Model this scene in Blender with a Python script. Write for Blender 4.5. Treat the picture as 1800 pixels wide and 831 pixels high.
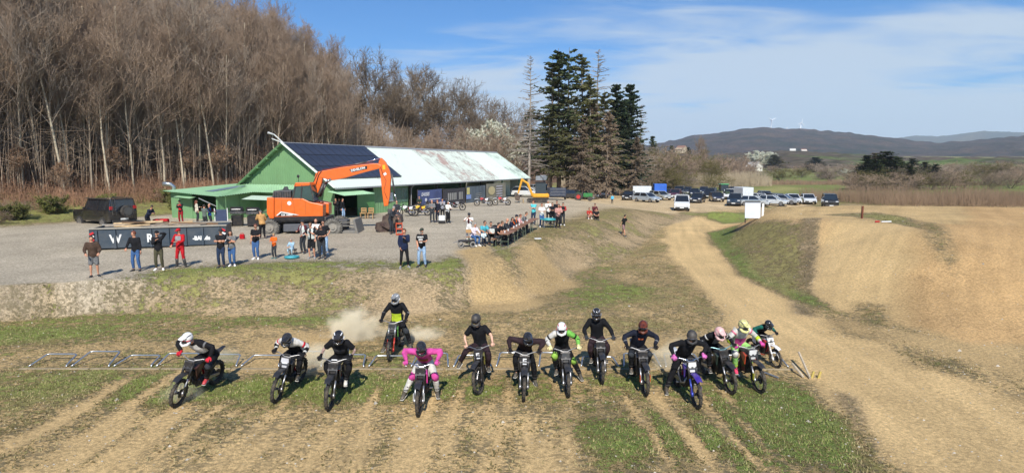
import bpy, bmesh, math, random
import numpy as np
from mathutils import Vector, Matrix, Quaternion, noise as mnoise
for o in list(bpy.data.objects): bpy.data.objects.remove(o)
SC = bpy.context.scene
COL = SC.collection
R = math.radians
random.seed(7); rng = np.random.default_rng(7)

# ------------------------------------------------------------------ camera
FPX, PITCH, CAMZ = 1055.0, R(6.78), 6.0
cd = bpy.data.cameras.new('camera'); cam = bpy.data.objects.new('camera', cd); COL.objects.link(cam)
cd.sensor_width = 36; cd.lens = 36*FPX/1800; cd.clip_start = 0.1; cd.clip_end = 20000
cam.location = (0, 0, CAMZ); cam.rotation_euler = (R(90)-PITCH, 0, 0)
SC.camera = cam
# ------------------------------------------------------------------ sky and sun
SUN_EL, SUN_AZ = R(43), R(-2)          # sun behind the camera: shadows run away from it
w = bpy.data.worlds.new("World"); SC.world = w; w.use_nodes = True
nt = w.node_tree; nt.nodes.clear()
def wn(t, **k):
    n = nt.nodes.new(t)
    for a, b in k.items(): setattr(n, a, b)
    return n
sky = wn('ShaderNodeTexSky', sky_type='NISHITA', sun_disc=False, sun_elevation=SUN_EL, sun_rotation=R(180)+SUN_AZ, altitude=300, air_density=1.0, dust_density=0.4, ozone_density=2.5)
bg = wn('ShaderNodeBackground'); bg.inputs['Strength'].default_value = 0.08
out = wn('ShaderNodeOutputWorld')
tc = wn('ShaderNodeTexCoord')
sep = wn('ShaderNodeSeparateXYZ'); nt.links.new(tc.outputs['Generated'], sep.inputs[0])
def wmath(op, a, b=None, c=None, clamp=False):
    n = wn('ShaderNodeMath', operation=op); n.use_clamp = clamp
    for i, v in enumerate((a, b, c)):
        if v is None: continue
        if isinstance(v, (int, float)): n.inputs[i].default_value = v
        else: nt.links.new(v, n.inputs[i])
    return n.outputs[0]
# high thin cloud: project the direction on a flat layer so the streaks recede like a real veil
zz = wmath('MAXIMUM', sep.outputs[2], 0.02)
zz = wmath('ADD', zz, 0.10)
cx = wmath('DIVIDE', sep.outputs[0], zz); cy = wmath('DIVIDE', sep.outputs[1], zz)
cmb = wn('ShaderNodeCombineXYZ'); nt.links.new(cx, cmb.inputs[0]); nt.links.new(cy, cmb.inputs[1])
mp = wn('ShaderNodeMapping'); nt.links.new(cmb.outputs[0], mp.inputs[0])
mp.inputs['Rotation'].default_value = (0, 0, R(35)); mp.inputs['Scale'].default_value = (0.8, 1.0, 1); mp.inputs['Location'].default_value = (3.1, 0.4, 0)
n1 = wn('ShaderNodeTexNoise'); nt.links.new(mp.outputs[0], n1.inputs['Vector'])
n1.inputs['Scale'].default_value = 0.75; n1.inputs['Detail'].default_value = 8; n1.inputs['Roughness'].default_value = 0.52; n1.inputs['Distortion'].default_value = 0.45
mp2 = wn('ShaderNodeMapping'); nt.links.new(cmb.outputs[0], mp2.inputs[0]); mp2.inputs['Rotation'].default_value = (0, 0, R(-38)); mp2.inputs['Scale'].default_value = (0.6, 1.5, 1)
n2 = wn('ShaderNodeTexNoise'); nt.links.new(mp2.outputs[0], n2.inputs['Vector'])
n2.inputs['Scale'].default_value = 2.2; n2.inputs['Detail'].default_value = 8; n2.inputs['Distortion'].default_value = 0.9
# cloud cover grows towards the horizon
cov = wmath('MULTIPLY_ADD', sep.outputs[2], -2.2, 0.62)
cov = wmath('MAXIMUM', cov, -0.05)
cov = wmath('ADD', cov, wmath('MULTIPLY', sep.outputs[0], 0.10))
m = wmath('ADD', n1.outputs['Fac'], wmath('MULTIPLY_ADD', n2.outputs['Fac'], 0.40, -0.20))
m = wmath('ADD', m, cov)
mr = wn('ShaderNodeMapRange', interpolation_type='SMOOTHSTEP'); nt.links.new(m, mr.inputs[0])
mr.inputs[1].default_value = 0.60; mr.inputs[2].default_value = 0.92; mr.inputs[3].default_value = 0; mr.inputs[4].default_value = 0.80
mx = wn('ShaderNodeMix', data_type='RGBA'); nt.links.new(mr.outputs[0], mx.inputs[0])
tint = wn('ShaderNodeMix', data_type='RGBA', blend_type='MULTIPLY'); tint.inputs[0].default_value = 1
tint.inputs[7].default_value = (0.25, 0.76, 1.22, 1)
nt.links.new(sky.outputs[0], tint.inputs[6]); nt.links.new(tint.outputs[2], mx.inputs[6])
mx.inputs[7].default_value = (6.3, 7.2, 7.9, 1)
nt.links.new(mx.outputs[2], bg.inputs['Color']); nt.links.new(bg.outputs[0], out.inputs['Surface'])
sd = bpy.data.lights.new('sun', 'SUN'); so = bpy.data.objects.new('sun', sd); COL.objects.link(so)
sd.energy = 4.6; sd.angle = R(0.5); sd.color = (1.0, 0.955, 0.88)
so.rotation_euler = (R(90)-SUN_EL, 0, -SUN_AZ)     # points along +Y and down
SC.view_settings.view_transform = 'Standard'; SC.view_settings.look = 'None'
SC.view_settings.exposure = 0.38; SC.view_settings.gamma = 1
SC.cycles.max_bounces = 6; SC.cycles.transparent_max_bounces = 24; SC.cycles.volume_bounces = 2

# ------------------------------------------------------------------ measuring: where a line of sight meets the ground
def ray(px, py):
    u = (px-900)/FPX; v = (415.5-py)/FPX
    return (u, math.cos(PITCH)+v*math.sin(PITCH), -math.sin(PITCH)+v*math.cos(PITCH))
def at(px, py, z=0.0):
    r = ray(px, py); t = (z-CAMZ)/r[2]
    return Vector((r[0]*t, r[1]*t, z))
def aty(px, py, Y):
    r = ray(px, py); t = Y/r[1]
    return Vector((r[0]*t, Y, CAMZ+r[2]*t))
# ------------------------------------------------------------------ materials
MATS = {}
def mat(name, col, rough=0.7, metal=0.0, var=0.12, scale=6.0, bump=0.0, spec=0.5, alpha=None, coat=0.0, dirt=0.0, dcol=(0.33, 0.26, 0.17)):
    if name in MATS: return MATS[name]
    m = bpy.data.materials.new(name); m.use_nodes = True; MATS[name] = m
    t = m.node_tree; b = t.nodes['Principled BSDF']; L = t.links.new
    b.inputs['Roughness'].default_value = rough; b.inputs['Metallic'].default_value = metal
    b.inputs['Specular IOR Level'].default_value = spec
    if coat: b.inputs['Coat Weight'].default_value = coat
    c = (*col, 1)
    tcn = t.nodes.new('ShaderNodeTexCoord')
    nz = t.nodes.new('ShaderNodeTexNoise'); nz.inputs['Scale'].default_value = scale; nz.inputs['Detail'].default_value = 5
    L(tcn.outputs['Object'], nz.inputs['Vector'])
    mr = t.nodes.new('ShaderNodeMapRange'); L(nz.outputs['Fac'], mr.inputs[0])
    mr.inputs[1].default_value = 0.3; mr.inputs[2].default_value = 0.7; mr.inputs[3].default_value = 1-var; mr.inputs[4].default_value = 1+var
    vm = t.nodes.new('ShaderNodeVectorMath'); vm.operation = 'SCALE'; vm.inputs[0].default_value = col; L(mr.outputs[0], vm.inputs['Scale'])
    last = vm.outputs[0]
    if dirt:
        nd = t.nodes.new('ShaderNodeTexNoise'); nd.inputs['Scale'].default_value = scale*0.7; nd.inputs['Detail'].default_value = 8; nd.inputs['Roughness'].default_value = 0.7
        L(tcn.outputs['Object'], nd.inputs['Vector'])
        mr2 = t.nodes.new('ShaderNodeMapRange'); L(nd.outputs['Fac'], mr2.inputs[0])
        mr2.inputs[1].default_value = 0.42; mr2.inputs[2].default_value = 0.72; mr2.inputs[3].default_value = 0; mr2.inputs[4].default_value = dirt
        mxn = t.nodes.new('ShaderNodeMix'); mxn.data_type = 'RGBA'; L(mr2.outputs[0], mxn.inputs[0]); L(last, mxn.inputs[6]); mxn.inputs[7].default_value = (*dcol, 1)
        last = mxn.outputs[2]
    L(last, b.inputs['Base Color'])
    if bump:
        bp = t.nodes.new('ShaderNodeBump'); bp.inputs['Strength'].default_value = bump; bp.inputs['Distance'].default_value = 0.02
        L(nz.outputs['Fac'], bp.inputs['Height']); L(bp.outputs[0], b.inputs['Normal'])
    return m
def leafmat(name, col, var=0.35, scale=0.6, rough=0.75, trans=0.25):
    """foliage or twigs: clumps lighter and darker, some variation from plant to plant"""
    if name in MATS: return MATS[name]
    m = bpy.data.materials.new(name); m.use_nodes = True; MATS[name] = m
    t = m.node_tree; b = t.nodes['Principled BSDF']; L = t.links.new
    b.inputs['Roughness'].default_value = rough; b.inputs['Specular IOR Level'].default_value = 0.2
    g = t.nodes.new('ShaderNodeTexCoord'); nz = t.nodes.new('ShaderNodeTexNoise'); nz.inputs['Scale'].default_value = scale; nz.inputs['Detail'].default_value = 4
    L(g.outputs['Object'], nz.inputs['Vector'])
    oi = t.nodes.new('ShaderNodeObjectInfo')
    ad = t.nodes.new('ShaderNodeMath'); ad.operation = 'MULTIPLY_ADD'; L(oi.outputs['Random'], ad.inputs[0]); ad.inputs[1].default_value = 0.3; L(nz.outputs['Fac'], ad.inputs[2])
    mr = t.nodes.new('ShaderNodeMapRange'); L(ad.outputs[0], mr.inputs[0])
    mr.inputs[1].default_value = 0.35; mr.inputs[2].default_value = 0.95; mr.inputs[3].default_value = 1-var; mr.inputs[4].default_value = 1+var
    vm = t.nodes.new('ShaderNodeVectorMath'); vm.operation = 'SCALE'; vm.inputs[0].default_value = col; L(mr.outputs[0], vm.inputs['Scale'])
    L(vm.outputs[0], b.inputs['Base Color'])
    if trans:
        tr = t.nodes.new('ShaderNodeBsdfTranslucent'); L(vm.outputs[0], tr.inputs[0])
        mx = t.nodes.new('ShaderNodeMixShader'); mx.inputs[0].default_value = trans
        L(b.outputs[0], mx.inputs[1]); L(tr.outputs[0], mx.inputs[2]); L(mx.outputs[0], t.nodes['Material Output'].inputs[0])
    return m
def C(h):
    """sRGB hex -> linear"""
    h = h.lstrip('#'); v = [int(h[i:i+2], 16)/255 for i in (0, 2, 4)]
    return tuple((x/12.92 if x <= 0.04045 else ((x+0.055)/1.055)**2.4) for x in v)

# ------------------------------------------------------------------ mesh collector
class MB:
    def __init__(s): s.v = []; s.f = []; s.mi = []; s.m = 0
    def add(s, vs, fs, M=None):
        o = len(s.v)
        if M is not None: vs = [M @ Vector(p) for p in vs]
        s.v.extend(tuple(p) for p in vs)
        for f in fs: s.f.append(tuple(i+o for i in f)); s.mi.append(s.m)
        return s
    def box(s, c, d, rot=None, taper=(1, 1)):
        x, y, z = d[0]/2, d[1]/2, d[2]/2; tx, ty = taper
        vs = [(-x, -y, -z), (x, -y, -z), (x, y, -z), (-x, y, -z), (-x*tx, -y*ty, z), (x*tx, -y*ty, z), (x*tx, y*ty, z), (-x*tx, y*ty, z)]
        fs = [(0, 3, 2, 1), (4, 5, 6, 7), (0, 1, 5, 4), (1, 2, 6, 5), (2, 3, 7, 6), (3, 0, 4, 7)]
        M = Matrix.Translation(c)
        if rot is not None: M = M @ (rot if isinstance(rot, Matrix) else Matrix.Rotation(rot, 4, 'Z'))
        return s.add(vs, fs, M)
    def bbox(s, c, d, b=0.02, rot=None):
        """box with chamfered edges"""
        x, y, z = d[0]/2, d[1]/2, d[2]/2; b = min(b, x*.9, y*.9, z*.9)
        vs = []; idx = {}
        for ax in range(3):
            for sx in (-1, 1):
                for sy in (-1, 1):
                    for sz in (-1, 1):
                        p = [sx*(x-b), sy*(y-b), sz*(z-b)]
                        p[ax] = (sx*x, sy*y, sz*z)[ax]
                        idx[(ax, sx, sy, sz)] = len(vs); vs.append(tuple(p))
        fs = []
        for ax in range(3):
            o1, o2 = [a for a in range(3) if a != ax]
            for sg in (-1, 1):
                q = []
                for a, c2 in ((-1, -1), (1, -1), (1, 1), (-1, 1)):
                    k = [0, 0, 0]; k[ax] = sg; k[o1] = a; k[o2] = c2
                    q.append(idx[(ax, *k)])
                if (sg > 0) == (ax == 1): q.reverse()
                fs.append(tuple(q))
            # edges parallel to ax: between faces o1 and o2
            for a in (-1, 1):
                for c2 in (-1, 1):
                    k0 = [0, 0, 0]; k1 = [0, 0, 0]; k0[ax] = -1; k1[ax] = 1
                    for k in (k0, k1): k[o1] = a; k[o2] = c2
                    fs.append((idx[(o1, *k0)], idx[(o1, *k1)], idx[(o2, *k1)], idx[(o2, *k0)]))
        for sx in (-1, 1):
            for sy in (-1, 1):
                for sz in (-1, 1): fs.append((idx[(0, sx, sy, sz)], idx[(1, sx, sy, sz)], idx[(2, sx, sy, sz)]))
        M = Matrix.Translation(c)
        if rot is not None: M = M @ (rot if isinstance(rot, Matrix) else Matrix.Rotation(rot, 4, 'Z'))
        return s.add(vs, fs, M)
    def tube(s, pts, rad, n=8, cap=True, flat=1.0, up=None):
        """tube through points; rad a number or list; flat squashes the ring across 'up'"""
        pts = [Vector(p) for p in pts]; k = len(pts)
        rs = list(rad) if hasattr(rad, '__len__') else [rad]*k
        vs = []; fs = []
        t0 = (pts[1]-pts[0]).normalized()
        u = Vector(up) if up is not None else (Vector((0, 0, 1)) if abs(t0.z) < 0.9 else Vector((1, 0, 0)))
        a = t0.cross(u)
        if a.length < 1e-4: a = t0.cross(Vector((0, 1, 0)))
        a.normalize()
        for i, p in enumerate(pts):
            t = (pts[min(i+1, k-1)]-pts[max(i-1, 0)])
            if t.length < 1e-7: t = t0
            t.normalize()
            a = (a-t*a.dot(t))
            if a.length < 1e-5: a = t.orthogonal()
            a.normalize(); b = t.cross(a)
            r = rs[i]; ra, rb = (r if not hasattr(r, '__len__') else r[0]), (r*flat if not hasattr(r, '__len__') else r[1])
            for j in range(n):
                th = 2*math.pi*j/n
                vs.append(p+a*(math.cos(th)*ra)+b*(math.sin(th)*rb))
        for i in range(k-1):
            for j in range(n):
                j2 = (j+1) % n
                fs.append((i*n+j, i*n+j2, (i+1)*n+j2, (i+1)*n+j))
        if cap: fs.append(tuple(range(n-1, -1, -1))); fs.append(tuple((k-1)*n+j for j in range(n)))
        return s.add(vs, fs)
    def cyl(s, a, b, r, n=12, r2=None): return s.tube([a, b], [r, r if r2 is None else r2], n)
    def ell(s, c, r, n=10, m=7, M=None):
        if not hasattr(r, '__len__'): r = (r, r, r)
        vs = [(0, 0, -r[2])]; fs = []
        for i in range(1, m):
            ph = math.pi*i/m-math.pi/2
            for j in range(n):
                th = 2*math.pi*j/n; vs.append((r[0]*math.cos(ph)*math.cos(th), r[1]*math.cos(ph)*math.sin(th), r[2]*math.sin(ph)))
        vs.append((0, 0, r[2]))
        for j in range(n):
            j2 = (j+1) % n; fs.append((0, 1+j2, 1+j))
            for i in range(m-2): fs.append((1+i*n+j, 1+i*n+j2, 1+(i+1)*n+j2, 1+(i+1)*n+j))
            fs.append((1+(m-2)*n+j, 1+(m-2)*n+j2, len(vs)-1))
        T = Matrix.Translation(c)
        if M is not None: T = T @ M
        return s.add(vs, fs, T)
    def prism(s, poly, axis, a, b):
        """poly: 2-D outline (counter-clockwise), extruded along axis ('x': points are (y,z); 'y': (x,z); 'z': (x,y)) from a to b"""
        def P(u, v, t): return {'x': (t, u, v), 'y': (u, t, v), 'z': (u, v, t)}[axis]
        n = len(poly); vs = [P(u, v, a) for u, v in poly]+[P(u, v, b) for u, v in poly]
        fs = [tuple(range(n-1, -1, -1)), tuple(range(n, 2*n))]+[(i, (i+1) % n, n+(i+1) % n, n+i) for i in range(n)]
        return s.add(vs, fs)
    def torus(s, c, Rr, r, n=24, m=8, axis='x'):
        vs = []; fs = []
        for i in range(n):
            th = 2*math.pi*i/n
            for j in range(m):
                ph = 2*math.pi*j/m; q = Rr+r*math.cos(ph); h = r*math.sin(ph)
                p = {'x': (h, q*math.cos(th), q*math.sin(th)), 'y': (q*math.cos(th), h, q*math.sin(th)), 'z': (q*math.cos(th), q*math.sin(th), h)}[axis]
                vs.append((p[0]+c[0], p[1]+c[1], p[2]+c[2]))
                fs.append((i*m+j, ((i+1) % n)*m+j, ((i+1) % n)*m+(j+1) % m, i*m+(j+1) % m))
        return s.add(vs, fs)
    def quad(s, a, b, c, d): return s.add([a, b, c, d], [(0, 1, 2, 3)])
    def mesh(s, name, smooth=False, fix=False):
        me = bpy.data.meshes.new(name); me.from_pydata(s.v, [], s.f)
        if smooth: me.polygons.foreach_set('use_smooth', [True]*len(me.polygons))
        if fix:
            bm = bmesh.new(); bm.from_mesh(me); bmesh.ops.recalc_face_normals(bm, faces=bm.faces); bm.to_mesh(me); bm.free()
        me.update(); return me
    def build(s, name, m, parent=None, smooth=False, fix=True, key=None):
        if key is not None and key in CACHE: me = CACHE[key]
        else:
            me = s.mesh(name, smooth, fix)
            me.materials.append(None)
            if key is not None: CACHE[key] = me
        return link(name, me, m, parent)
CACHE = {}
def V(*a): return Vector(a)
def link(name, me, m=None, parent=None, M=None):
    o = bpy.data.objects.new(name, me); COL.objects.link(o)
    if m is not None:
        if not me.materials: me.materials.append(None)
        if me.materials[0] is None and me.users <= 1: me.materials[0] = m
        if me.materials[0] is not m:
            o.material_slots[0].link = 'OBJECT'; o.material_slots[0].material = m
    if parent is not None: o.parent = parent
    if M is not None: o.matrix_local = M
    return o
def tag(o, label=None, cat=None, group=None, kind=None):
    if label: o['label'] = label
    if cat: o['category'] = cat
    if group: o['group'] = group
    if kind: o['kind'] = kind
    return o
def empty(name, loc, rz=0.0, label=None, cat=None, group=None, sc=1.0):
    o = bpy.data.objects.new(name, None); COL.objects.link(o); o.location = loc
    o.rotation_euler = (0, 0, rz); o.scale = (sc, sc, sc); o.empty_display_size = 0.1
    return tag(o, label, cat, group)
KIDS = {}
def copy_tree(o, parent=None):
    c = o.copy(); COL.objects.link(c); c.parent = parent
    for ch in [x for x in list(COL.objects) if x.parent is o] if o.name not in KIDS else KIDS[o.name]: copy_tree(ch, c)
    return c
def kids_cache(o):
    """remember the children so that copying stays quick"""
    KIDS[o.name] = [x for x in COL.objects if x.parent is o]
    for k in KIDS[o.name]: kids_cache(k)
def text_mesh(txt, size, off=0.0, ext=0.004, align='LEFT', shear=0.0, sx=1.0):
    cu = bpy.data.curves.new('lettering', 'FONT'); cu.body = txt; cu.size = size; cu.offset = off; cu.extrude = ext; cu.align_x = align; cu.shear = shear
    cu.resolution_u = 3
    o = bpy.data.objects.new('tmp', cu); COL.objects.link(o)
    bpy.context.view_layer.update()
    me = bpy.data.meshes.new_from_object(o.evaluated_get(bpy.context.evaluated_depsgraph_get()))
    bpy.data.objects.remove(o); bpy.data.curves.remove(cu)
    if sx != 1: me.transform(Matrix.Diagonal((sx, 1, 1, 1)))
    me.materials.clear(); me.materials.append(None)
    return me
def orient(loc, right, up):
    """matrix: local x = right, local y = up, local z = out of the surface"""
    r = Vector(right).normalized(); u = Vector(up); u = (u-r*u.dot(r)).normalized(); n = r.cross(u)
    return Matrix(((r.x, u.x, n.x, loc[0]), (r.y, u.y, n.y, loc[1]), (r.z, u.z, n.z, loc[2]), (0, 0, 0, 1)))
# ------------------------------------------------------------------ terrain
def sstep(a, b, x):
    t = np.clip((x-a)/(b-a), 0, 1); return t*t*(3-2*t)
def poly_sd(X, Y, poly):
    """signed distance to a closed polygon, negative inside"""
    d = np.full(X.shape, 1e18); ins = np.zeros(X.shape, bool); n = len(poly)
    for i in range(n):
        ax, ay = poly[i]; bx, by = poly[(i+1) % n]
        ex, ey = bx-ax, by-ay; L2 = ex*ex+ey*ey+1e-12
        t = np.clip(((X-ax)*ex+(Y-ay)*ey)/L2, 0, 1)
        d = np.minimum(d, (X-ax-t*ex)**2+(Y-ay-t*ey)**2)
        if abs(by-ay) > 1e-9:
            c = ((ay > Y) != (by > Y)) & (X < (bx-ax)*(Y-ay)/(by-ay)+ax)
            ins ^= c
    d = np.sqrt(d); return np.where(ins, -d, d)
def line_d(X, Y, pts):
    d = np.full(X.shape, 1e18)
    for i in range(len(pts)-1):
        ax, ay = pts[i]; bx, by = pts[i+1]; ex, ey = bx-ax, by-ay
        t = np.clip(((X-ax)*ex+(Y-ay)*ey)/(ex*ex+ey*ey), 0, 1)
        d = np.minimum(d, (X-ax-t*ex)**2+(Y-ay-t*ey)**2)
    return np.sqrt(d)
def vnoise(X, Y, s, seed=0):
    """value noise, vectorised"""
    x = X/s+seed*17.3; y = Y/s+seed*9.1
    xi = np.floor(x).astype(np.int64); yi = np.floor(y).astype(np.int64); fx = x-xi; fy = y-yi
    fx = fx*fx*(3-2*fx); fy = fy*fy*(3-2*fy)
    def h(a, b):
        n = (a*374761393+b*668265263+seed*144665) & 0x7fffffff
        n = ((n ^ (n >> 13))*1274126177) & 0x7fffffff
        return ((n ^ (n >> 16)) & 0xffff)/65535.0
    return (h(xi, yi)*(1-fx)+h(xi+1, yi)*fx)*(1-fy)+(h(xi, yi+1)*(1-fx)+h(xi+1, yi+1)*fx)*fy
def fbm(X, Y, s, o=4, seed=0, g=0.5):
    r = 0; a = 1; t = 0
    for i in range(o): r = r+a*vnoise(X, Y, s/(2**i), seed+i*7); t += a; a *= g
    return r/t-0.5
def P2(px, py, z=0): v = at(px, py, z); return (v.x, v.y)

YARD_TOP = [(-90, 21.0), (-30, 21.5)]+[P2(*p, 1.3) for p in [(100, 500), (250, 490), (330, 480), (440, 474), (560, 470), (700, 470), (790, 474), (835, 462), (880, 452), (930, 430), (985, 410), (1050, 388), (1110, 368), (1150, 362)]]+[(20, 72), (24, 82), (60, 100), (60, 260), (-90, 260)]
YARD_TOE = [(-90, 17.5), (-30, 19.5)]+[P2(*p, 0) for p in [(60, 560), (160, 548), (330, 553), (560, 556), (700, 556), (800, 545), (835, 533), (930, 522), (1000, 492), (1015, 474), (1090, 458), (1130, 428), (1160, 400)]]+[(22, 70), (27, 80), (70, 96), (70, 270), (-90, 270)]
BERM_TOP = [P2(*p, 2.5) for p in [(1365, 376), (1400, 383), (1432, 389), (1520, 393), (1600, 405)]]+[(25.5, 34), (60, 32), (60, 40), (45, 47), (31, 52.5), (22.5, 50.5), (19.2, 44)]
BERM_TOE = [P2(*p, 0) for p in [(1330, 388), (1275, 398), (1258, 410), (1262, 430), (1290, 465), (1330, 500), (1400, 528), (1480, 546), (1560, 562), (1700, 600)]]+[(40, 17), (75, 14), (75, 58), (36, 60), (24, 58)]
AX = Vector((0.403, 0.915, 0)); NX = Vector((-0.915, 0.403, 0))     # the long barn: along it, and square to it
def terrain(X, Y):
    X = np.asarray(X, float); Y = np.asarray(Y, float)
    z = 0.05*fbm(X, Y, 3.0, 4, 1)*sstep(0, 20, Y+10)+0.10*fbm(X, Y, 14, 3, 2)
    # the raised yard and its bank
    dc = np.maximum(poly_sd(X, Y, YARD_TOP), 0); dt = -poly_sd(X, Y, YARD_TOE)
    r = np.where(dt <= 0, 0, dt/(dt+dc+1e-6)); r = r*r*(3-2*r)*0.55+r*0.45
    s = X+0.25*(Y-50)
    top = 1.3+0.22*sstep(27, 40, Y)-1.35*sstep(12, 27, s)
    z = z*(1-0.7*r)+top*r
    z = z+0.12*fbm(X, Y, 1.1, 3, 5)*4*r*(1-r)*(1+0.8*fbm(X, Y, 4, 2, 9))
    # two sandy landings cut in the bank, as shallow scoops
    z = z-0.20*np.exp(-((X+0.2)**2/2.2+(Y-27.2)**2/4))
    # the tabletop on the right
    dc = np.maximum(poly_sd(X, Y, BERM_TOP), 0); dt = -poly_sd(X, Y, BERM_TOE)
    b = np.where(dt <= 0, 0, dt/(dt+dc+1e-6)); b = b*b*(3-2*b)*0.6+b*0.4
    z = z+b*(2.5+0.25*fbm(X, Y, 5, 3, 11))+0.22*fbm(X, Y, 1.6, 4, 13)*4*b*(1-b)
    # wooded hillside on the left
    q = (X+34)*NX.x+(Y-52)*NX.y
    hq = np.maximum(q, 0); hs = np.where(hq < 10, hq*hq/20, hq-5)
    hill = 0.36*hs
    hill = np.where(hill > 26, 26+(hill-26)*0.25, hill)*sstep(24, 44, Y+0.25*X+18)*(1-0.9*sstep(100, 200, Y+1.2*X+30))
    z = z+hill+fbm(X, Y, 9, 3, 15)*1.4*sstep(2, 15, q)
    # open fields fall away a little to the right, then the country rises
    far = sstep(110, 260, Y)
    z = z-far*0.8*sstep(10, 60, X)+sstep(0, 1, (Y-300)/900)*22*sstep(-200, 200, X)+fbm(X, Y, 120, 3, 21)*5*sstep(220, 500, Y)
    # heap of spoil beside the road
    hx, hy = P2(1265, 378, 0.3)
    z = z+0.85*np.exp(-(((X-hx)/2.6)**2+((Y-hy)/1.6)**2))*(1+0.5*fbm(X, Y, 0.8, 2, 3))
    # wheel ruts leaving the start gate
    for rx, y0, y1, dpt, wdt in RUTS:
        z = z-dpt*np.exp(-((X-rx-0.12*np.sin(Y*0.9+rx))/wdt)**2)*sstep(y0-1, y0, Y)*(1-sstep(y1-1, y1+0.3, Y))
    # track wheel marks
    td = line_d(X, Y, ROADC)
    z = z+0.03*np.cos(td*4.2)*np.exp(-(td/2.4)**2)
    return z
RUTS = [(-2.0, 6, 16, 0.05, 0.16), (-2.45, 6, 14, 0.03, 0.12), (3.05, 9.5, 15.6, 0.08, 0.10), (4.05, 10.5, 16, 0.08, 0.11), (2.6, 6, 10.6, 0.08, 0.1), (4.7, 7, 11.2, 0.07, 0.12), (5.0, 11, 15.5, 0.06, 0.12), (0.8, 6, 13, 0.04, 0.25),
        (-10.9, 8, 17, 0.05, 0.2), (-9.6, 8, 17.5, 0.04, 0.16), (-8.0, 6, 15, 0.04, 0.2), (-5.4, 6, 13, 0.035, 0.2)]
RUTS += [(random.uniform(-11.5, 6), random.uniform(6, 11), random.uniform(13, 17), 0.03, random.uniform(.05, .09)) for _ in range(22)]
ROADC = [P2(*p, 0) for p in [(1203, 368), (1210, 400), (1228, 450), (1306, 520), (1395, 580), (1520, 640), (1630, 720), (1760, 830)]]
def ground(x, y): return float(terrain(np.array([x]), np.array([y]))[0])
def gpos(px, py, z0=0.0):
    """the point of the ground seen in a given direction"""
    r = Vector(ray(px, py)); t = 8.0; prev = t
    ts = np.concatenate([np.arange(8, 130, 0.25), np.arange(130, 900, 4)])
    zz_ = terrain(r.x*ts, r.y*ts); zr = CAMZ+r.z*ts
    k = np.argmax(zr < zz_)
    if k == 0: v = at(px, py, z0); return v
    a = (zr[k-1]-zz_[k-1]); b_ = (zz_[k]-zr[k]); f = a/(a+b_+1e-9); t = ts[k-1]+f*(ts[k]-ts[k-1])
    return Vector((r.x*t, r.y*t, float(terrain(np.array([r.x*t]), np.array([r.y*t]))[0])))
def axis_pts(*segs):
    o = []
    for a, b, st in segs: o += list(np.arange(a, b, st))
    return o
ys = axis_pts((-30, 6, 2.0), (6, 20, 0.14), (20, 62, 0.25), (62, 140, 1.2), (140, 270, 3)); v = 270.0
while v < 9000: ys.append(v); v *= 1.07
xs = axis_pts((-30, 30, 0.22), (30, 60, 0.5), (60, 130, 2)); v = 130.0
while v < 9000: xs.append(v); v *= 1.12
v = -31.0
while v > -130: xs.insert(0, v); v -= 1.2
while v > -9000: xs.insert(0, v); v *= 1.12
xs = np.array(sorted(set(xs))); ys = np.array(ys)
GX, GY = np.meshgrid(xs, ys); GZ = terrain(GX, GY)
nx_, ny_ = len(xs), len(ys)
def lin(*c): return np.array(c, float)
SAND = lin(*C('d2b27e'))*0.82; SAND_L = lin(*C('dcbb85'))*0.90; DRY = lin(*C('bda374'))*0.74; GRAV = lin(*C('bdb09a'))*0.92
GRN = lin(*C('858f48'))*0.92; GRN_D = lin(*C('748442'))*0.88; STRAW = lin(*C('a89a64'))*0.66; LITTER = lin(*C('8a6248'))*0.5; BROWN = lin(*C('b89f7a'))*0.8
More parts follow.
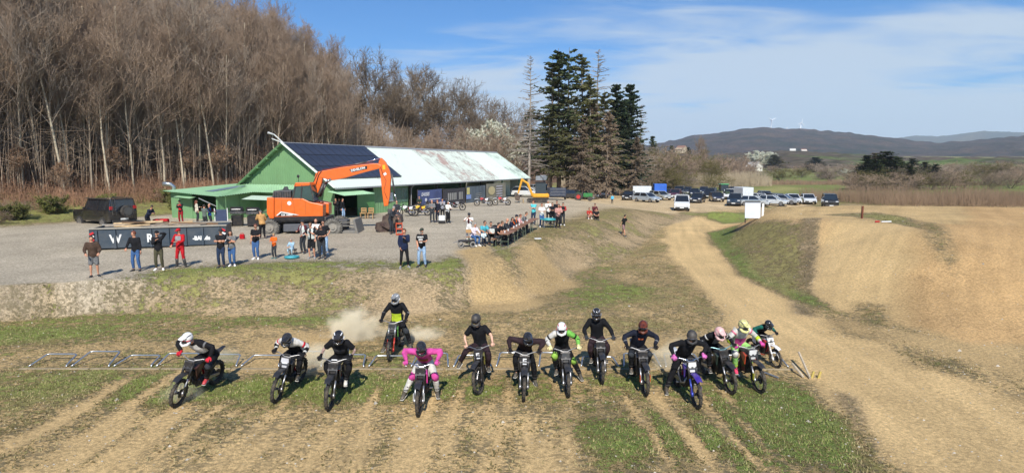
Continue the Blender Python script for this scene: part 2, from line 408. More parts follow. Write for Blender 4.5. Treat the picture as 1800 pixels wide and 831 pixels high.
def zones(X, Y):
    """soil colour, plant colour and how much of the ground the plants cover"""
    S = np.zeros(X.shape+(3,)); V = np.zeros(X.shape+(3,)); g = np.zeros(X.shape)
    n0 = fbm(X, Y, 2.2, 4, 31); n1 = fbm(X, Y, 6, 3, 33)
    S[:] = SAND_L*0.95; V[:] = STRAW*1.0+GRN*0.2; g[:] = 0.28+0.35*n1+0.4*n0
    def put(mask, soil=None, veg=None, cover=None):
        nonlocal g
        m3 = mask[..., None]
        if soil is not None: S[:] = S*(1-m3)+soil*m3
        if veg is not None: V[:] = V*(1-m3)+veg*m3
        if cover is not None: g = g*(1-mask)+cover*mask
    def area(pts, z=0.0, w=1.0, nn=0.8):
        poly = [P2(a, b, z) for a, b in pts]
        return 1-sstep(-w, w, poly_sd(X, Y, poly)+n0*nn*w*3)
    mixg = GRN*0.75+STRAW*0.35
    # foreground: sand with dry tufts on the left, green to the right
    put(area([(560, 700), (1100, 700), (1100, 1200), (300, 1200), (300, 760)], w=1.2), SAND_L, STRAW*1.05+GRN*.1, 0.22+0.5*n0)
    put(area([(1235, 655), (1400, 662), (1450, 672), (1480, 720), (1530, 790), (1545, 900), (1240, 1100), (1220, 760)], w=.45), DRY, GRN_D, 0.74+1.1*n0)
    put(area([(960, 700), (1250, 700), (1260, 1100), (1080, 1100), (1030, 800)], w=.7), DRY, GRN_D*.6+mixg*.4, 0.46+1.3*n0)
    put(area([(1010, 745), (1500, 730), (1500, 792), (1050, 800)], w=.4), DRY, GRN_D, 0.80+0.8*n0)
    put(area([(160, 650), (1240, 655), (1240, 700), (800, 712), (160, 720)], w=.5), SAND, GRN, 0.50+1.5*n0)
    put(area([(-100, 640), (240, 640), (200, 700), (-100, 730)], w=.8), SAND, mixg, 0.5+1.2*n0)
    # bare churned strip behind the gate
    put(area([(-100, 586), (380, 600), (450, 575), (700, 580), (1000, 585), (1290, 570), (1420, 640), (1400, 668), (1000, 640), (400, 640), (-100, 640)], w=.7), SAND, STRAW, 0.14+0.9*n0)
    put(area([(-100, 612), (700, 615), (1130, 628), (1130, 655), (-100, 652)], w=.4), SAND, mixg, 0.30+1.6*n0)
    # meadow under the bank
    put(area([(-200, 515), (340, 540), (560, 545), (640, 556), (650, 574), (430, 575), (330, 596), (200, 600), (-200, 625)], w=1.0), SAND, GRN, 0.66+1.0*n0)
    put(area([(640, 548), (1000, 500), (1210, 520), (1290, 560), (1250, 585), (1000, 585), (650, 580)], w=1.0), SAND*1.02, STRAW*1.25, 0.42+0.9*n0)
    put(area([(920, 505), (1010, 465), (1110, 470), (1180, 500), (1150, 525), (1010, 545), (880, 545)], w=1.0), DRY, GRN, 0.52+1.3*n0)
    put(area([(1060, 465), (1170, 395), (1190, 430), (1230, 490), (1330, 560), (1290, 590), (1180, 520)], w=1.0), SAND, STRAW*1.25, 0.45+0.8*n0)
    put(area([(1170, 362), (1230, 362), (1270, 385), (1350, 392), (1340, 398), (1260, 402), (1230, 440), (1180, 440)], w=.8), SAND_L, STRAW, -0.2)
    put(area([(1500, 640), (1440, 580), (1500, 545), (1700, 560), (2000, 700), (2100, 1200), (1900, 1200), (1700, 800), (1600, 700)], w=1.0), SAND*1.02, STRAW*.9, 0.12+0.7*n0)
    # sandy track
    td = line_d(X, Y, ROADC); wv = 1.75+0.35*sstep(24, 16, Y)
    m = 1-sstep(wv-0.5, wv+0.6, td+n0*1.0); m = m*sstep(3, 8, Y); put(m, SAND_L*1.0, STRAW, -0.2+0.25*n0)
    # yard: grey gravel, sandier to the right; bank faces
    yi = poly_sd(X, Y, YARD_TOP); ti = poly_sd(X, Y, YARD_TOE)
    my = (1-sstep(-0.6, 0.5, yi+n0)); sandy = sstep(-6, 14, X-0.12*(Y-30))
    so_ = GRAV[None, None, :]*(1-sandy[..., None])+(SAND_L*.62+GRAV*.4)[None, None, :]*sandy[..., None]
    for k in range(3): S[..., k] = S[..., k]*(1-my)+so_[..., k]*my
    g = g*(1-my)+my*(0.03+0.1*n1)
    bank = (1-sstep(-0.3, 0.4, ti))*(1-my)
    put(bank, BROWN*1.2, STRAW*.9+GRN*.3, 0.34+1.2*n0)
    put(bank*(1-sstep(-19, -15, X)), GRAV*.68, STRAW, 0.04)
    edge = np.exp(-((yi+0.9)/1.3)**2)*(1-sstep(-2, 1, X))*sstep(-18, -15, X)
    put(edge, GRAV, GRN, 0.75+1.2*n0)
    edge2 = np.exp(-((yi+0.6)/1.8)**2)*sstep(-1, 2, X)*(1-sstep(16, 19, X))
    put(edge2, DRY*1.1, STRAW, 0.55+1.0*n0)
    put(area([(900, 472), (940, 455), (1015, 487), (965, 502), (925, 498)], .4, w=.45, nn=.7), SAND_L*.74, STRAW, 0.12+0.9*n0)
    put(area([(800, 474), (856, 462), (900, 488), (945, 520), (925, 532), (840, 534)], .35, w=.45, nn=.6), SAND_L*.80, STRAW, 0.0+0.6*n0)
    # tabletop
    bt = poly_sd(X, Y, BERM_TOE); bm_ = 1-sstep(-0.4, 0.6, bt+n0*0.8)
    put(bm_, lin(*C('d0aa76'))*.86, STRAW, -0.08+0.5*n0)
    rl = (X-13.2)*.894-(Y-26)*-.0; rd_ = np.abs((X-19.5)*0.80-(Y-33)*0.55); put(bm_*(1-sstep(1.5, 3.2, rd_+n0)), SAND_L*.93, STRAW, -.2)
    lf = bm_*(1-sstep(-.9, .5, X-np.minimum(13.2+(Y-26)*0.5, 18.7+0*Y)+n0*1.5))*sstep(21, 23, Y)*(1-sstep(46, 50, Y))
    put(lf, BROWN*1.05, STRAW*.95+GRN*.12, 0.60+1.1*n0)
    put(area([(1405, 395), (1440, 398), (1438, 450), (1430, 505), (1400, 500), (1410, 440)], 1.2, w=.4), BROWN, BROWN*.62, 0.5+n0)
    put(area([(1300, 395), (1240, 405), (1262, 432), (1300, 475), (1400, 520), (1490, 545), (1440, 522), (1330, 480), (1290, 430)], 0.2, w=.6), DRY, GRN_D, 0.80+n0)
    put(area([(1330, 376), (1400, 384), (1460, 382), (1520, 392), (1700, 395), (1700, 340), (1330, 350)], 2.5, w=.5), SAND*1.05, STRAW, 0.0+0.3*n0)
    put(area([(1450, 376), (1540, 372), (1600, 383), (1625, 400), (1590, 396), (1530, 384)], 2.5, w=.4), BROWN, STRAW*.8+GRN*.3, 0.6+n0)
    # verge between the road and the cars, fields
    put(area([(1205, 377), (1250, 372), (1330, 372), (1330, 388), (1270, 392), (1240, 384)], 0.1, w=.8), DRY, GRN, 0.72+n0)
    fld = sstep(84, 104, Y+0.0*X)*sstep(8, 20, X-0.12*Y+6)*(1-sstep(0.5, 1, bm_))
    put(fld, DRY, GRN*0.80, 0.9+0.5*n1)
    park = area([(960, 362), (960, 346), (1100, 343), (1180, 343), (1250, 349), (1420, 352), (1420, 362), (1330, 362), (1240, 368), (1190, 372), (1150, 364)], 0.2, w=2)
    put(park, SAND_L*.6+GRAV*.4, STRAW, -0.1+0.7*n0)
    put(area([(1290, 349), (1300, 338), (1370, 325), (1420, 330), (1340, 346)], 0, w=4, nn=.2), DRY, STRAW*.9+GRN*.4, 0.9)
    put(area([(1480, 352), (1490, 342), (1560, 338), (1560, 354)], 0, w=4, nn=.2), DRY, STRAW*.9+GRN*.4, 0.9)
    put(area([(1400, 345), (1470, 335), (1500, 337), (1420, 350)], 0, w=4, nn=.2), DRY, STRAW*.5+BROWN*.3, 0.9)
    put(area([(1000, 333), (1100, 330), (1190, 333), (1300, 326), (1440, 322), (1700, 322), (1700, 315), (1000, 315)], 0, w=8, nn=.3), DRY, STRAW*.9, 0.95)
    faraway = sstep(330, 500, Y)
    put(faraway, DRY, GRN*.35+STRAW*.6, 0.8+n1*2)
    # wood floor
    q = (X+34)*NX.x+(Y-52)*NX.y
    put(sstep(-3, 1, q+n1*3)*(1-sstep(9, 13, q))*sstep(40, 48, Y), DRY, GRN*.6+STRAW*.5, 0.7+n0)
    put(sstep(7, 12, q+n1*4)*sstep(30, 44, Y), LITTER, LITTER*1.35, 0.5+n0)
    put(np.exp(-((X+19.5)**2+(Y-33.5)**2)/14)*0.0+0*X, None, None, None)
    for rx, y0, y1, dpt, wdt in RUTS:
        m = np.exp(-((X-rx-0.12*np.sin(Y*0.9+rx))/(wdt*1.2+.03))**2)*sstep(y0-1, y0, Y)*(1-sstep(y1-1, y1+0.3, Y))*np.clip(.9+1.6*n0, .1, 1); put(m, SAND_L, None, -0.1)
    for pts in ([(1490, 535), (1560, 545), (1575, 575), (1500, 572)], [(1555, 612), (1600, 618), (1700, 640), (1720, 665), (1620, 650)], [(1470, 560), (1530, 575), (1520, 600), (1460, 585)], [(1600, 400), (1660, 410), (1680, 450), (1630, 430)]):
        put(area(pts, 0 if pts[0][1] > 500 else 2, w=.7, nn=.9), SAND*.85, STRAW*.6+GRN*.3, 0.42+1.4*n0)
    put(area([(1478, 690), (1505, 700), (1545, 790), (1560, 880), (1520, 860), (1495, 760)], 0, w=.35, nn=.7), BROWN*.8, STRAW*.7, 0.35+n0)
    # tyre marks: along the track, down the ramp, and loops over the gravel
    td = line_d(X, Y, ROADC); onr = 1-sstep(2.0, 3.4, td)
    mk = vnoise(td*1.0+0*X, Y*.06, .22, 41)*.6+vnoise(td, Y*.05, .6, 43)*.4
    u = X*.82-Y*.57; w2 = X*.57+Y*.82; onb = (1-sstep(-.4, .6, poly_sd(X, Y, BERM_TOE)))*sstep(.0, 1.5, X-np.minimum(13.2+(Y-26)*0.5, 18.7))
    mb = vnoise(u+.4*np.sin(w2*.25), w2*.05, .28, 45)*.55+vnoise(u, w2*.04, .9, 47)*.45
    rr_ = np.hypot(X+4, Y-58)+2*fbm(X, Y, 14, 2, 51); my_ = vnoise(rr_, 0*Y, .5, 53)*.5+vnoise(X, Y, 5, 55)*.5
    S *= (1+onr*.42*(mk-.5)+onb*.36*(mb-.5)+my*.30*(my_-.5))[..., None]
    S *= (1+.22*fbm(X, Y, 4.5, 3, 57))[..., None]
    return S, V, np.clip(g, -.3, 1)
S_, V_, G_ = zones(GX, GY)
me = bpy.data.meshes.new('ground')
vv = np.stack([GX, GY, GZ], -1).reshape(-1, 3)
ii = np.arange(nx_*ny_).reshape(ny_, nx_)
ff = np.stack([ii[:-1, :-1], ii[:-1, 1:], ii[1:, 1:], ii[1:, :-1]], -1).reshape(-1, 4)
me.vertices.add(len(vv)); me.vertices.foreach_set('co', vv.ravel())
me.loops.add(ff.size); me.loops.foreach_set('vertex_index', ff.ravel())
me.polygons.add(len(ff)); me.polygons.foreach_set('loop_start', np.arange(len(ff))*4); me.polygons.foreach_set('loop_total', np.full(len(ff), 4))
me.polygons.foreach_set('use_smooth', np.ones(len(ff), bool))
me.update(); me.validate()
for nm, arr in (('soil', S_), ('plant', V_)):
    a = me.attributes.new(nm, 'FLOAT_COLOR', 'POINT'); a.data.foreach_set('color', np.concatenate([arr.reshape(-1, 3), np.ones((len(vv), 1))], 1).ravel().astype(np.float32))
a = me.attributes.new('cover', 'FLOAT', 'POINT'); a.data.foreach_set('value', G_.ravel().astype(np.float32))
gm = bpy.data.materials.new('ground'); gm.use_nodes = True
t = gm.node_tree; L = t.links.new; b = t.nodes['Principled BSDF']; b.inputs['Roughness'].default_value = 0.95; b.inputs['Specular IOR Level'].default_value = 0.15
def N(t, ty, **k):
    n = t.nodes.new(ty)
    for a_, b_ in k.items():
        if a_.startswith('i_'): n.inputs[a_[2:].replace('_', ' ')].default_value = b_
        else: setattr(n, a_, b_)
    return n
tcn = N(t, 'ShaderNodeTexCoord')
def noi(sc, det=6, rough=0.6, dist=0.0, vec=None):
    n = N(t, 'ShaderNodeTexNoise'); n.inputs['Scale'].default_value = sc; n.inputs['Detail'].default_value = det; n.inputs['Roughness'].default_value = rough; n.inputs['Distortion'].default_value = dist
    L(vec or tcn.outputs['Object'], n.inputs['Vector']); return n.outputs['Fac']
def rng_(src, a_, b_, c_, d_, smooth=False):
    n = N(t, 'ShaderNodeMapRange'); L(src, n.inputs[0])
    if smooth: n.interpolation_type = 'SMOOTHSTEP'
    for i, v_ in enumerate((a_, b_, c_, d_)): n.inputs[i+1].default_value = v_
    return n.outputs[0]
def mth(op, a_, b_, clamp=False):
    n = N(t, 'ShaderNodeMath', operation=op); n.use_clamp = clamp
    for i, v_ in enumerate((a_, b_)):
        if isinstance(v_, (int, float)): n.inputs[i].default_value = v_
        else: L(v_, n.inputs[i])
    return n.outputs[0]
at_s = N(t, 'ShaderNodeAttribute', attribute_name='soil'); at_p = N(t, 'ShaderNodeAttribute', attribute_name='plant'); at_c = N(t, 'ShaderNodeAttribute', attribute_name='cover')
nA = noi(2.4, 7, 0.66); nB = noi(11, 6, 0.7); nC = noi(45, 4, 0.7); nD = noi(0.35, 4, 0.55)
msk = mth('ADD', mth('MULTIPLY', nA, 0.45), mth('ADD', mth('MULTIPLY', nB, 0.40), mth('MULTIPLY', nC, 0.15)))   # ~0.3..0.7
thr = rng_(at_c.outputs['Fac'], 0, 1, 0.625, 0.375)
cover = rng_(mth('SUBTRACT', msk, thr), -0.012, 0.022, 0, 1, True)
def scalec(col, f):
    n = N(t, 'ShaderNodeVectorMath', operation='SCALE'); L(col, n.inputs[0]); L(f, n.inputs['Scale']); return n.outputs[0]
sf0 = mth('MULTIPLY', rng_(nB, 0.38, 0.62, 0.62, 1.3), mth('MULTIPLY', rng_(nC, 0.35, 0.65, 0.66, 1.3), rng_(nD, 0.3, 0.7, 0.84, 1.12)))
calm = rng_(at_c.outputs['Fac'], -.25, .12, .62, 1)
sf = mth('ADD', mth('MULTIPLY', mth('SUBTRACT', sf0, 1.0), calm), 1.0)
pf = mth('MULTIPLY', rng_(nC, 0.3, 0.7, 0.6, 1.4), rng_(nA, 0.3, 0.7, 0.75, 1.25))
mxn = N(t, 'ShaderNodeMix', data_type='RGBA'); L(cover, mxn.inputs[0]); L(scalec(at_s.outputs['Color'], sf), mxn.inputs[6]); L(scalec(at_p.outputs['Color'], pf), mxn.inputs[7])
# crumbs of turf and clods: small dark flecks
mpE = N(t, 'ShaderNodeMapping'); mpE.inputs['Scale'].default_value = (.75, 1.25, 1); mpE.inputs['Rotation'].default_value = (0, 0, .25); L(tcn.outputs['Object'], mpE.inputs[0]); nE = noi(7.5, 4, 0.6, 0.3, mpE.outputs[0]); nF = noi(1.1, 3, 0.5)
fl = rng_(mth('ADD', nE, mth('MULTIPLY', nF, 0.35)), 0.680, 0.722, 0, .85, True)
fl = mth('MULTIPLY', fl, rng_(at_c.outputs['Fac'], 0.0, 0.25, 0.05, 1.0))
fl = mth('MULTIPLY', fl, rng_(cover, 0, 1, 1, .45))
mxf = N(t, 'ShaderNodeMix', data_type='RGBA'); L(fl, mxf.inputs[0]); L(mxn.outputs[2], mxf.inputs[6]); mxf.inputs[7].default_value = (0.17, 0.14, 0.08, 1)
mxn = mxf
# loose stones
vo = N(t, 'ShaderNodeTexVoronoi'); vo.inputs['Scale'].default_value = 9; L(tcn.outputs['Object'], vo.inputs['Vector'])
st = mth('MULTIPLY', rng_(vo.outputs['Distance'], 0.10, 0.16, 1, 0), rng_(N(t, 'ShaderNodeSeparateColor').outputs[0], 0, 1, 0, 1))
sc_ = N(t, 'ShaderNodeSeparateColor'); L(vo.outputs['Color'], sc_.inputs[0])
st = mth('MULTIPLY', rng_(vo.outputs['Distance'], 0.12, 0.2, 1, 0), rng_(sc_.outputs[0], 0.86, 0.9, 0, 0.75))
mx2 = N(t, 'ShaderNodeMix', data_type='RGBA'); L(st, mx2.inputs[0]); L(mxn.outputs[2], mx2.inputs[6]); mx2.inputs[7].default_value = (0.50, 0.44, 0.34, 1)
L(mx2.outputs[2], b.inputs['Base Color'])
hgt = mth('ADD', mth('MULTIPLY', mth('MULTIPLY', nB, calm), 0.6), mth('ADD', mth('MULTIPLY', nC, 0.4), mth('MULTIPLY', cover, 0.25)))
bp = N(t, 'ShaderNodeBump'); bp.inputs['Strength'].default_value = 0.9; bp.inputs['Distance'].default_value = 0.09; L(hgt, bp.inputs['Height']); L(bp.outputs[0], b.inputs['Normal'])
me.materials.append(gm)
go = bpy.data.objects.new('ground', me); COL.objects.link(go); tag(go, 'sandy motocross ground with gravel yard, bank, tabletop and fields', None, None, 'structure')

# ------------------------------------------------------------------ far hills
def hill_mesh(name, sil, r0, r1, rp, mcol, label, rough_=4.0, base=-6, az0=-50, az1=50, n=700, seed=5):
    """a long ridge: skyline height follows sil (azimuth in px -> px height), nearer and farther slopes fall away"""
    az = np.radians(np.linspace(az0, az1, n)); pxs = 900+FPX*np.tan(az)
    sx, sy = zip(*sil); el = np.interp(pxs, sx, sy)
    rs = np.concatenate([np.linspace(r0, rp, 22), np.linspace(rp, r1, 8)[1:]])
    A, Rr = np.meshgrid(az, rs)
    top = CAMZ+rp*np.tan(np.arctan((415.5-el)/FPX)-PITCH)
    prof = np.where(Rr <= rp, (Rr-r0)/(rp-r0), (r1-Rr)/(r1-rp)); prof = np.clip(prof, 0, 1); prof = prof**0.75
    X = Rr*np.sin(A); Y = Rr*np.cos(A)
    Z = base+(top[None, :]-base)*prof+fbm(X, Y, rp*0.06, 5, seed)*rp*0.012*prof*(1-prof)*4+(vnoise(X, Y, rough_*3, seed+2)-.5)*rough_*prof
    m_ = bpy.data.meshes.new(name); k = len(rs)
    v3 = np.stack([X, Y, Z], -1).reshape(-1, 3).tolist()
    i2 = np.arange(k*n).reshape(k, n); f = np.stack([i2[:-1, :-1], i2[1:, :-1], i2[1:, 1:], i2[:-1, 1:]], -1).reshape(-1, 4)[:, ::-1].tolist()
    m_.from_pydata(v3, [], f); m_.update(); m_.materials.append(mcol)
    o = bpy.data.objects.new(name, m_); COL.objects.link(o); tag(o, label, None, None, 'structure'); return o
def woodmat(name, a_, b_, c_, scale=0.012):
    m_ = bpy.data.materials.new(name); m_.use_nodes = True; tt = m_.node_tree; bb = tt.nodes['Principled BSDF']; bb.inputs['Roughness'].default_value = 1; bb.inputs['Specular IOR Level'].default_value = 0
    g_ = tt.nodes.new('ShaderNodeTexCoord'); n_ = tt.nodes.new('ShaderNodeTexNoise'); n_.inputs['Scale'].default_value = scale; n_.inputs['Detail'].default_value = 9; n_.inputs['Roughness'].default_value = 0.62
    tt.links.new(g_.outputs['Object'], n_.inputs['Vector'])
    cr = tt.nodes.new('ShaderNodeValToRGB'); cr.color_ramp.elements[0].position = 0.38; cr.color_ramp.elements[1].position = 0.62
    cr.color_ramp.elements[0].color = (*a_, 1); cr.color_ramp.elements[1].color = (*b_, 1)
    e = cr.color_ramp.elements.new(0.5); e.color = (*c_, 1)
    tt.links.new(n_.outputs['Fac'], cr.inputs[0]); 
    n3 = tt.nodes.new('ShaderNodeTexNoise'); n3.inputs['Scale'].default_value = scale*12; n3.inputs['Detail'].default_value = 4; tt.links.new(g_.outputs['Object'], n3.inputs['Vector'])
    mr_ = tt.nodes.new('ShaderNodeMapRange'); tt.links.new(n3.outputs['Fac'], mr_.inputs[0]); mr_.inputs[1].default_value = .3; mr_.inputs[2].default_value = .7; mr_.inputs[3].default_value = .55; mr_.inputs[4].default_value = 1.45
    vm_ = tt.nodes.new('ShaderNodeVectorMath'); vm_.operation = 'SCALE'; tt.links.new(cr.outputs[0], vm_.inputs[0]); tt.links.new(mr_.outputs[0], vm_.inputs['Scale']); tt.links.new(vm_.outputs[0], bb.inputs['Base Color']); return m_
wm1 = woodmat('hill_wood', (0.028, 0.034, 0.030), (0.085, 0.06, 0.05), (0.055, 0.046, 0.044))
wm2 = woodmat('far_hill_wood', (0.05, 0.07, 0.06), (0.10, 0.09, 0.06), (0.06, 0.07, 0.06), 0.004)
wm3 = woodmat('ridge_land', (0.10, 0.14, 0.04), (0.10, 0.075, 0.055), (0.085, 0.07, 0.05), 0.006)
hill_mesh('far_hill', [(-400, 262), (900, 262), (1500, 258), (1570, 250), (1600, 247), (1640, 249), (1720, 243), (1900, 252)], 4500, 8000, 6000, wm2, 'pale blue far hill on the right of the skyline', 6)
hill_mesh('wooded_hill', [(-400, 285), (800, 280), (1100, 262), (1180, 248), (1215, 240), (1260, 237), (1300, 231), (1335, 228), (1370, 232), (1400, 233), (1440, 236), (1480, 240), (1520, 245), (1560, 250), (1600, 254), (1640, 258), (1720, 255), (1850, 246), (2000, 262)], 1500, 3400, 2500, wm1, 'dark wooded hill with wind turbines on its top', 7)
hill_mesh('field_ridge', [(-400, 300), (1000, 290), (1150, 284), (1250, 274), (1330, 268), (1400, 267), (1480, 272), (1540, 277), (1640, 279), (1900, 280)], 480, 1500, 1000, wm3, 'low ridge of fields and brown hedges before the wooded hill', 3, base=-3)
# ------------------------------------------------------------------ vegetation
def seg_mesh(name, segs, n=3):
    """thin tapered prisms from (p0, p1, r0, r1) rows, all in one mesh (numpy, quick)"""
    A = np.array([s[0] for s in segs], float); B = np.array([s[1] for s in segs], float)
    r0 = np.array([s[2] for s in segs]); r1 = np.array([s[3] for s in segs])
    D = B-A; D /= np.linalg.norm(D, axis=1, keepdims=True)+1e-9
    U = np.where(np.abs(D[:, 2:3]) > 0.9, np.array([[1., 0, 0]]), np.array([[0, 0, 1.]]))
    P = np.cross(D, U); P /= np.linalg.norm(P, axis=1, keepdims=True)+1e-9; Q = np.cross(D, P)
    vs = []
    for E_, r in ((A, r0), (B, r1)):
        for j in range(n):
            a = 2*math.pi*j/n; vs.append(E_+(P*math.cos(a)+Q*math.sin(a))*r[:, None])
    V = np.stack(vs, 1); k = len(segs)
    base = (np.arange(k)*2*n)[:, None]
    F = np.concatenate([base+np.array([[j, (j+1) % n, n+(j+1) % n, n+j]]) for j in range(n)], 0)
    me = bpy.data.meshes.new(name); me.vertices.add(k*2*n); me.vertices.foreach_set('co', V.reshape(-1))
    me.loops.add(F.size); me.loops.foreach_set('vertex_index', F.ravel().astype(np.int32))
    me.polygons.add(len(F)); me.polygons.foreach_set('loop_start', np.arange(len(F))*4); me.polygons.foreach_set('loop_total', np.full(len(F), 4))
    me.update(); me.materials.append(None); return me
def tri_mesh(name, T):
    """T: (k,3,3) loose triangles"""
    k = len(T); me = bpy.data.meshes.new(name); me.vertices.add(k*3); me.vertices.foreach_set('co', np.asarray(T, float).reshape(-1))
    me.loops.add(k*3); me.loops.foreach_set('vertex_index', np.arange(k*3)); me.polygons.add(k)
    me.polygons.foreach_set('loop_start', np.arange(k)*3); me.polygons.foreach_set('loop_total', np.full(k, 3)); me.update(); me.materials.append(None); return me
def limb(p, d, ln, r, n, rnd, wob=0.12, up=0.05, tip=0.35):
    out = []; p = Vector(p); d = Vector(d).normalized(); st = ln/n
    for i in range(n):
        ra = r*(1-(1-tip)*i/n); rb = r*(1-(1-tip)*(i+1)/n)
        q = p+d*st; out.append((p.copy(), q.copy(), ra, rb, d.copy())); p = q
        d = (d+Vector((rnd.uniform(-wob, wob), rnd.uniform(-wob, wob), rnd.uniform(-wob, wob)+up))).normalized()
    return out
def bare_tree(h, seed, kind='wood', spread=1.0, rr=0.16):
    """trunk segments and crown segments of a leafless broadleaf; kind wood = slim forest tree, oak = wide crown, bush = many stems"""
    rnd = random.Random(seed); trunk = []; crown = []
    def sub(p, d, ln, r, lvl):
        sg = limb(p, d, ln, r, 4 if lvl < 2 else 3 if lvl < 3 else 2, rnd, 0.16+0.05*lvl, 0.06)
        crown.extend(sg)
        if lvl >= 4: return
        cnt = {1: 7, 2: 6, 3: 4}[lvl] if kind != 'oak' else {1: 9, 2: 8, 3: 6}[lvl]
        for i in range(cnt):
            f = 0.25+0.75*(i+rnd.random())/cnt; s = sg[min(int(f*len(sg)), len(sg)-1)]
            q = s[0].lerp(s[1], rnd.random()); dd = s[4]
            o = dd.orthogonal().normalized(); o.rotate(Quaternion(dd, rnd.uniform(0, 6.28)))
            nd = (dd*rnd.uniform(0.5, 1.0)+o*rnd.uniform(0.55, 1.0)+Vector((0, 0, 0.55 if kind == 'wood' else 0.18))).normalized()
            sub(q, nd, ln*rnd.uniform(0.38, 0.6), max(r*0.47, 0.028 if kind == 'oak' else 0.013), lvl+1)
    if kind == 'bush':
        for i in range(9):
            a = rnd.uniform(0, 6.28); tl = rnd.uniform(0.1, 0.75)
            d = Vector((math.cos(a)*tl, math.sin(a)*tl, 1))
            p = Vector((math.cos(a)*.25*rnd.random(), math.sin(a)*.25*rnd.random(), 0))
            sg = limb(p, d, h*rnd.uniform(0.65, 0.95), 0.035, 5, rnd, 0.14, 0.02); trunk.extend(sg)
            for k in range(11):
                f = 0.12+0.88*(k+rnd.random())/11; s = sg[min(int(f*5), 4)]; dd = s[4]
                o = dd.orthogonal().normalized(); o.rotate(Quaternion(dd, rnd.uniform(0, 6.28)))
                sub(s[0].lerp(s[1], rnd.random()), dd*0.7+o, h*rnd.uniform(0.18, 0.34), 0.014, 2)
        return trunk, crown
    d = Vector((rnd.uniform(-.06, .06), rnd.uniform(-.06, .06), 1))
    tr = limb((0, 0, -0.6), d, h*(0.93 if kind == 'wood' else 0.62), rr, 10, rnd, 0.055, 0.03, 0.42 if kind == 'wood' else 0.5); trunk.extend(tr)
    nb = 22 if kind == 'wood' else 13
    f0 = (0.22, .45, .3, .5, .38)[seed % 5] if kind == 'wood' else 0.42
    for i in range(nb):
        f = f0+(1-f0)*(i+rnd.random()*.8)/nb; s = tr[min(int(f*10), 9)]; dd = s[4]
        a = i*2.4+rnd.uniform(-.5, .5); o = Vector((math.cos(a), math.sin(a), 0))
        upw = rnd.uniform(1.0, 2.8) if kind == 'wood' else rnd.uniform(0.35, 1.3)
        ln = h*(0.30*(1.15-f)+0.08)*spread if kind == 'wood' else h*rnd.uniform(0.30, 0.42)*spread*(1.25-0.45*f)
        sub(s[0].lerp(s[1], rnd.random()), o+Vector((0, 0, upw)), ln, s[3]*(0.50 if kind == 'wood' else 0.55), 1)
    if kind == 'oak':
        for i in range(3):
            a = i*2.1+rnd.random(); sub(tr[-1][1], Vector((math.cos(a)*.45, math.sin(a)*.45, 1)), h*0.36, tr[-1][3]*0.8, 1)
    return trunk, crown
BARK = leafmat('bark_pale_grey_brown', C('b3a68f'), 0.35, 1.5, trans=0); BARKM = leafmat('bark_mid', C('9a8c79'), 0.3, 1.5, trans=0); BARKD = leafmat('bark_dark', C('84766a'), 0.3, 1.5, trans=0)
TWIG = leafmat('twigs_brown', C('9a8571'), 0.3, 0.15, trans=0); TWIG2 = leafmat('twigs_reddish', C('998470'), 0.3, 0.15, trans=0); TWIGO = leafmat('twigs_oak', C('80715f'), 0.3, 0.15, trans=0); TWIG3 = leafmat('twigs_grey', C('9f9080'), 0.3, 0.15, trans=0)
PROTO = {}
def tree_mesh(key, *a, **k):
    if key not in PROTO:
        tr, cr = bare_tree(*a, **k)
        PROTO[key] = (seg_mesh('trunk', tr, 5), seg_mesh('crown', cr, 3))
    return PROTO[key]
def put_tree(key, x, y, label, group=None, name='bare_tree', tm=BARK, cm=TWIG, s=1.0, rz=None, z=None, cat='tree', sz=None):
    tr, cr = PROTO[key]; z = ground(x, y) if z is None else z
    t = empty(name, (x, y, z-0.1), random.uniform(0, 6.28) if rz is None else rz, label, cat, group)
    t.scale = (s, s, s*(sz or 1)); link('trunk', tr, tm, t); link('crown', cr, cm, t); return t
for i in range(5): tree_mesh(f'w{i}', 20, 100+i, 'wood', (1, .8, 1, .75, .9)[i], rr=0.10+0.014*i)
for i in range(3): tree_mesh(f'o{i}', 18, 200+i, 'oak', rr=0.34)
for i in range(3): tree_mesh(f'b{i}', 4.2, 300+i, 'bush')
for i in range(2): tree_mesh(f's{i}', 7.5, 350+i, 'wood', 1.3, 0.06)
# --- the wood on the hillside
rw = random.Random(4); placed = []
def wood_ok(x, y, md): return all((x-a)**2+(y-b)**2 > md*md for a, b in placed)
cnt = 0; tries = 0
while cnt < 250 and tries < 9000:
    tries += 1
    f = rw.random()**1.9; q = 8.5+f*44; s = rw.uniform(-32, 66)
    x = -34+NX.x*q+AX.x*s; y = 52+NX.y*q+AX.y*s
    px = 900+FPX*x/max(y, 1)
    if px < -260 or px > 605 or y < 34: continue
    md = 1.5 if q < 24 else 3.0
    if not wood_ok(x, y, md): continue
    placed.append((x, y)); cnt += 1
    front = q < 18
    sc = rw.uniform(0.75, 1.08)*(0.92 if px > 520 else 1)
    light = front and rw.random() < 0.5
    put_tree(f'w{rw.randrange(5)}', x, y, 'slim pale-barked bare tree at the front edge of the hillside wood' if light else 'tall bare brown tree standing deep in the hillside wood' if not front else 'slim grey bare tree at the front edge of the hillside wood', 'pale slim trees at the front of the wood' if light else 'bare trees deep in the wood' if not front else 'grey slim trees at the front of the wood', 'bare_tree',
             BARK if (light or rw.random() < .6) else BARKM, rw.choice((TWIG, TWIG, TWIG2, TWIG3)), sc, sz=rw.uniform(.95, 1.15))
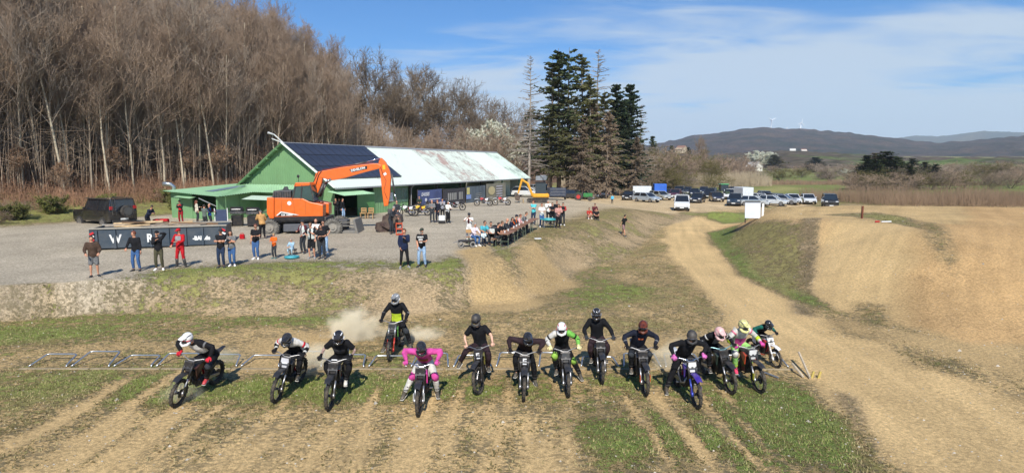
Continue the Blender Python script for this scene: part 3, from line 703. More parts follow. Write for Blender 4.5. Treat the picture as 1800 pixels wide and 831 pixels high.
# thin saplings along the edge, last year's leaves on some
LV = leafmat('dead_beech_leaves', C('a98567'), 0.3, 0.8, trans=0.3)
def leafy(key, cr_key, dens=4, sz=0.11, seed=1, zmax=1e9):
    me = PROTO[cr_key][1]; n = len(me.vertices)//6
    co = np.empty(len(me.vertices)*3); me.vertices.foreach_get('co', co); co = co.reshape(n, 6, 3)
    a = co[:, :3].mean(1); b = co[:, 3:].mean(1); r = np.random.default_rng(seed)
    k = r.integers(0, n, int(n*dens)); f = r.random(len(k))[:, None]; p = a[k]*(1-f)+b[k]*f
    p = p[p[:, 2] < zmax]; m = len(p)
    T = p[:, None, :]+r.normal(0, sz, (m, 3, 3)); PROTO[key] = tri_mesh('leaves', T)
leafy('lv_s0', 's0', 0.22, 0.09, 3); leafy('lv_s1', 's1', 0.16, 0.09, 4); leafy('lv_b0', 'b0', 2, 0.09, 5)
for i in range(40):
    q = rw.uniform(8, 15); s = rw.uniform(-28, 30); x = -34+NX.x*q+AX.x*s; y = 52+NX.y*q+AX.y*s
    k = rw.randrange(2); sc = rw.uniform(0.3, 0.75)
    t = put_tree(f's{k}', x, y, 'young beech holding copper dead leaves at the foot of the wood', 'copper-leaved young beeches at the wood edge', 'beech_sapling', BARK, TWIG2, sc)
    link('leaves', PROTO[f'lv_s{k}'], LV, t)
GREENISH = leafmat('bramble_leaves', C('7b7d45'), 0.4, 0.8, trans=0.2)
for i in range(26):
    q = rw.uniform(1.5, 6.5); s = rw.uniform(-28, 12); x = -34+NX.x*q+AX.x*s; y = 52+NX.y*q+AX.y*s
    t = put_tree(f'b{i%3}', x, y, 'low olive bramble shrub on the grassy slope below the wood', 'olive shrubs below the wood', 'shrub', BARKD, TWIG, rw.uniform(0.28, 0.5), cat='shrub', sz=.8)
    if i % 2 == 0: link('leaves', PROTO['lv_b0'], GREENISH, t)
UND = leafmat('undergrowth_stems', C('a5917c'), 0.4, 0.3, trans=0); UNDR = leafmat('brush_stems', C('a98368'), 0.4, 0.3, trans=0)
def wq(q, s): return (-34+NX.x*q+AX.x*s, 52+NX.y*q+AX.y*s)
def stems(name, label, poly_px, n, h, mcol, z=0, r=0.012, seed=1, lean=0.25, hz=1.0, twig=0):
    g = np.random.default_rng(seed); P = np.array(poly_px); lo, hi = P.min(0), P.max(0); XY = g.uniform(lo, hi, (n*4, 2)); XY = XY[poly_sd(XY[:, 0], XY[:, 1], [tuple(p) for p in P]) < 0][:n]
    Z = terrain(XY[:, 0], XY[:, 1]); k = len(XY); hh = h*g.uniform(0.4, 1.1, k)*(0.6+0.8*vnoise(XY[:, 0], XY[:, 1], 6, 3))
    B = np.stack([XY[:, 0], XY[:, 1], Z-.05], 1); Tt = B+np.stack([g.normal(0, lean, k)*hh, g.normal(0, lean, k)*hh, hh*hz], 1)
    segs = [(B[i], Tt[i], r, r*0.4) for i in range(k)]
    for j in range(twig):
        f = g.uniform(.3, .95, (k, 1)); q = B*(1-f)+Tt*f; e = q+g.normal(0, .16, (k, 3))*hh[:, None]+np.array([0, 0, .08])*hh[:, None]
        segs += [(q[i], e[i], r*.6, r*.3) for i in range(k)]
    o = link(name, seg_mesh(name, segs, 3), mcol); tag(o, label, None, None, 'stuff'); return o
stems('undergrowth', 'thin brown stems and brushwood filling the hillside wood', [wq(9, -34), wq(9, 60), wq(34, 66), wq(44, -34)], 13000, 11, UND, r=.03, lean=.07, twig=3)
stems('brushwood', 'low brown brush on the leaf-covered slope', [wq(5.5, -34), wq(5.5, 40), wq(14, 44), wq(14, -34)], 14000, 1.9, UNDR, r=.02, lean=.35, twig=3)
# --- trees behind the barn
def px_tree(key, px, ytop, Y, label, hnom, name='bare_tree', tm=BARKD, cm=TWIG3, group=None, cat='tree', z=None, rz=None, wide=1.0):
    top = aty(px, ytop, Y); z = ground(top.x, Y) if z is None else z
    s = (top.z-z)/hnom; t = put_tree(key, top.x, Y, label, group, name, tm, cm, s*wide, rz, z, cat, 1/wide); return t
OH = {}
for k in ('o0', 'o1', 'o2', 'w0', 'w1', 'w2', 'w3', 'w4', 'b0', 'b1', 'b2', 's0', 's1'):
    me_ = PROTO[k][1]; co = np.empty(len(me_.vertices)*3); me_.vertices.foreach_get('co', co); OH[k] = np.percentile(co.reshape(-1, 3)[:, 2], 98.5)
TREES = [('o0', 655, 102, 118, 'tallest round-crowned bare oak behind the solar roof', 1.0), ('o1', 605, 130, 112, 'bare oak between the hillside wood and the tallest oak', .9),
         ('o2', 715, 120, 122, 'wide bare oak with twin crown behind the pale barn roof', 1.05), ('o1', 745, 128, 126, 'bare oak right of the wide twin-crowned oak', 1.0),
         ('o0', 795, 150, 135, 'rounded bare oak standing apart above the middle of the barn ridge', 1.0), ('o2', 835, 172, 150, 'smaller bare oak right of the stand-alone rounded oak', 1.0),
         ('o1', 870, 182, 170, 'greyish bare oak above the far end of the barn', 1.0), ('o0', 905, 190, 190, 'hazy bare oak just left of the dead spruce', 1.0), ('o2', 690, 145, 140, 'bare oak half hidden behind the two big oaks', 1.0)]
for k, px, yt, Y, lab, wd in TREES: px_tree(k, px, yt, Y, lab, OH[k], cm=TWIGO, wide=wd*.95)
rb = random.Random(9)
for i in range(18):
    px = 590+i*18.0+rb.uniform(-6, 6); Y = rb.uniform(98, 128)
    px_tree(f'{"wsb"[i%3]}{i%2}', px, rb.uniform(215, 245)+max(0, px-800)*0.15, Y, 'brown bare bushy tree in the thicket behind the barn ridge', OH[f'{"wsb"[i%3]}{i%2}'], 'thicket_tree', BARKD, rb.choice((TWIG, TWIG2)), 'thicket trees behind the barn', wide=1.25)
BLO = leafmat('blossom', C('cfcfbb'), 0.15, 1, trans=0.3)
leafy('lv_b1w', 'b1', 4, 0.09, 8)
def blossom(px, yt, Y, lab, wide=1.6):
    t = px_tree('b1', px, yt, Y, lab, OH['b1'], 'blossom_tree', BARKD, TWIG3, wide=wide); link('blossom', PROTO['lv_b1w'], BLO, t)
blossom(862, 226, 118, 'white blossoming tree behind the far end of the barn roof', .85)
blossom(1340, 268, 560, 'white blossoming tree beside the pale field house', 1.3); blossom(1492, 298, 330, 'white blossoming bush left of the right-hand pines', 1.5)

# --- conifers
def conifer(h, seed, droop=0.35, dens=1.0, clear=0.12, wid=0.2, needles=True, bare_to=0.0):
    rnd = random.Random(seed); r = np.random.default_rng(seed)
    tr = limb((0, 0, -0.5), (rnd.uniform(-.02, .02), rnd.uniform(-.02, .02), 1), h+0.5, h*0.012+0.08, 12, rnd, 0.012, 0.02, 0.06)
    br = []; T = []
    z = h*clear
    while z < h*0.985:
        f = z/h; ln0 = h*wid*(1-f)**0.72+0.25
        for k in range(rnd.randint(6, 9)):
            if rnd.random() > dens: continue
            a = rnd.uniform(0, 6.28); ln = ln0*rnd.choice((.35, .6, .8, 1, 1.1, 1.35))*rnd.uniform(.85, 1.1)
            d = Vector((math.cos(a), math.sin(a), 0.25-droop*(1-f)+rnd.uniform(-.1, .1)))
            sg = limb((tr[-1][1].x*f, tr[-1][1].y*f, z+rnd.uniform(-.2, .2)), d, ln, (0.045 if needles else 0.085)*(1-f)+(0.012 if needles else .022), 4, rnd, 0.08, -0.05+0.1*f, 0.3); br += sg
            for s_ in sg:
                for j in range(5):
                    q = s_[0].lerp(s_[1], rnd.random()); o = s_[4].cross(Vector((0, 0, 1))).normalized()*rnd.choice((-1, 1))
                    dd = (s_[4]*0.7+o*rnd.uniform(.4, 1)+Vector((0, 0, -droop*rnd.random()))).normalized(); l2 = ln*rnd.uniform(.12, .26)+0.1
                    br.append((q, q+dd*l2, 0.012 if needles else .022, 0.005 if needles else .012, dd))
                    if needles and f >= bare_to:
                        for u in range(4):
                            c = q+dd*l2*rnd.uniform(0.0, 1.1); e = Vector((rnd.gauss(0, 1), rnd.gauss(0, 1), rnd.gauss(0, 1)-0.6)).normalized()
                            T.append((c-dd*0.22, c+dd*0.26, c+e*rnd.uniform(.16, .36)))
        z += h*0.022+0.12
    return seg_mesh('trunk', tr, 6), seg_mesh('branches', br, 3), (tri_mesh('needles', np.array([[list(v) for v in t] for t in T])) if T else None)
NG = leafmat('spruce_needles', C('465230'), 0.45, 0.5, trans=0.15); NO = leafmat('spruce_needles_olive', C('5a5a34'), 0.4, 0.5, trans=0.15); NB = leafmat('spruce_needles_browned', C('857460'), 0.35, 0.5, trans=0.15)
ND = leafmat('fir_needles_dark', C('324029'), 0.45, 0.5, trans=0.1); GREYB = leafmat('dead_wood', C('9a9084'), 0.2, 2, trans=0)
CP = {'live': conifer(24, 1, 0.5, 0.48, 0.26, 0.25), 'live2': conifer(24, 2, 0.55, 0.46, 0.24, 0.27), 'thin': conifer(24, 3, 0.5, 0.40, 0.2, 0.18), 'dead': conifer(24, 4, 0.35, 0.7, 0.2, 0.19, False), 'fir': conifer(20, 5, 0.25, 1.0, 0.10, 0.19), 'brown': conifer(18, 6, 0.55, 0.6, 0.16, 0.32)}
CH = {'live': 24, 'live2': 24, 'thin': 24, 'dead': 24, 'fir': 20, 'brown': 18}
def put_conifer(kind, px, ytop, Y, label, nm, tm=BARKD, bm=BARKD, group=None, wide=1.0, z=None, name='spruce_tree'):
    top = aty(px, ytop, Y); z = ground(top.x, Y) if z is None else z; s = (top.z-z)/CH[kind]
    t = empty(name, (top.x, Y, z), random.uniform(0, 6.28), label, 'tree', group); t.scale = (s*wide, s*wide, s)
    a, b_, c = CP[kind]; link('trunk', a, tm, t); link('branches', b_, bm, t)
    if c is not None: link('needles', c, nm, t)
    return t
put_conifer('dead', 930, 98, 98, 'tall dead grey spruce trunk with stub branches at the end of the barn', None, GREYB, GREYB, wide=0.85)
put_conifer('live', 985, 86, 108, 'tallest dark spruce of the clump, left of its twin', NG, wide=1.15); put_conifer('live2', 1000, 84, 112, 'dark spruce whose tip rises just right of the tallest one', NG)
put_conifer('thin', 968, 105, 106, 'slender spruce leaning out left of the tallest spruce', NO, wide=1.3)
put_conifer('thin', 1027, 92, 110, 'thin half-dead spruce with sparse grey top in the clump', NO, GREYB, GREYB, wide=1.1)
put_conifer('dead', 1053, 88, 112, 'dead spruce with bare bent top rising over the brown spruces', None, GREYB, GREYB, wide=1.1)
put_conifer('thin', 1040, 130, 106, 'grey sparse spruce between the two dead tops', NO, GREYB, GREYB)
put_conifer('live2', 1008, 165, 104, 'olive spruce filling the lower front of the clump', NO, wide=1.35)
put_conifer('live', 965, 190, 104, 'low olive spruce at the left foot of the clump', NO, wide=1.2)
put_conifer('brown', 1045, 178, 107, 'browned dying spruce in the middle of the clump', NB, wide=.85); put_conifer('brown', 1068, 195, 105, 'browned bushy spruce right of the middle of the clump', NB, wide=.8)
put_conifer('brown', 1025, 215, 101, 'shortest browned spruce at the front of the clump', NB, wide=.8)
put_conifer('fir', 1082, 146, 118, 'dark green fir left of the matching fir at the right of the clump', ND); put_conifer('fir', 1108, 146, 120, 'dark green pointed fir at the right of the clump', ND); put_conifer('fir', 1094, 175, 116, 'shorter dark fir in front of the two dark firs', ND)
put_conifer('dead', 1130, 184, 124, 'bare grey leaning spruce right of the dark firs', None, GREYB, GREYB, wide=1.1)
put_conifer('fir', 1146, 238, 190, 'small dark fir far behind the brown bushes', NG); put_conifer('fir', 1210, 258, 260, 'tiny dark fir among the far bushes', ND)
put_conifer('fir', 1180, 255, 230, 'slim small fir left of the tiny far fir', NG)
put_conifer('fir', 1523, 272, 150, 'pointed dark pine at the left of the right-hand grove', ND, wide=2.4); put_conifer('fir', 1560, 265, 155, 'broad dark pine in the middle of the right-hand grove', NG, wide=3.6)
put_conifer('fir', 1540, 268, 210, 'brownish spruce between the two dark pines on the right', NB, wide=2.4); put_conifer('fir', 1605, 278, 205, 'dark spruce near the right end of the grove', ND, wide=2.5)
put_conifer('fir', 1625, 284, 210, 'small spruce at the right end of the grove', NO, wide=2.8); put_conifer('fir', 1432, 276, 420, 'dark far firs above the dry hedge', ND, wide=5); put_conifer('fir', 1360, 272, 460, 'olive far fir right of the blossoming tree', NO, wide=5)
px_tree('o0', 1550, 292, 175, 'bare grey tree in front of the broad dark pine', OH['o0'], wide=1.1); px_tree('o2', 1598, 290, 180, 'bare spreading tree in front of the right-end spruce', OH['o2'], wide=1.2)
px_tree('o1', 1232, 244, 200, 'slim reddish bare tree among the brown bushes', OH['o1'], cm=TWIG2, wide=.6)
px_tree('o1', 1690, 290, 185, 'bare tree beyond the right-end spruce', OH['o1'], wide=1.2); px_tree('o0', 1760, 300, 190, 'bare tree at the far right over the hedge', OH['o0'], wide=1.2)
# --- bushes on the plain
BOL = leafmat('bush_buds', C('7c7448'), 0.3, 0.6, trans=0.2)
BUSH = [(1128, 266, 150, 8), (1150, 258, 165, 0), (1172, 262, 170, 0), (1195, 272, 175, 0), (1105, 280, 145, 0), (1220, 268, 190, 0), (1248, 270, 190, 0), (1278, 280, 210, 0), (1160, 276, 155, 0), (1300, 275, 230, 0), (1185, 280, 160, 0), (1240, 282, 175, 0)]
for i, (px, yt, Y, _) in enumerate(BUSH):
    t = px_tree(f'b{i%3}', px, yt, Y, 'brown leafless bush in the thicket beyond the parked cars', OH[f'b{i%3}'], 'bush', BARKD, (TWIG2, TWIG, BOL)[i % 3], 'brown bushes beyond the parked cars', 'bush', wide=1.5)
for i in range(44):
    px = 1190+i*15+rb.uniform(-8, 8); Y = rb.uniform(230, 420)
    px_tree(f'b{i%3}', px, rb.uniform(280, 300)+(0 if px < 1500 else 4), Y, 'distant brown bush on the plain', OH[f'b{i%3}'], 'bush', BARKD, rb.choice((TWIG2, TWIG, BOL, TWIG3)), 'distant bushes on the plain', 'bush', wide=2.4)
for i in range(15):
    px = 1055+i*15+rb.uniform(-8, 8); Y = rb.uniform(150, 200)
    px_tree(f'b{i%3}', px, rb.uniform(300, 314), Y, 'low straw-coloured shrub behind the reeds', OH[f'b{i%3}'], 'shrub', BARKD, rb.choice((TWIG2, BOL, TWIG3)), 'low shrubs behind the reeds', 'shrub', wide=2.2)
# --- hedge of fine stems on the right: one mass nobody could count
HEDGE = leafmat('hedge_stems', C('8a745e'), 0.3, 0.25, trans=0); REED = leafmat('reed', C('c9b79a'), 0.25, 0.3, trans=0.2)
stems('hedge', 'long low brown leafless hedge behind the sandy tabletop', [(49, 97), (56, 88), (120, 78), (120, 98), (60, 106), (50, 106)], 18000, 2.1, HEDGE, r=0.02, lean=.16)
stems('reeds', 'pale dry reeds in a strip behind the parked cars', [(12, 140), (26, 142), (52, 165), (80, 185), (84, 200), (50, 182), (12, 156)], 14000, 3.4, REED, r=0.035, lean=.10)
stems('dry_grass_strip', 'straw-coloured tall grass strip across the fields', [(60, 205), (150, 190), (150, 197), (60, 215)], 5000, 1.8, HEDGE, r=0.05, lean=.2)

# --- tufts of grass and stones on the near ground
def tufts(name, label, n, zone, mcol, h, wdt, seed, blades=4):
    g = np.random.default_rng(seed); x0, x1, y0, y1 = zone
    Y = y0*((y1/y0)**g.random(n)); X = g.uniform(-1, 1, n)*np.minimum(Y*0.93+1, x1)
    S, V, G = zones(X, Y); keep = g.random(n) < pick(S, V, G, X, Y); X, Y = X[keep], Y[keep]; n = len(X); Z = terrain(X, Y)
    T = []
    for k in range(blades):
        a = g.uniform(0, 6.28, n); hh = h*g.uniform(.4, 1.3, n); sp = wdt*g.uniform(.5, 1.3, n); d = np.stack([np.cos(a), np.sin(a)], 1)
        c = np.stack([X+g.normal(0, wdt, n), Y+g.normal(0, wdt, n), Z-0.01], 1); e = np.stack([-d[:, 1], d[:, 0], 0*a], 1)*(sp*.28)[:, None]
        tp = c+np.stack([d[:, 0]*sp, d[:, 1]*sp, hh], 1); T.append(np.stack([c-e, c+e, tp], 1))
    o = link(name, tri_mesh(name, np.concatenate(T)), mcol); tag(o, label, None, None, 'stuff')
TG = leafmat('grass_green', C('8f9856'), 0.35, 0.7, trans=0.3); TS = leafmat('grass_dry', C('bdac7c'), 0.35, 0.7, trans=0.3); TD = leafmat('grass_olive', C('7c724a'), 0.35, 0.7, trans=0.3)
def pick(S, V, G, X, Y): gr = np.clip((V[:, 1]/(V[:, 0]+1e-6)-1.0)*3, 0, 1); return np.clip((G-.35)*1.6, 0, 1)*gr
tufts('grass', 'short green grass on the start field', 90000, (0, 40, 8, 60), TG, 0.055, 0.05, 11)
def pick(S, V, G, X, Y): gr = np.clip((V[:, 1]/(V[:, 0]+1e-6)-1.0)*3, 0, 1); return np.clip((G-.12)*1.3, 0, .8)*(1-.7*gr)
tufts('dry_grass', 'dry straw-coloured tufts on sand and banks', 90000, (0, 40, 8, 62), TS, 0.05, 0.05, 12)
def pick(S, V, G, X, Y): return np.clip((G-.06)*.8, 0, .4)
tufts('weeds', 'olive weeds scattered over the sand', 90000, (0, 40, 8, 50), TD, 0.045, 0.075, 13, 5)
# stones
g = np.random.default_rng(5); n = 7000; Y = 9*((60/9)**g.random(n)); X = g.uniform(-1, 1, n)*(Y*.92)
Z = terrain(X, Y); bankm = (Z > .25) & (Z < 1.25) & (X < 16); keep = g.random(n) < np.where(bankm, .9, .25); X, Y, Z = X[keep], Y[keep], Z[keep]; n = len(X)
r = g.uniform(.012, .035, n)*np.where(g.random(n) < .03, 2.2, 1)
oc = np.array([(1, 0, 0), (0, 1, 0), (-1, 0, 0), (0, -1, 0), (0, 0, .8), (0, 0, -.8)], float)
V3 = (np.stack([X, Y, Z], 1)[:, None, :]+oc[None]*r[:, None, None]*g.uniform(.6, 1.3, (n, 6, 1)))
fs = np.array([(0, 1, 4), (1, 2, 4), (2, 3, 4), (3, 0, 4), (1, 0, 5), (2, 1, 5), (3, 2, 5), (0, 3, 5)])
T = V3[:, fs].reshape(-1, 3, 3)
o = link('stones', tri_mesh('stones', T), mat('stone', (0.42, 0.38, 0.31), 0.9, var=.35, scale=3)); tag(o, 'loose pale stones scattered over field and bank', None, None, 'stuff')

for i, (px, yt, Y) in enumerate([(1500, 300, 150), (1512, 305, 140), (1540, 300, 145), (1575, 296, 150), (1590, 305, 140), (1615, 300, 150), (1640, 298, 150), (1670, 300, 155), (1700, 298, 160), (1740, 302, 150), (1780, 300, 160)]):
    px_tree(f'b{i%3}', px, yt, Y, 'dark bare bush among the right-hand pines', OH[f'b{i%3}'], 'bush', BARKD, (TWIGO, TWIG, BOL)[i % 3], 'bushes among the right-hand pines', 'bush', wide=1.8)

for px, yt, Y, k, nm, wd, lab in ((1538, 280, 148, 'fir', NG, 2.6, 'low dark pine left of the broad pine on the right'), (1578, 276, 158, 'fir', ND, 2.8, 'dark pine directly right of the broad pine'), (1512, 292, 152, 'fir', ND, 2.4, 'lowest dark pine at the left edge of the right-hand grove'), (1598, 290, 150, 'fir', NG, 2.8, 'squat pine before the spruce at the right of the grove'), (1646, 288, 165, 'fir', ND, 2.6, 'dark pine beyond the right end of the grove'),
    (1032, 140, 109, 'live2', NO, 1.05, 'olive spruce filling the gap right of the two tallest spruces'), (1060, 158, 111, 'live', NO, 1.1, 'olive-brown spruce left of the dark firs'), (1118, 240, 112, 'brown', NB, .8, 'short browned spruce at the right foot of the clump')):
    put_conifer(k, px, yt, Y, lab, nm, wide=wd)
# ------------------------------------------------------------------ people

def remesh(me, vox, smooth=1):
    o = bpy.data.objects.new('tmp', me); COL.objects.link(o)
    m = o.modifiers.new('r', 'REMESH'); m.mode = 'VOXEL'; m.voxel_size = vox; m.use_smooth_shade = True
    if smooth: s = o.modifiers.new('s', 'SMOOTH'); s.iterations = smooth; s.factor = 0.5
    dg = bpy.context.evaluated_depsgraph_get(); n = bpy.data.meshes.new_from_object(o.evaluated_get(dg))
    bpy.data.objects.remove(o); n.materials.clear(); n.materials.append(None); return n
def ik(a, c, l1, l2, pole):
    """middle joint between a and c; returns (middle, end) – the end is pulled in when out of reach"""
    d = c-a; L_ = d.length; mx = (l1+l2)*0.998
    if L_ > mx: c = a+d*(mx/L_); d = c-a; L_ = mx
    x = (l1*l1-l2*l2+L_*L_)/(2*L_); h = math.sqrt(max(l1*l1-x*x, 0)); u = d/L_
    p = Vector(pole); p = p-u*p.dot(u)
    if p.length < 1e-4: p = u.orthogonal()
    return a+u*x+p.normalized()*h, c
SKIN = mat('skin', C('c68f72'), 0.6, var=.08, scale=9); SKIN2 = mat('skin_pale', C('d9ab90'), 0.6, var=.08, scale=9)
SKIN3 = mat('skin_tattooed', C('9a7f74'), 0.6, var=.4, scale=22)
EYE = mat('eye_dark', (0.02, 0.015, 0.012), 0.3); LIP = mat('lip', C('96574a'), 0.6)
HAIRS = {'dark': mat('hair_dark', C('2c211b'), 0.6, var=.3, scale=40), 'brown': mat('hair_brown', C('5a4029'), 0.6, var=.3, scale=40), 'grey': mat('hair_grey', C('8f8a84'), 0.6, var=.25, scale=40), 'fair': mat('hair_fair', C('a88a5c'), 0.6, var=.3, scale=40), 'red': mat('hair_red', C('6e3a26'), 0.6, var=.3, scale=40)}
def cloth(hexc, name=None): return mat('cloth_'+hexc, C(hexc), 0.85, var=.28, scale=9, bump=1.0, spec=.2)
def face_dir(fwd, up=(0, 0, 1)):
    y = Vector(fwd).normalized(); x = y.cross(Vector(up)); x.normalize(); z = x.cross(y)
    return Matrix(((x.x, y.x, z.x, 0), (x.y, y.y, z.y, 0), (x.z, y.z, z.z, 0), (0, 0, 0, 1)))
def hand(mb, w, d, palm, s=1.0, curl=0.8, side=1):
    """palm and five fingers, from the wrist w along d; palm = direction the palm faces"""
    d = d.normalized(); pn = (palm-d*palm.dot(d)); pn = pn.normalized() if pn.length > 1e-3 else d.orthogonal().normalized(); sx = d.cross(pn)*side
    mb.tube([w-d*.02*s, w+d*.045*s, w+d*.09*s], [(.028*s, .017*s), (.042*s, .016*s), (.042*s, .013*s)], 7, up=pn)
    for i, (o, l) in enumerate(((-.032, .065), (-.011, .078), (.011, .073), (.031, .055))):
        b = w+d*.085*s+sx*o*s; c1 = curl*.55; c2 = curl*1.25
        p1 = b+(d*math.cos(c1)+pn*math.sin(c1))*l*.5*s; p2 = p1+(d*math.cos(c2)+pn*math.sin(c2))*l*.55*s
        mb.tube([b, p1, p2], [.0105*s, .0095*s, .007*s], 5)
    b = w+d*.025*s-sx*.035*s; p1 = b+(d*.6-sx*.65+pn*.35).normalized()*.035*s; mb.tube([b, p1, p1+(d*.9+pn*.5).normalized()*.03*s], [.013*s, .011*s, .008*s], 5)
def torso_sections(J, k=1.0, belly=0.0, fem=False):
    pe, ch, ne = J['pelvis'], J['chest'], J['neck']
    mid = pe.lerp(ch, 0.5)+J.get('bend', V(0, 0, 0))
    sh = ch.lerp(ne, 0.45)
    w = [(.150, .105), (.160, .115), (.142+belly*.5, .100+belly), (.165, .112+belly*.4), (.178, .098), (.105, .07), (.058, .058)]
    if fem: w = [(.160, .115), (.168, .118), (.128+belly*.5, .095+belly), (.148, .115+belly*.3), (.155, .09), (.09, .062), (.048, .05)]
    p = [pe-(ch-pe).normalized()*.07, pe+(ch-pe)*.02, mid, ch, sh, ch.lerp(ne, .8), ne]
    return p, [(a*k, b*k) for a, b in w]
def limb_pts(a, m, c, ra, rm, rc):
    return [a, a.lerp(m, .35), m.lerp(a, .08), m.lerp(c, .25), m.lerp(c, .6), c], [ra, ra*.96, rm, rm*1.04, (rm+rc)*.5, rc]
def person(name_label, loc, yaw, J, c, s=1.0, vox=.03, group=None, M=None):
    """J joints in metres for a 1.75 m figure facing +Y; c clothing dictionary; returns the Empty"""
    root = empty('person', loc, yaw, name_label, 'person', group, s)
    if M is not None: root.matrix_world = M
    fem = c.get('fem', False); belly = c.get('belly', 0.0); skin = c.get('skin', SKIN)
    fwd = c.get('fwd', V(0, 1, 0)); hf = J.get('look', V(0, 1, -.1)).normalized(); hM = face_dir(hf); hd = J['head']
    tp, tw = torso_sections(J, .94, belly, fem)
    b = MB(); b.tube(tp, tw, 12, up=fwd)
    for sd in 'LR':
        b.tube(*limb_pts(J['sh'+sd], J['el'+sd], J['ha'+sd], .050, .038, .027), 8)
        b.tube(*limb_pts(J['hi'+sd], J['kn'+sd], J['an'+sd], .085, .055, .037), 8)
        b.ell(J['sh'+sd], .058, 8, 6)
        b.tube([J['an'+sd]-V(0, 0, .0), J['an'+sd].lerp(J['to'+sd], .35)-V(0, 0, .015), J['an'+sd].lerp(J['to'+sd], .7)-V(0, 0, .02)], [.036, .03, .02], 7)
    b.tube([J['neck']-V(0, 0, .03), hd-hf*.01], [.052, .05], 8)
    if 'helmet' not in c:
        b.ell(hd, (.074, .092, .112), 14, 10, hM); b.ell(hd+hM.to_3x3() @ V(0, .035, -.06), (.05, .05, .05), 8, 6)
        b.tube([hd+hM.to_3x3() @ V(0, .085, .02), hd+hM.to_3x3() @ V(0, .108, -.02)], [.011, .017], 6)
        for sx in (-1, 1): b.ell(hd+hM.to_3x3() @ V(.076*sx, -.005, -.005), (.012, .022, .032), 6, 5, hM)
    else: b.ell(hd, (.08, .095, .11), 10, 8, hM)
    me = remesh(b.mesh('body'), vox if 'helmet' not in c else vox)
    # the hands join the same skin, finger by finger
    hb = MB()
    for sd in 'LR':
        d = (J['ha'+sd]-J['el'+sd]).normalized(); hdv = J.get('hd'+sd, d); pm = J.get('pm'+sd, V(0, 0, -1) if abs(d.z) < .7 else V(1 if sd == 'L' else -1, 0, 0))
        hand(hb, J['ha'+sd], hdv, pm, 1.0, J.get('curl', .7), 1 if sd == 'R' else -1)
    if 'glove' in c: 
        gm_ = MB(); 
        for sd in 'LR':
            d = (J['ha'+sd]-J['el'+sd]).normalized(); hdv = J.get('hd'+sd, d); pm = J.get('pm'+sd, V(0, 0, -1))
            g1 = MB(); hand(g1, J['ha'+sd], hdv, pm, 1.22, J.get('curl', 1.3), 1 if sd == 'R' else -1); g1.tube([J['ha'+sd]-d*.05, J['ha'+sd]+d*.01], [.037, .035], 8)
            g1.build('glove', c['glove'], root, True)
    bm = bmesh.new(); bm.from_mesh(me); 
    tmp = hb.mesh('h', True); bm.from_mesh(tmp); bm.to_mesh(me); bm.free(); bpy.data.meshes.remove(tmp)
    me.polygons.foreach_set('use_smooth', [True]*len(me.polygons)); link('body', me, skin, root)
    # shirt
    if 'top' in c:
        sb = MB(); kk = c.get('loose', 1.08 if 'helmet' not in c else 1.22); tp2, tw2 = torso_sections(J, kk, belly, fem)
        hem = c.get('hem', 0.10); tp2[0] = tp2[0]-(J['chest']-J['pelvis']).normalized()*(hem-.07)
        sb.tube(tp2[:-1]+[J['neck']-V(0, 0, .015)], tw2[:-1]+[(.066, .066)], 14, up=fwd)
        sl = c.get('sleeve', 1.0)      # 0 none, .5 short, 1 long
        slb = sb if 'sleeve_mat' not in c else None
        for sd in 'LR':
            tgt = sb if slb is not None else MB()
            m2 = c['sleeve_mat'] if 'sleeve_mat' in c else None
            sh, el, ha = J['sh'+sd], J['el'+sd], J['ha'+sd]
            tgt.ell(sh, .075*kk, 8, 6)
            if sl >= 1: tgt.tube(*limb_pts(sh, el, el.lerp(ha, .95), .068*kk, .052*kk, .040*kk), 9)
            elif sl > 0: tgt.tube([sh, sh.lerp(el, .4), sh.lerp(el, sl*1.5)], [.070*kk, .066*kk, .064*kk], 9)
            if slb is None:
                if isinstance(m2, dict): m2 = m2[sd]
                link('sleeve', remesh(tgt.mesh('sleeve'), vox*.9), m2, root)
        link('top', remesh(sb.mesh('top'), vox*.9), c['top'], root)
    for bi, (bmat, f0, f1) in enumerate(c.get('bands', [])):
        for sd in 'LR':
            sh, el, ha = J['sh'+sd], J['el'+sd], J['ha'+sd]; A = (lambda f: sh.lerp(el, f) if f <= 1 else el.lerp(ha, f-1)); kk = c.get('loose', 1.22)
            q = MB(); q.tube([A(f0), A(f1)], [.072*kk*(1-.22*f0), .072*kk*(1-.22*f1)], 10); q.build('sleeve_stripe', bmat, root, True)
    if 'kneepad' in c:
        for sd in 'LR': kn = J['kn'+sd]; q = MB(); q.tube([kn.lerp(J['hi'+sd], .22), kn+V(0, .012, 0), kn.lerp(J['an'+sd], .2)], [.086, .094, .078], 9); q.build('knee_patch', c['kneepad'], root, True)
    if 'legs' in c:
        pb = MB(); kl = c.get('lk', 1.0 if 'helmet' not in c else 1.15); tp2, tw2 = torso_sections(J, 1.03, belly*.6, fem)
        pb.tube(tp2[:2]+[tp2[1].lerp(tp2[2], .5)], [tw2[0], tw2[1], (tw2[1][0]*.97, tw2[1][1]*.97)], 12, up=fwd)
        ll = c.get('leglen', 1.0)
        for sd in 'LR':
            hi, kn, an = J['hi'+sd], J['kn'+sd], J['an'+sd]
            if ll >= 1: pb.tube(*limb_pts(hi, kn, kn.lerp(an, .96), .098*kl, .070*kl, .055*kl), 10)
            else: pb.tube([hi, hi.lerp(kn, .5), hi.lerp(kn, .97)], [.10*kl, .095*kl, .088*kl], 10)
        link('trousers' if ll >= 1 else 'shorts', remesh(pb.mesh('legs'), vox*.9), c['legs'], root)
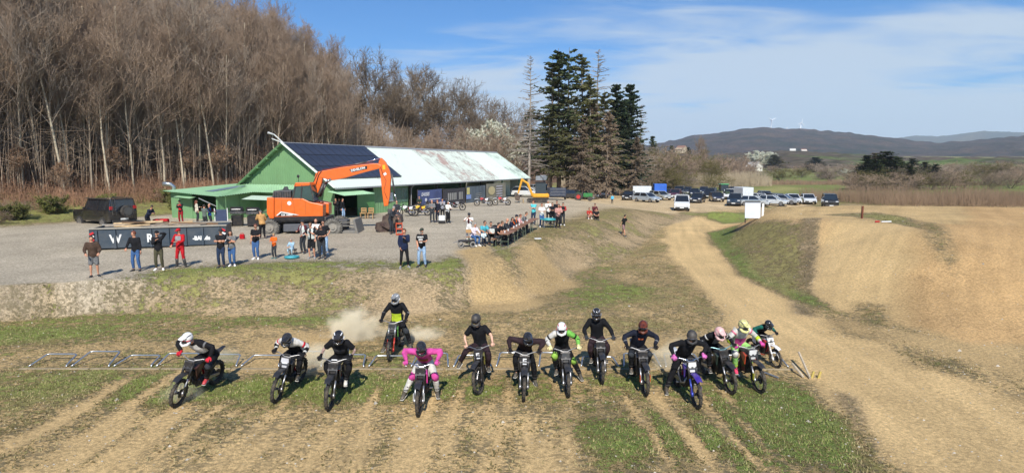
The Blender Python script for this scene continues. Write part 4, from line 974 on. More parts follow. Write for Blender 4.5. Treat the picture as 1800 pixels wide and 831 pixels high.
    # shoes or boots
    for sd in 'LR':
        fb = MB(); an, to, kn = J['an'+sd], J['to'+sd], J['kn'+sd]; f = (to-an); f.z = 0
        f = f.normalized() if f.length > .01 else V(0, 1, 0)
        dn = J.get('dn'+sd, V(0, 0, -1))
        if c.get('boots'):
            fb.tube([an.lerp(kn, .78), an.lerp(kn, .4), an+V(0, 0, .01), an+dn*.05], [.072, .064, .056, .055], 9)
        heel = an-f*.05+dn*.045; tipp = an+(to-an).normalized()*.20+dn*.050
        fb.tube([heel, an+f*.03+dn*.035, an.lerp(tipp, .65)+dn*.012, tipp], [(.038, .04), (.044, .052), (.048, .036), (.036, .022)], 9, up=V(0, 0, 1))
        sh_ = fb.build('boot' if c.get('boots') else 'shoe', c.get('shoes', mat('shoe_dark', (.03, .03, .03), .6)), root, True)
        sl_ = MB(); sl_.tube([heel+dn*.032-f*.01, tipp+dn*.026], [(.046, .01), (.045, .01)], 8, up=V(0, 0, 1)); sl_.build('sole', c.get('sole', mat('sole', C('c9c5bb'), .8)), sh_)
        if c.get('boots'):
            bk = MB()
            for q in (.18, .40, .60): p = an.lerp(kn, q); bk.tube([p-V(0, 0, .012), p+V(0, 0, .012)], [.072, .072], 9)
            bk.build('buckle', c.get('buckle', mat('buckle', C('5a5a5c'), .4, .6)), sh_)
    # head
    H3 = hM.to_3x3()
    def hp(x, y, z): return hd+H3 @ V(x, y, z)
    if 'helmet' not in c:
        e = MB()
        for sx in (-1, 1): e.ell(hp(.030*sx, .083, .012), (.012, .008, .007), 6, 5, hM)
        e.build('eyes', EYE, root)
        e = MB(); e.ell(hp(0, .090, -.052), (.024, .006, .007), 6, 4, hM); e.build('mouth', LIP, root)
        if c.get('glasses'):
            g_ = MB()
            for sx in (-1, 1): g_.ell(hp(.032*sx, .092, .013), (.028, .006, .019), 8, 5, hM); g_.tube([hp(.06*sx, .085, .016), hp(.082*sx, .0, .012)], .004, 4)
            g_.build('sunglasses', mat('black_glass', (.01, .01, .01), .1), root)
        if c.get('beard'):
            g_ = MB(); g_.ell(hp(0, .045, -.078), (.056, .052, .042), 8, 6, hM); g_.build('beard', HAIRS[c['beard']], root, True)
        hs = c.get('hair', 'dark'); st = c.get('style', 'short')
        if hs:
            hb2 = MB(); hb2.ell(hp(0, -.014, .026), (.083, .098, .100), 12, 8, hM)
            # open the face: drop faces in front and low
            o_ = link('hair', None, None, root) if False else None
            me2 = hb2.mesh('hair', True); bm = bmesh.new(); bm.from_mesh(me2); inv = hM.to_3x3().inverted()
            dele = [f for f in bm.faces if (lambda q: (q.y > .028 and q.z < .062) or (q.z < -.055) or (q.y > -.01 and q.z < .0))(inv @ (f.calc_center_median()-hd))]
            bmesh.ops.delete(bm, geom=dele, context='FACES')
            if st == 'long':
                m3 = MB(); m3.tube([hp(0, -.05, .06), hp(0, -.085, -.03), hp(0, -.095, -.14), hp(0, -.085, -.26)], [(.07, .03), (.085, .04), (.08, .035), (.045, .02)], 9, up=hf)
                t2 = m3.mesh('x', True); bm.from_mesh(t2)
                for sx in (-1, 1):
                    m3 = MB(); m3.tube([hp(.06*sx, .0, .06), hp(.08*sx, .01, -.04), hp(.078*sx, .02, -.17)], [.022, .028, .012], 6); t2 = m3.mesh('x', True); bm.from_mesh(t2)
            bm.to_mesh(me2); bm.free(); me2.materials.append(None); link('hair', me2, HAIRS[hs], root)
        if 'cap' in c:
            g_ = MB(); g_.ell(hp(0, -.008, .050), (.088, .104, .078), 12, 8, hM); 
            g_.add([hp(-.065, .07, .052), hp(-.045, .165, .035), hp(.045, .165, .035), hp(.065, .07, .052), hp(-.065, .07, .062), hp(-.045, .165, .043), hp(.045, .165, .043), hp(.065, .07, .062)], [(0, 1, 2, 3), (7, 6, 5, 4), (0, 4, 5, 1), (1, 5, 6, 2), (2, 6, 7, 3)])
            g_.build('cap', c['cap'], root, True)
    else:
        hc = c['helmet']; sh = MB(); sh.ell(hp(0, -.015, .02), (.125, .150, .138), 18, 12, hM)
        # chin bar
        sh.tube([hp(-.105, .03, -.06), hp(-.085, .125, -.088), hp(0, .178, -.095), hp(.085, .125, -.088), hp(.105, .03, -.06)], [(.03, .042), (.03, .038), (.032, .036), (.03, .038), (.03, .042)], 8, up=V(0, 0, 1))
        hh = sh.build('helmet', hc, root, True)
        fo = MB(); fo.ell(hp(0, .092, -.01), (.088, .058, .052), 12, 8, hM); fo.build('goggles', c.get('goggles', mat('goggle_lens', (.012, .012, .015), .12, spec=.8)), hh, True)
        fr = MB(); fr.tube([hp(-.112, .02, .0), hp(-.09, .09, -.0), hp(0, .140, .028), hp(.09, .09, -.0), hp(.112, .02, .0)], .014, 6); fr.build('strap', c.get('strap', mat('strap_grey', C('55555a'), .7)), hh)
        if c.get('peak', True):
            pk = MB(); p0 = [hp(-.085, .07, .105), hp(-.06, .225, .105), hp(0, .245, .118), hp(.06, .225, .105), hp(.085, .07, .105), hp(0, .08, .150)]
            p1 = [v + H3 @ V(0, 0, -.012) for v in p0]
            pk.add(p0+p1, [(0, 1, 2, 5), (5, 2, 3, 4), (11, 8, 7, 6), (10, 9, 8, 11), (0, 6, 7, 1), (1, 7, 8, 2), (2, 8, 9, 3), (3, 9, 10, 4)]); pk.build('peak', c.get('peak_mat', hc), hh)
        if 'stripe' in c:
            ss = MB()
            for sx in (-1, 1): ss.tube([hp(.055*sx, .10, .10), hp(.085*sx, .0, .115), hp(.07*sx, -.10, .085)], [(.018, .012)]*3, 6, up=V(0, 0, 1)); ss.tube([hp(.122*sx, .05, -.02), hp(.126*sx, -.04, .0)], [.016, .012], 6)
            ss.build('decal', c['stripe'], hh)
    # extras
    if 'panel' in c:       # coloured chest panel lying on the shirt
        f0, f1, half, mm = c['panel'][:4]; kk = c.get('loose', 1.08 if 'helmet' not in c else 1.22)*1.035
        tp2, tw2 = torso_sections(J, kk, belly, fem); pm_ = MB(); up = fwd
        ax = (J['chest']-J['pelvis']).normalized(); a_ = ax.cross(up).normalized(); f_ = a_.cross(ax).normalized()*1
        if f_.dot(up) < 0: f_ = -f_
        rows = 6; cols = 8; vs = []
        for i in range(rows):
            q = f0+(f1-f0)*i/(rows-1); idx = q*4; k0 = min(int(idx), 4); fr_ = idx-k0; P_ = tp2[1:][k0].lerp(tp2[1:][min(k0+1, 5)], fr_)
            ra = tw2[1:][k0][0]*(1-fr_)+tw2[1:][min(k0+1, 5)][0]*fr_; rb_ = tw2[1:][k0][1]*(1-fr_)+tw2[1:][min(k0+1, 5)][1]*fr_
            for j in range(cols):
                th = -half+2*half*j/(cols-1); vs.append(P_+a_*math.sin(th)*ra+f_*math.cos(th)*(rb_+.006))
        pm_.add(vs, [(i*cols+j, i*cols+j+1, (i+1)*cols+j+1, (i+1)*cols+j) for i in range(rows-1) for j in range(cols-1)])
        o_ = pm_.build(c.get('panel_name', 'chest_panel'), mm, root, True)
    if 'vest' in c:
        vb = MB(); kk = 1.2; tp2, tw2 = torso_sections(J, kk, belly, fem); vb.tube(tp2[1:6], tw2[1:6], 14, up=fwd)
        me2 = vb.mesh('vest', True); bm = bmesh.new(); bm.from_mesh(me2)
        dele = [f for f in bm.faces if len(f.verts) > 4 or (f.calc_center_median().y > J['chest'].y+.05 and abs(f.calc_center_median().x-J['chest'].x) < .045)]
        bmesh.ops.delete(bm, geom=dele, context='FACES'); bm.to_mesh(me2); bm.free(); me2.materials.append(None); link('vest', me2, c['vest'], root)
    return root
def stand(arms='down', lean=0.0, step=0.0, wide=.12, look=(0, 1, -.08), twist=0.0, weight=0.0, sit=None):
    """joints of a standing (or sitting) 1.75 m adult"""
    J = {}
    if sit is None:
        pe = V(weight, -lean*.2, .95); J['pelvis'] = pe; J['chest'] = V(weight*.4, lean*.45, 1.27); J['neck'] = V(0, lean*.75, 1.50); J['head'] = V(0, lean*.9+.02, 1.635)
        for sd, sg in (('L', -1), ('R', 1)):
            hi = V(pe.x+.088*sg, pe.y, .91); an = V(wide*sg, step*sg*.5, .085); kn, an = ik(hi, an, .42, .42, V(.12*sg, 1, 0)); J['hi'+sd], J['kn'+sd], J['an'+sd] = hi, kn, an; J['to'+sd] = an+V(.05*sg, .15, -.03)
    else:
        h, ft = sit
        pe = V(0, 0, h+.09); J['pelvis'] = pe; J['chest'] = V(0, lean*.5+.03, h+.42); J['neck'] = V(0, lean*.8+.05, h+.64); J['head'] = V(0, lean+.08, h+.785)
        for sd, sg in (('L', -1), ('R', 1)):
            hi = V(.09*sg, .02, h+.07); an = V(.13*sg, ft, .085); kn, an = ik(hi, an, .42, .42, V(.1*sg, .4, 1)); J['hi'+sd], J['kn'+sd], J['an'+sd] = hi, kn, an; J['to'+sd] = an+V(.03*sg, .15, -.03)
    J['look'] = V(*look); ch = J['chest']; ne = J['neck']
    if isinstance(arms, str): arms = (arms, arms)
    for sd, sg, a in (('L', -1, arms[0]), ('R', 1, arms[1])):
        sh = ch.lerp(ne, .62)+V(.175*sg, -.01, 0); zc = ch.z
        T = {'down': V(.27*sg, .04, zc-.42), 'front': V(.09*sg, .30, zc-.08), 'cross': V(-.10*sg, .20, zc-.05), 'hip': V(.19*sg, .03, zc-.30), 'head': V(.12*sg, .12, zc+.36), 'phone': V(.07*sg, .30, zc+.16), 'pocket': V(.19*sg, .08, zc-.36), 'chest': V(.02*sg, .20, zc+.06), 'table': V(.15*sg, .36, zc-.10), 'knees': V(.12*sg, .42, zc-.12), 'bent': V(.22*sg, .25, zc-.25), 'low': V(.05*sg, .22, zc-.28), 'back': V(.2*sg, -.2, zc-.35), 'fwdrun': V(.15*sg, .3, zc-.1)}[a]
        T = T+V(ch.x, ch.y, 0); el, ha = ik(sh, T, .285, .255, V(.9*sg, -.7, -.6) if a != 'hip' else V(1.0*sg, -.3, 0)); J['sh'+sd], J['el'+sd], J['ha'+sd] = sh, el, ha
        if a == 'cross': J['hd'+sd] = V(-sg, .1, 0); J['pm'+sd] = V(0, -1, 0)
        if a in ('pocket', 'down', 'hip'): J['pm'+sd] = V(-sg, 0, 0)
    return J
JEAN = cloth('3f5f8c'); JEAND = cloth('28354c'); JEANL = cloth('8fa9c4'); BLK = cloth('1c1c1f'); NAVY = cloth('1f2638'); WHT = cloth('dcdad4'); OLIVE = cloth('4d4a38'); GREY = cloth('6d6d6d'); LG = cloth('c3c8c2'); TEAL = cloth('4da3b0'); REDC = cloth('b21e26'); ORG = cloth('e0641f'); MAR = cloth('57252b'); TAN = cloth('b58a56'); PINK = cloth('c96a80'); DGR = cloth('33363a'); CRM = cloth('cfc5b0'); SKYB = cloth('59b4d8')
WSH = mat('shoe_white', C('e6e4de'), .6); DSH = mat('shoe_dark', (.03, .03, .03), .6)
FT = math.pi      # facing the camera
def pp(px, py, label, J, c, yaw=0.0, h=1.75, vox=.034, group=None, z=None):
    g_ = gpos(px, py)
    if z is not None: g_.z = z
    rj = random.Random(label); dx, dy = rj.uniform(-.04, .04), rj.uniform(-.03, .05)
    for k, f in (('chest', .6), ('neck', 1), ('head', 1.15)): J[k] = J[k]+V(dx*f, dy*f, 0)
    for sd in 'LR':
        for k in ('sh', 'el', 'ha'): J[k+sd] = J[k+sd]+V(dx*.85, dy*.85, 0)
    J['look'] = J['look']+V(rj.uniform(-.35, .35), 0, rj.uniform(-.12, .05))
    return person(label, g_, FT+yaw+rj.uniform(-.22, .22), J, c, h/1.75, vox, group)
# ------------------------------------------------------------------ dirt bikes
RUB = mat('rubber', (0.022, 0.021, 0.020), 0.85, var=.3, scale=8, dirt=.55, dcol=(.20, .155, .10)); ALU = mat('aluminium', (.42, .42, .43), .4, .9, dirt=.4); BLKM = mat('black_metal', (.02, .02, .022), .45, .3, dirt=.3, dcol=(.16, .12, .08)); CHR = mat('chrome', (.75, .75, .77), .15, 1)
GOLD = mat('gold_anodised', C('a8792b'), .3, .8); PLB = mat('black_plastic', (.025, .025, .028), .4, dirt=.3, dcol=(.18, .14, .09)); SEATM = mat('seat_vinyl', (.03, .03, .03), .7)
def plastic(h): return mat('plastic_'+h, C(h), .38, var=.06, dirt=.35, dcol=(.28, .21, .13))
HEAD = V(0, .395, 1.0); STA = V(0, -.454, .891)     # steering head and axis
def wheel(mb_parent, hub, Rr, tw, steerM, rimm, root, spk=18):
    Mw = steerM @ Matrix.Translation(hub)
    t = MB(); t.torus((0, 0, 0), Rr-tw, tw, 36, 10, 'x')
    for i in range(40):
        th = 2*math.pi*i/40
        for j, xo in enumerate((-.55, 0, .55)):
            if (i+j) % 2: continue
            rr = Rr-.006 if j == 1 else Rr-tw*.35; c_ = V(xo*tw*1.25, rr*math.cos(th), rr*math.sin(th))
            t.box(c_, (tw*.55, .028, .024), Matrix.Rotation(th-math.pi/2, 4, 'X'))
    key = ('tyre', Rr, tw); w_ = link('wheel', None, None, root) if False else None
    hubb = MB(); hubb.cyl((-.07, 0, 0), (.07, 0, 0), .035, 12); hubb.cyl((-.055, 0, 0), (-.05, 0, 0), .115, 20); 
    o = hubb.build('wheel', BLKM, root, key=('hub', Rr)); o.matrix_local = Mw
    t.build('tyre', RUB, o, True, key=key)
    r_ = MB(); r_.torus((0, 0, 0), Rr-tw*2.05, .014, 32, 6, 'x'); r_.torus((.012, 0, 0), Rr-tw*1.9, .010, 32, 6, 'x'); r_.torus((-.012, 0, 0), Rr-tw*1.9, .010, 32, 6, 'x'); r_.build('rim', rimm, o, True, key=('rim', Rr, tw))
    s_ = MB()
    for i in range(spk):
        a = 2*math.pi*i/spk; sx = .03 if i % 2 else -.03; s_.tube([(sx, .034*math.cos(a), .034*math.sin(a)), (0, (Rr-tw*2)*math.cos(a+.25*(1 if i % 4 < 2 else -1)), (Rr-tw*2)*math.sin(a+.25*(1 if i % 4 < 2 else -1)))], .0028, 3, False)
    s_.build('spokes', ALU, o, key=('spk', Rr, tw)); return o
def steer_matrix(st): return Matrix.Translation(HEAD) @ Matrix.Rotation(st, 4, STA) @ Matrix.Translation(-HEAD)
GRIP = {'L': V(-.375, .27, 1.10), 'R': V(.375, .27, 1.10)}
def bike(label, M, c, steer=0.0, group=None, scale=1.0):
    root = empty('dirt_bike', (0, 0, 0), 0, label, 'motorbike', group); root.matrix_world = M @ Matrix.Scale(scale, 4)
    SM = steer_matrix(steer); pl = c.get('plastic', PLB); acc = c.get('accent', pl); fr = c.get('frame', BLKM); fk = c.get('fork', ALU)
    wheel(None, V(0, .74, .35), .35, .042, SM, c.get('rim', BLKM), root); wheel(None, V(0, -.70, .335), .335, .055, Matrix.Identity(4), c.get('rim', BLKM), root)
    def P(name, mb, m, sm=False, st=False, key=None):
        o = mb.build(name, m, root, sm, key=key)
        if st: o.matrix_local = SM
        return o
    for sx in (-1, 1):
        f = MB(); f.cyl((sx*.095, .74, .35), (sx*.095, .74-.454*.40, .35+.891*.40), .024, 10); f.cyl((sx*.095, .755, .30), (sx*.095, .735, .40), .032, 8); P('fork_slider', f, fk, True, True, key=('fs', sx))
        f = MB(); f.cyl((sx*.095, .74-.454*.36, .35+.891*.36), (sx*.095, .74-.454*.78, .35+.891*.78), .029, 10); P('fork_tube', f, c.get('fork_tube', BLKM), True, True, key=('ft', sx))
        g_ = MB(); g_.box((sx*.125, .72, .44), (.012, .07, .17)); P('fork_guard', g_, c.get('guard', pl), False, True, key=('fg', sx))
    k = MB(); k.box((0, .74-.454*.60, .35+.891*.60), (.24, .06, .03), Matrix.Rotation(.47, 4, 'X')); k.box((0, .74-.454*.76, .35+.891*.76), (.24, .07, .03), Matrix.Rotation(.47, 4, 'X')); k.box((0, .74-.454*.68, .35+.891*.68), (.05, .05, .17), Matrix.Rotation(.47, 4, 'X')); P('triple_clamp', k, c.get('clamp', BLKM), False, True, key='clamp')
    h = MB(); h.tube([(-.40, .265, 1.10), (-.25, .285, 1.105), (-.13, .335, 1.075), (-.06, .36, 1.045), (.06, .36, 1.045), (.13, .335, 1.075), (.25, .285, 1.105), (.40, .265, 1.10)], .012, 8); h.tube([(-.15, .33, 1.08), (.15, .33, 1.08)], .008, 6)
    hb_ = P('handlebar', h, c.get('bar', ALU), True, True, key='bar')
    p = MB(); p.bbox((0, .325, 1.088), (.15, .03, .035), .012); p.build('bar_pad', c.get('pad', PLB), hb_)
    for sx in (-1, 1):
        g_ = MB(); g_.cyl((sx*.29, .278, 1.103), (sx*.41, .263, 1.10), .018, 8); g_.tube([(sx*.27, .30, 1.10), (sx*.37, .335, 1.09)], .006, 5); g_.build('grip', PLB, hb_, True)
    # front fender: a curved long blade
    fd = MB(); prof = [(-.16, .02), (-.02, .075), (.12, .085), (.26, .06), (.40, .005)]
    vs = []; 
    for y, z in prof:
        w_ = .062 if y > .3 else .078
        for x, dz in ((-w_, -.028), (-w_*.5, 0), (0, .008), (w_*.5, 0), (w_, -.028)): vs.append((x, .60+y, .745+z+dz))
    n = 5; fs = [(i*n+j, i*n+j+1, (i+1)*n+j+1, (i+1)*n+j) for i in range(4) for j in range(4)]
    fd.add(vs+[(a, b_, z-.008) for a, b_, z in vs], fs+[tuple(25+q for q in reversed(f_)) for f_ in fs]); P('front_fender', fd, c.get('fender', pl), True, True, key='fender')
    # number plate with its mark
    npl = MB(); npl.prism([(-.10, .0), (-.07, -.13), (.07, -.13), (.10, .0), (.09, .11), (-.09, .11)], 'y', .455, .47)
    npo = npl.build('number_plate', c.get('plate', PLB), root, key='plate'); npo.matrix_local = SM @ Matrix.Translation((0, -.0, .93)) 
    if 'mark' in c:
        tm = text_mesh(c['mark'], .21, .006, .003, 'CENTER'); o = link('plate_mark', tm, c.get('mark_mat', mat('white_vinyl', (.8, .8, .8), .5)), npo)
        o.matrix_local = orient((0, .474, -.09), (-1, 0, 0), (0, 0, 1))
    if c.get('light'):
        l_ = MB(); l_.bbox((0, .47, .90), (.13, .03, .07), .015); o = l_.build('headlight', mat('lamp_glass', (.75, .78, .8), .1, spec=.8), root, key='hl'); o.matrix_local = SM
    # frame, engine, tank, shrouds, seat, tail, exhaust, swingarm
    f = MB(); f.tube([(0, .38, .95), (0, .30, .60), (.09, .22, .33), (.10, -.12, .30), (.10, -.20, .55), (.06, .12, .84), (0, .36, .90)], .018, 7); f.tube([(0, .30, .60), (-.09, .22, .33), (-.10, -.12, .30), (-.10, -.20, .55), (-.06, .12, .84), (0, .36, .90)], .018, 7)
    f.tube([(.07, -.1, .80), (.07, -.62, .86)], .012, 6); f.tube([(-.07, -.1, .80), (-.07, -.62, .86)], .012, 6); f.tube([(.09, -.18, .5), (.07, -.52, .84)], .012, 6); f.tube([(-.09, -.18, .5), (-.07, -.52, .84)], .012, 6); P('frame', f, fr, True, key='frame')
    s = MB(); s.prism([(-.70, .31), (-.70, .36), (-.18, .44), (-.12, .40), (-.14, .34)], 'x', .075, .11); s.prism([(-.70, .31), (-.70, .36), (-.18, .44), (-.12, .40), (-.14, .34)], 'x', -.11, -.075); s.cyl((-.11, -.16, .39), (.11, -.16, .39), .03, 8); P('swingarm', s, c.get('swing', ALU), key='swing')
    e = MB()
    if c.get('electric', False): e.bbox((0, .10, .56), (.20, .34, .42), .03); e.cyl((-.12, -.08, .40), (.12, -.08, .40), .11, 16)
    else:
        e.bbox((0, -.02, .40), (.24, .34, .22), .05); e.cyl((.13, .02, .40), (.15, .02, .40), .10, 14); e.cyl((-.14, -.06, .40), (-.12, -.06, .40), .09, 14)
        for i in range(6): e.box((0, .12+i*.004, .53+i*.035), (.17, .19, .02), Matrix.Rotation(-.12, 4, 'X'))
    P('engine', e, c.get('engine', BLKM), key=('eng', c.get('electric', False)))
    t_ = MB(); t_.bbox((0, .17, .86), (.20, .34, .15), .05, Matrix.Rotation(.10, 4, 'X')); P('fuel_tank', t_, c.get('tank', pl), key='tank')
    for sx in (-1, 1):
        q = MB(); q.add([(sx*.10, .42, .90), (sx*.165, .38, .86), (sx*.15, .30, .62), (sx*.11, .12, .70), (sx*.10, -.02, .84), (sx*.12, .14, .92), (sx*.085, .42, .90), (sx*.13, .36, .85), (sx*.12, .30, .63), (sx*.085, .12, .71), (sx*.08, -.02, .83), (sx*.09, .14, .90)],
              [(0, 1, 2, 3, 4, 5), (11, 10, 9, 8, 7, 6), (0, 6, 7, 1), (1, 7, 8, 2), (2, 8, 9, 3), (3, 9, 10, 4), (4, 10, 11, 5), (5, 11, 6, 0)]); P('radiator_shroud', q, acc, key=('shr', sx))
        q = MB(); q.prism([(-.52, .88), (-.46, .66), (-.22, .60), (-.16, .80)], 'x', sx*.10, sx*.118); P('side_panel', q, c.get('side', pl), key=('sp', sx))
        q = MB(); q.box((sx*.17, -.06, .37), (.11, .05, .018)); q.tube([(sx*.10, -.06, .35), (sx*.17, -.06, .365)], .012, 6); P('footpeg', q, ALU, key=('peg', sx))
    st_ = MB(); st_.tube([(0, .28, .925), (0, .10, .905), (0, -.15, .90), (0, -.42, .925), (0, -.66, .955)], [(.05, .03), (.075, .045), (.095, .05), (.085, .045), (.055, .025)], 10, up=V(0, 0, 1)); P('seat', st_, c.get('seat', SEATM), True, key='seat')
    rf = MB(); rf.tube([(0, -.45, .875), (0, -.72, .93), (0, -.98, .985)], [(.085, .02), (.085, .018), (.045, .010)], 8, up=V(0, 0, 1)); P('rear_fender', rf, c.get('rear', pl), True, key='rf')
    if not c.get('electric', False):
        x_ = MB(); x_.tube([(.05, .20, .60), (.13, .28, .48), (.16, .12, .42), (.15, -.12, .60), (.13, -.30, .70)], .022, 8); x_.tube([(.13, -.30, .70), (.14, -.48, .76), (.14, -.70, .82)], [.03, .045, .042], 10); P('exhaust', x_, c.get('pipe', ALU), True, key='pipe')
    ch = MB(); ch.tube([(.075, -.70, .39), (.075, -.10, .44)], .008, 5); ch.tube([(.075, -.70, .28), (.075, -.10, .36)], .008, 5); ch.cyl((.07, -.70, .335), (.08, -.70, .335), .09, 18); P('chain', ch, BLKM, key='chain')
    sp = MB(); sp.tube([(0, -.22, .42), (0, -.10, .80)], .03, 8)
    for i in range(7): sp.torus((0, -.20+.012*i, .48+.035*i), .038, .008, 12, 5, 'z')
    P('shock', sp, c.get('spring', REDC), True, key='shock')
    return root, SM
def ride(label, bM, SM, c, hips=(0, -.28, 1.0), chest=(0, .02, 1.32), neck=(0, .13, 1.50), head=(0, .22, 1.62), look=(0, 1, -.25), feet=None, elbow=(.8, -.65, -.40), s=1.0, knee=(.8, 1, .2)):
    rj = random.Random(label); jx = rj.uniform(-.05, .05); jy = rj.uniform(-.05, .05)
    J = {'pelvis': V(*hips)+V(jx*.4, jy*.5, 0), 'chest': V(*chest)+V(jx*.9, jy, rj.uniform(-.02, .03)), 'neck': V(*neck)+V(jx*1.3, jy, rj.uniform(-.02, .02)), 'head': V(*head)+V(jx*1.7, jy, rj.uniform(-.02, .02)), 'look': V(*look)+V(rj.uniform(-.3, .3), 0, rj.uniform(-.12, .1)), 'curl': 1.7}
    elbow = (elbow[0], elbow[1]+rj.uniform(-.2, .2), elbow[2]+rj.uniform(-.15, .15))
    feet = feet or {}
    for sd, sg in (('L', -1), ('R', 1)):
        sh = J['chest'].lerp(J['neck'], .62)+V(.18*sg, 0, 0); g_ = SM @ GRIP[sd]; g_ = g_+V(-.01*sg, -.075, .045)
        el, ha = ik(sh, g_, .30, .27, V(elbow[0]*sg, elbow[1], elbow[2])); J['sh'+sd], J['el'+sd], J['ha'+sd] = sh, el, ha
        J['hd'+sd] = V(0, 1, -.3); J['pm'+sd] = V(0, -.1, -1)
        hi = J['pelvis']+V(.09*sg, .02, -.03); t_ = V(*feet.get(sd, (.175*sg, -.05, .46))); kn, an = ik(hi, t_, .44, .44, V(knee[0]*sg*.5, knee[1], knee[2]) if sd not in feet else V(sg*.5, 1, .2))
        J['hi'+sd], J['kn'+sd], J['an'+sd] = hi, kn, an; J['to'+sd] = an+V(.04*sg, .15, -.02 if sd not in feet else -.045)
    c = dict(c); c.setdefault('boots', True); c.setdefault('helmet', mat('helmet_black', (.015, .015, .017), .18, coat=.6, dirt=.15))
    return person(label, (0, 0, 0), 0, J, c, 1, .024, None, bM @ Matrix.Scale(s, 4))
def bike_matrix(px, py, yaw_deg=0.0, roll_deg=0.0, pitch_deg=0.0):
    """front wheel contact seen at (px, py); yaw 0 = riding straight towards the camera plane"""
    p = gpos(px, py); yaw = math.pi+R(yaw_deg); f = V(-math.sin(yaw), math.cos(yaw), 0)
    rear = p-f*1.44; zr = ground(rear.x, rear.y); pit = math.atan2(p.z-zr, 1.44)
    base = p-f*.74; base.z = p.z-math.sin(pit)*.74
    return Matrix.Translation(base) @ Matrix.Rotation(yaw, 4, 'Z') @ Matrix.Rotation(pit+R(pitch_deg), 4, 'X') @ Matrix.Rotation(R(roll_deg), 4, 'Y') @ Matrix.Translation((0, 0, -.015))
HB = mat('helmet_black', (.015, .015, .017), .18, coat=.6, dirt=.15); HMB = mat('helmet_matte', (.03, .03, .032), .6, dirt=.3); HW = mat('helmet_white', (.8, .79, .76), .3, coat=.4, dirt=.15); HG = mat('helmet_grey', (.22, .23, .24), .35, coat=.3, dirt=.3); HP = mat('helmet_pinkish', C('dcb3ac'), .35, var=.12, scale=14, coat=.3); HY = mat('helmet_yellow_pattern', C('d7d08a'), .35, var=.5, scale=18, coat=.3); HOR = mat('helmet_orange_black', C('5a2a18'), .35, var=.7, scale=16, coat=.3)
BLKJ = cloth('17171a'); WJ = cloth('c4c1ba'); REDG = cloth('c32535'); HOTP = cloth('c24a90'); LIME = cloth('b4c832'); GRNP = cloth('8cc26a'); PLUM = cloth('2f2226')
WB = mat('boot_white', C('dcdacf'), .5, dirt=.3); BB = mat('boot_black', (.03, .03, .03), .5, dirt=.4); RB = mat('boot_red', C('c23a44'), .5, dirt=.3); GB = mat('boot_grey', C('4a4640'), .6, dirt=.4)
def rider_set(i, bl, rl, px, py, bc, rc, yaw=0, roll=0, steer=0, pitch=0, bs=1.04, **k):
    M_ = bike_matrix(px, py, yaw, roll, pitch); _, SM = bike(bl, M_, bc, steer, 'dirt bikes leaving the start gate', bs); ride(rl, M_ @ Matrix.Scale(bs, 4), SM, rc, **k)
    return M_
LOW = dict(hips=(0, -.34, 1.0), chest=(0, .0, 1.27), neck=(0, .18, 1.40), head=(0, .30, 1.48), look=(0, 1, -.35))
MID = dict(hips=(0, -.30, 1.0), chest=(0, -.06, 1.31), neck=(0, .07, 1.50), head=(0, .16, 1.61), look=(0, 1, -.3))
UP = dict(hips=(0, -.22, 1.0), chest=(0, -.13, 1.35), neck=(0, -.06, 1.58), head=(0, .0, 1.72), look=(0, 1, -.3))
rider_set(1, 'black dirt bike with white-barred front, leftmost in the row, front wheel in the dust', 'rider in white helmet and black-white jersey with red gloves and red boots', 314, 712, dict(plastic=PLB, fork=ALU, accent=plastic('3a1418'), fender=PLB, tank=PLB, bar=ALU), dict(top=BLKJ, panel=(.35, .98, 1.0, WJ), kneepad=DGR, bands=[(GREY, .2, .35)], legs=BLKJ, glove=REDG, shoes=RB, helmet=HW, stripe=mat('decal_dark', (.05, .05, .06), .4), strap=REDG), yaw=-8, roll=-9, steer=.10, hips=(-.10, -.32, 1.0), chest=(-.02, .0, 1.30), neck=(.07, .17, 1.46), head=(.13, .28, 1.56), look=(.12, 1, -.35), elbow=(1, -.4, .7))
rider_set(2, 'black dirt bike with small white plate, second from the left', 'rider crouched low in black helmet and white jacket with red stripes', 487, 705, dict(plastic=PLB, fork=ALU, plate=plastic('c8c8cc'), light=True), dict(top=WJ, bands=[(REDG, .45, .62), (BLKJ, 1.35, 1.8)], panel=(.0, .6, 1.2, BLKJ), legs=BLKJ, glove=BLKJ, shoes=BB, helmet=HB), yaw=-3, roll=-8, **LOW)
rider_set(3, 'black dirt bike with white handlebar pad ridden by the tattooed man', 'rider in black T-shirt with tattooed arms, black helmet and white boots', 580, 718, dict(plastic=PLB, fork=ALU, pad=plastic('e8e8e6'), plate=PLB), dict(top=BLKJ, sleeve=.5, skin=SKIN3, legs=BLKJ, glove=BLKJ, shoes=WB, helmet=HB, stripe=mat('decal_white', (.75, .75, .75), .4), panel=(.35, .6, .8, cloth('3a3a3e')), panel_name='chest_print'), yaw=1, roll=-2, feet={'L': (.28, -.12, .44), 'R': (-.0, 0, 0)} if False else None, knee=(1.3, 1, .2), **MID)
rider_set(4, 'green and red dirt bike standing back near the gate between two dust clouds', 'rider in black jacket with neon yellow belly and patterned grey helmet', 687, 633, dict(plastic=plastic('1d1f1d'), accent=plastic('4c8f3a'), fork=mat('fork_red', C('b43a2e'), .35, .3), plate=plastic('3a3d40'), fork_tube=ALU), dict(top=BLKJ, panel=(.0, .36, .9, LIME), bands=[(GREY, 1.05, 1.2)], kneepad=DGR, legs=BLKJ, glove=BLKJ, shoes=GB, helmet=HG, stripe=mat('decal_white', (.75, .75, .75), .4)), yaw=-2, feet={'L': (-.42, -.10, .30), 'R': (.42, -.2, .12)}, **UP)
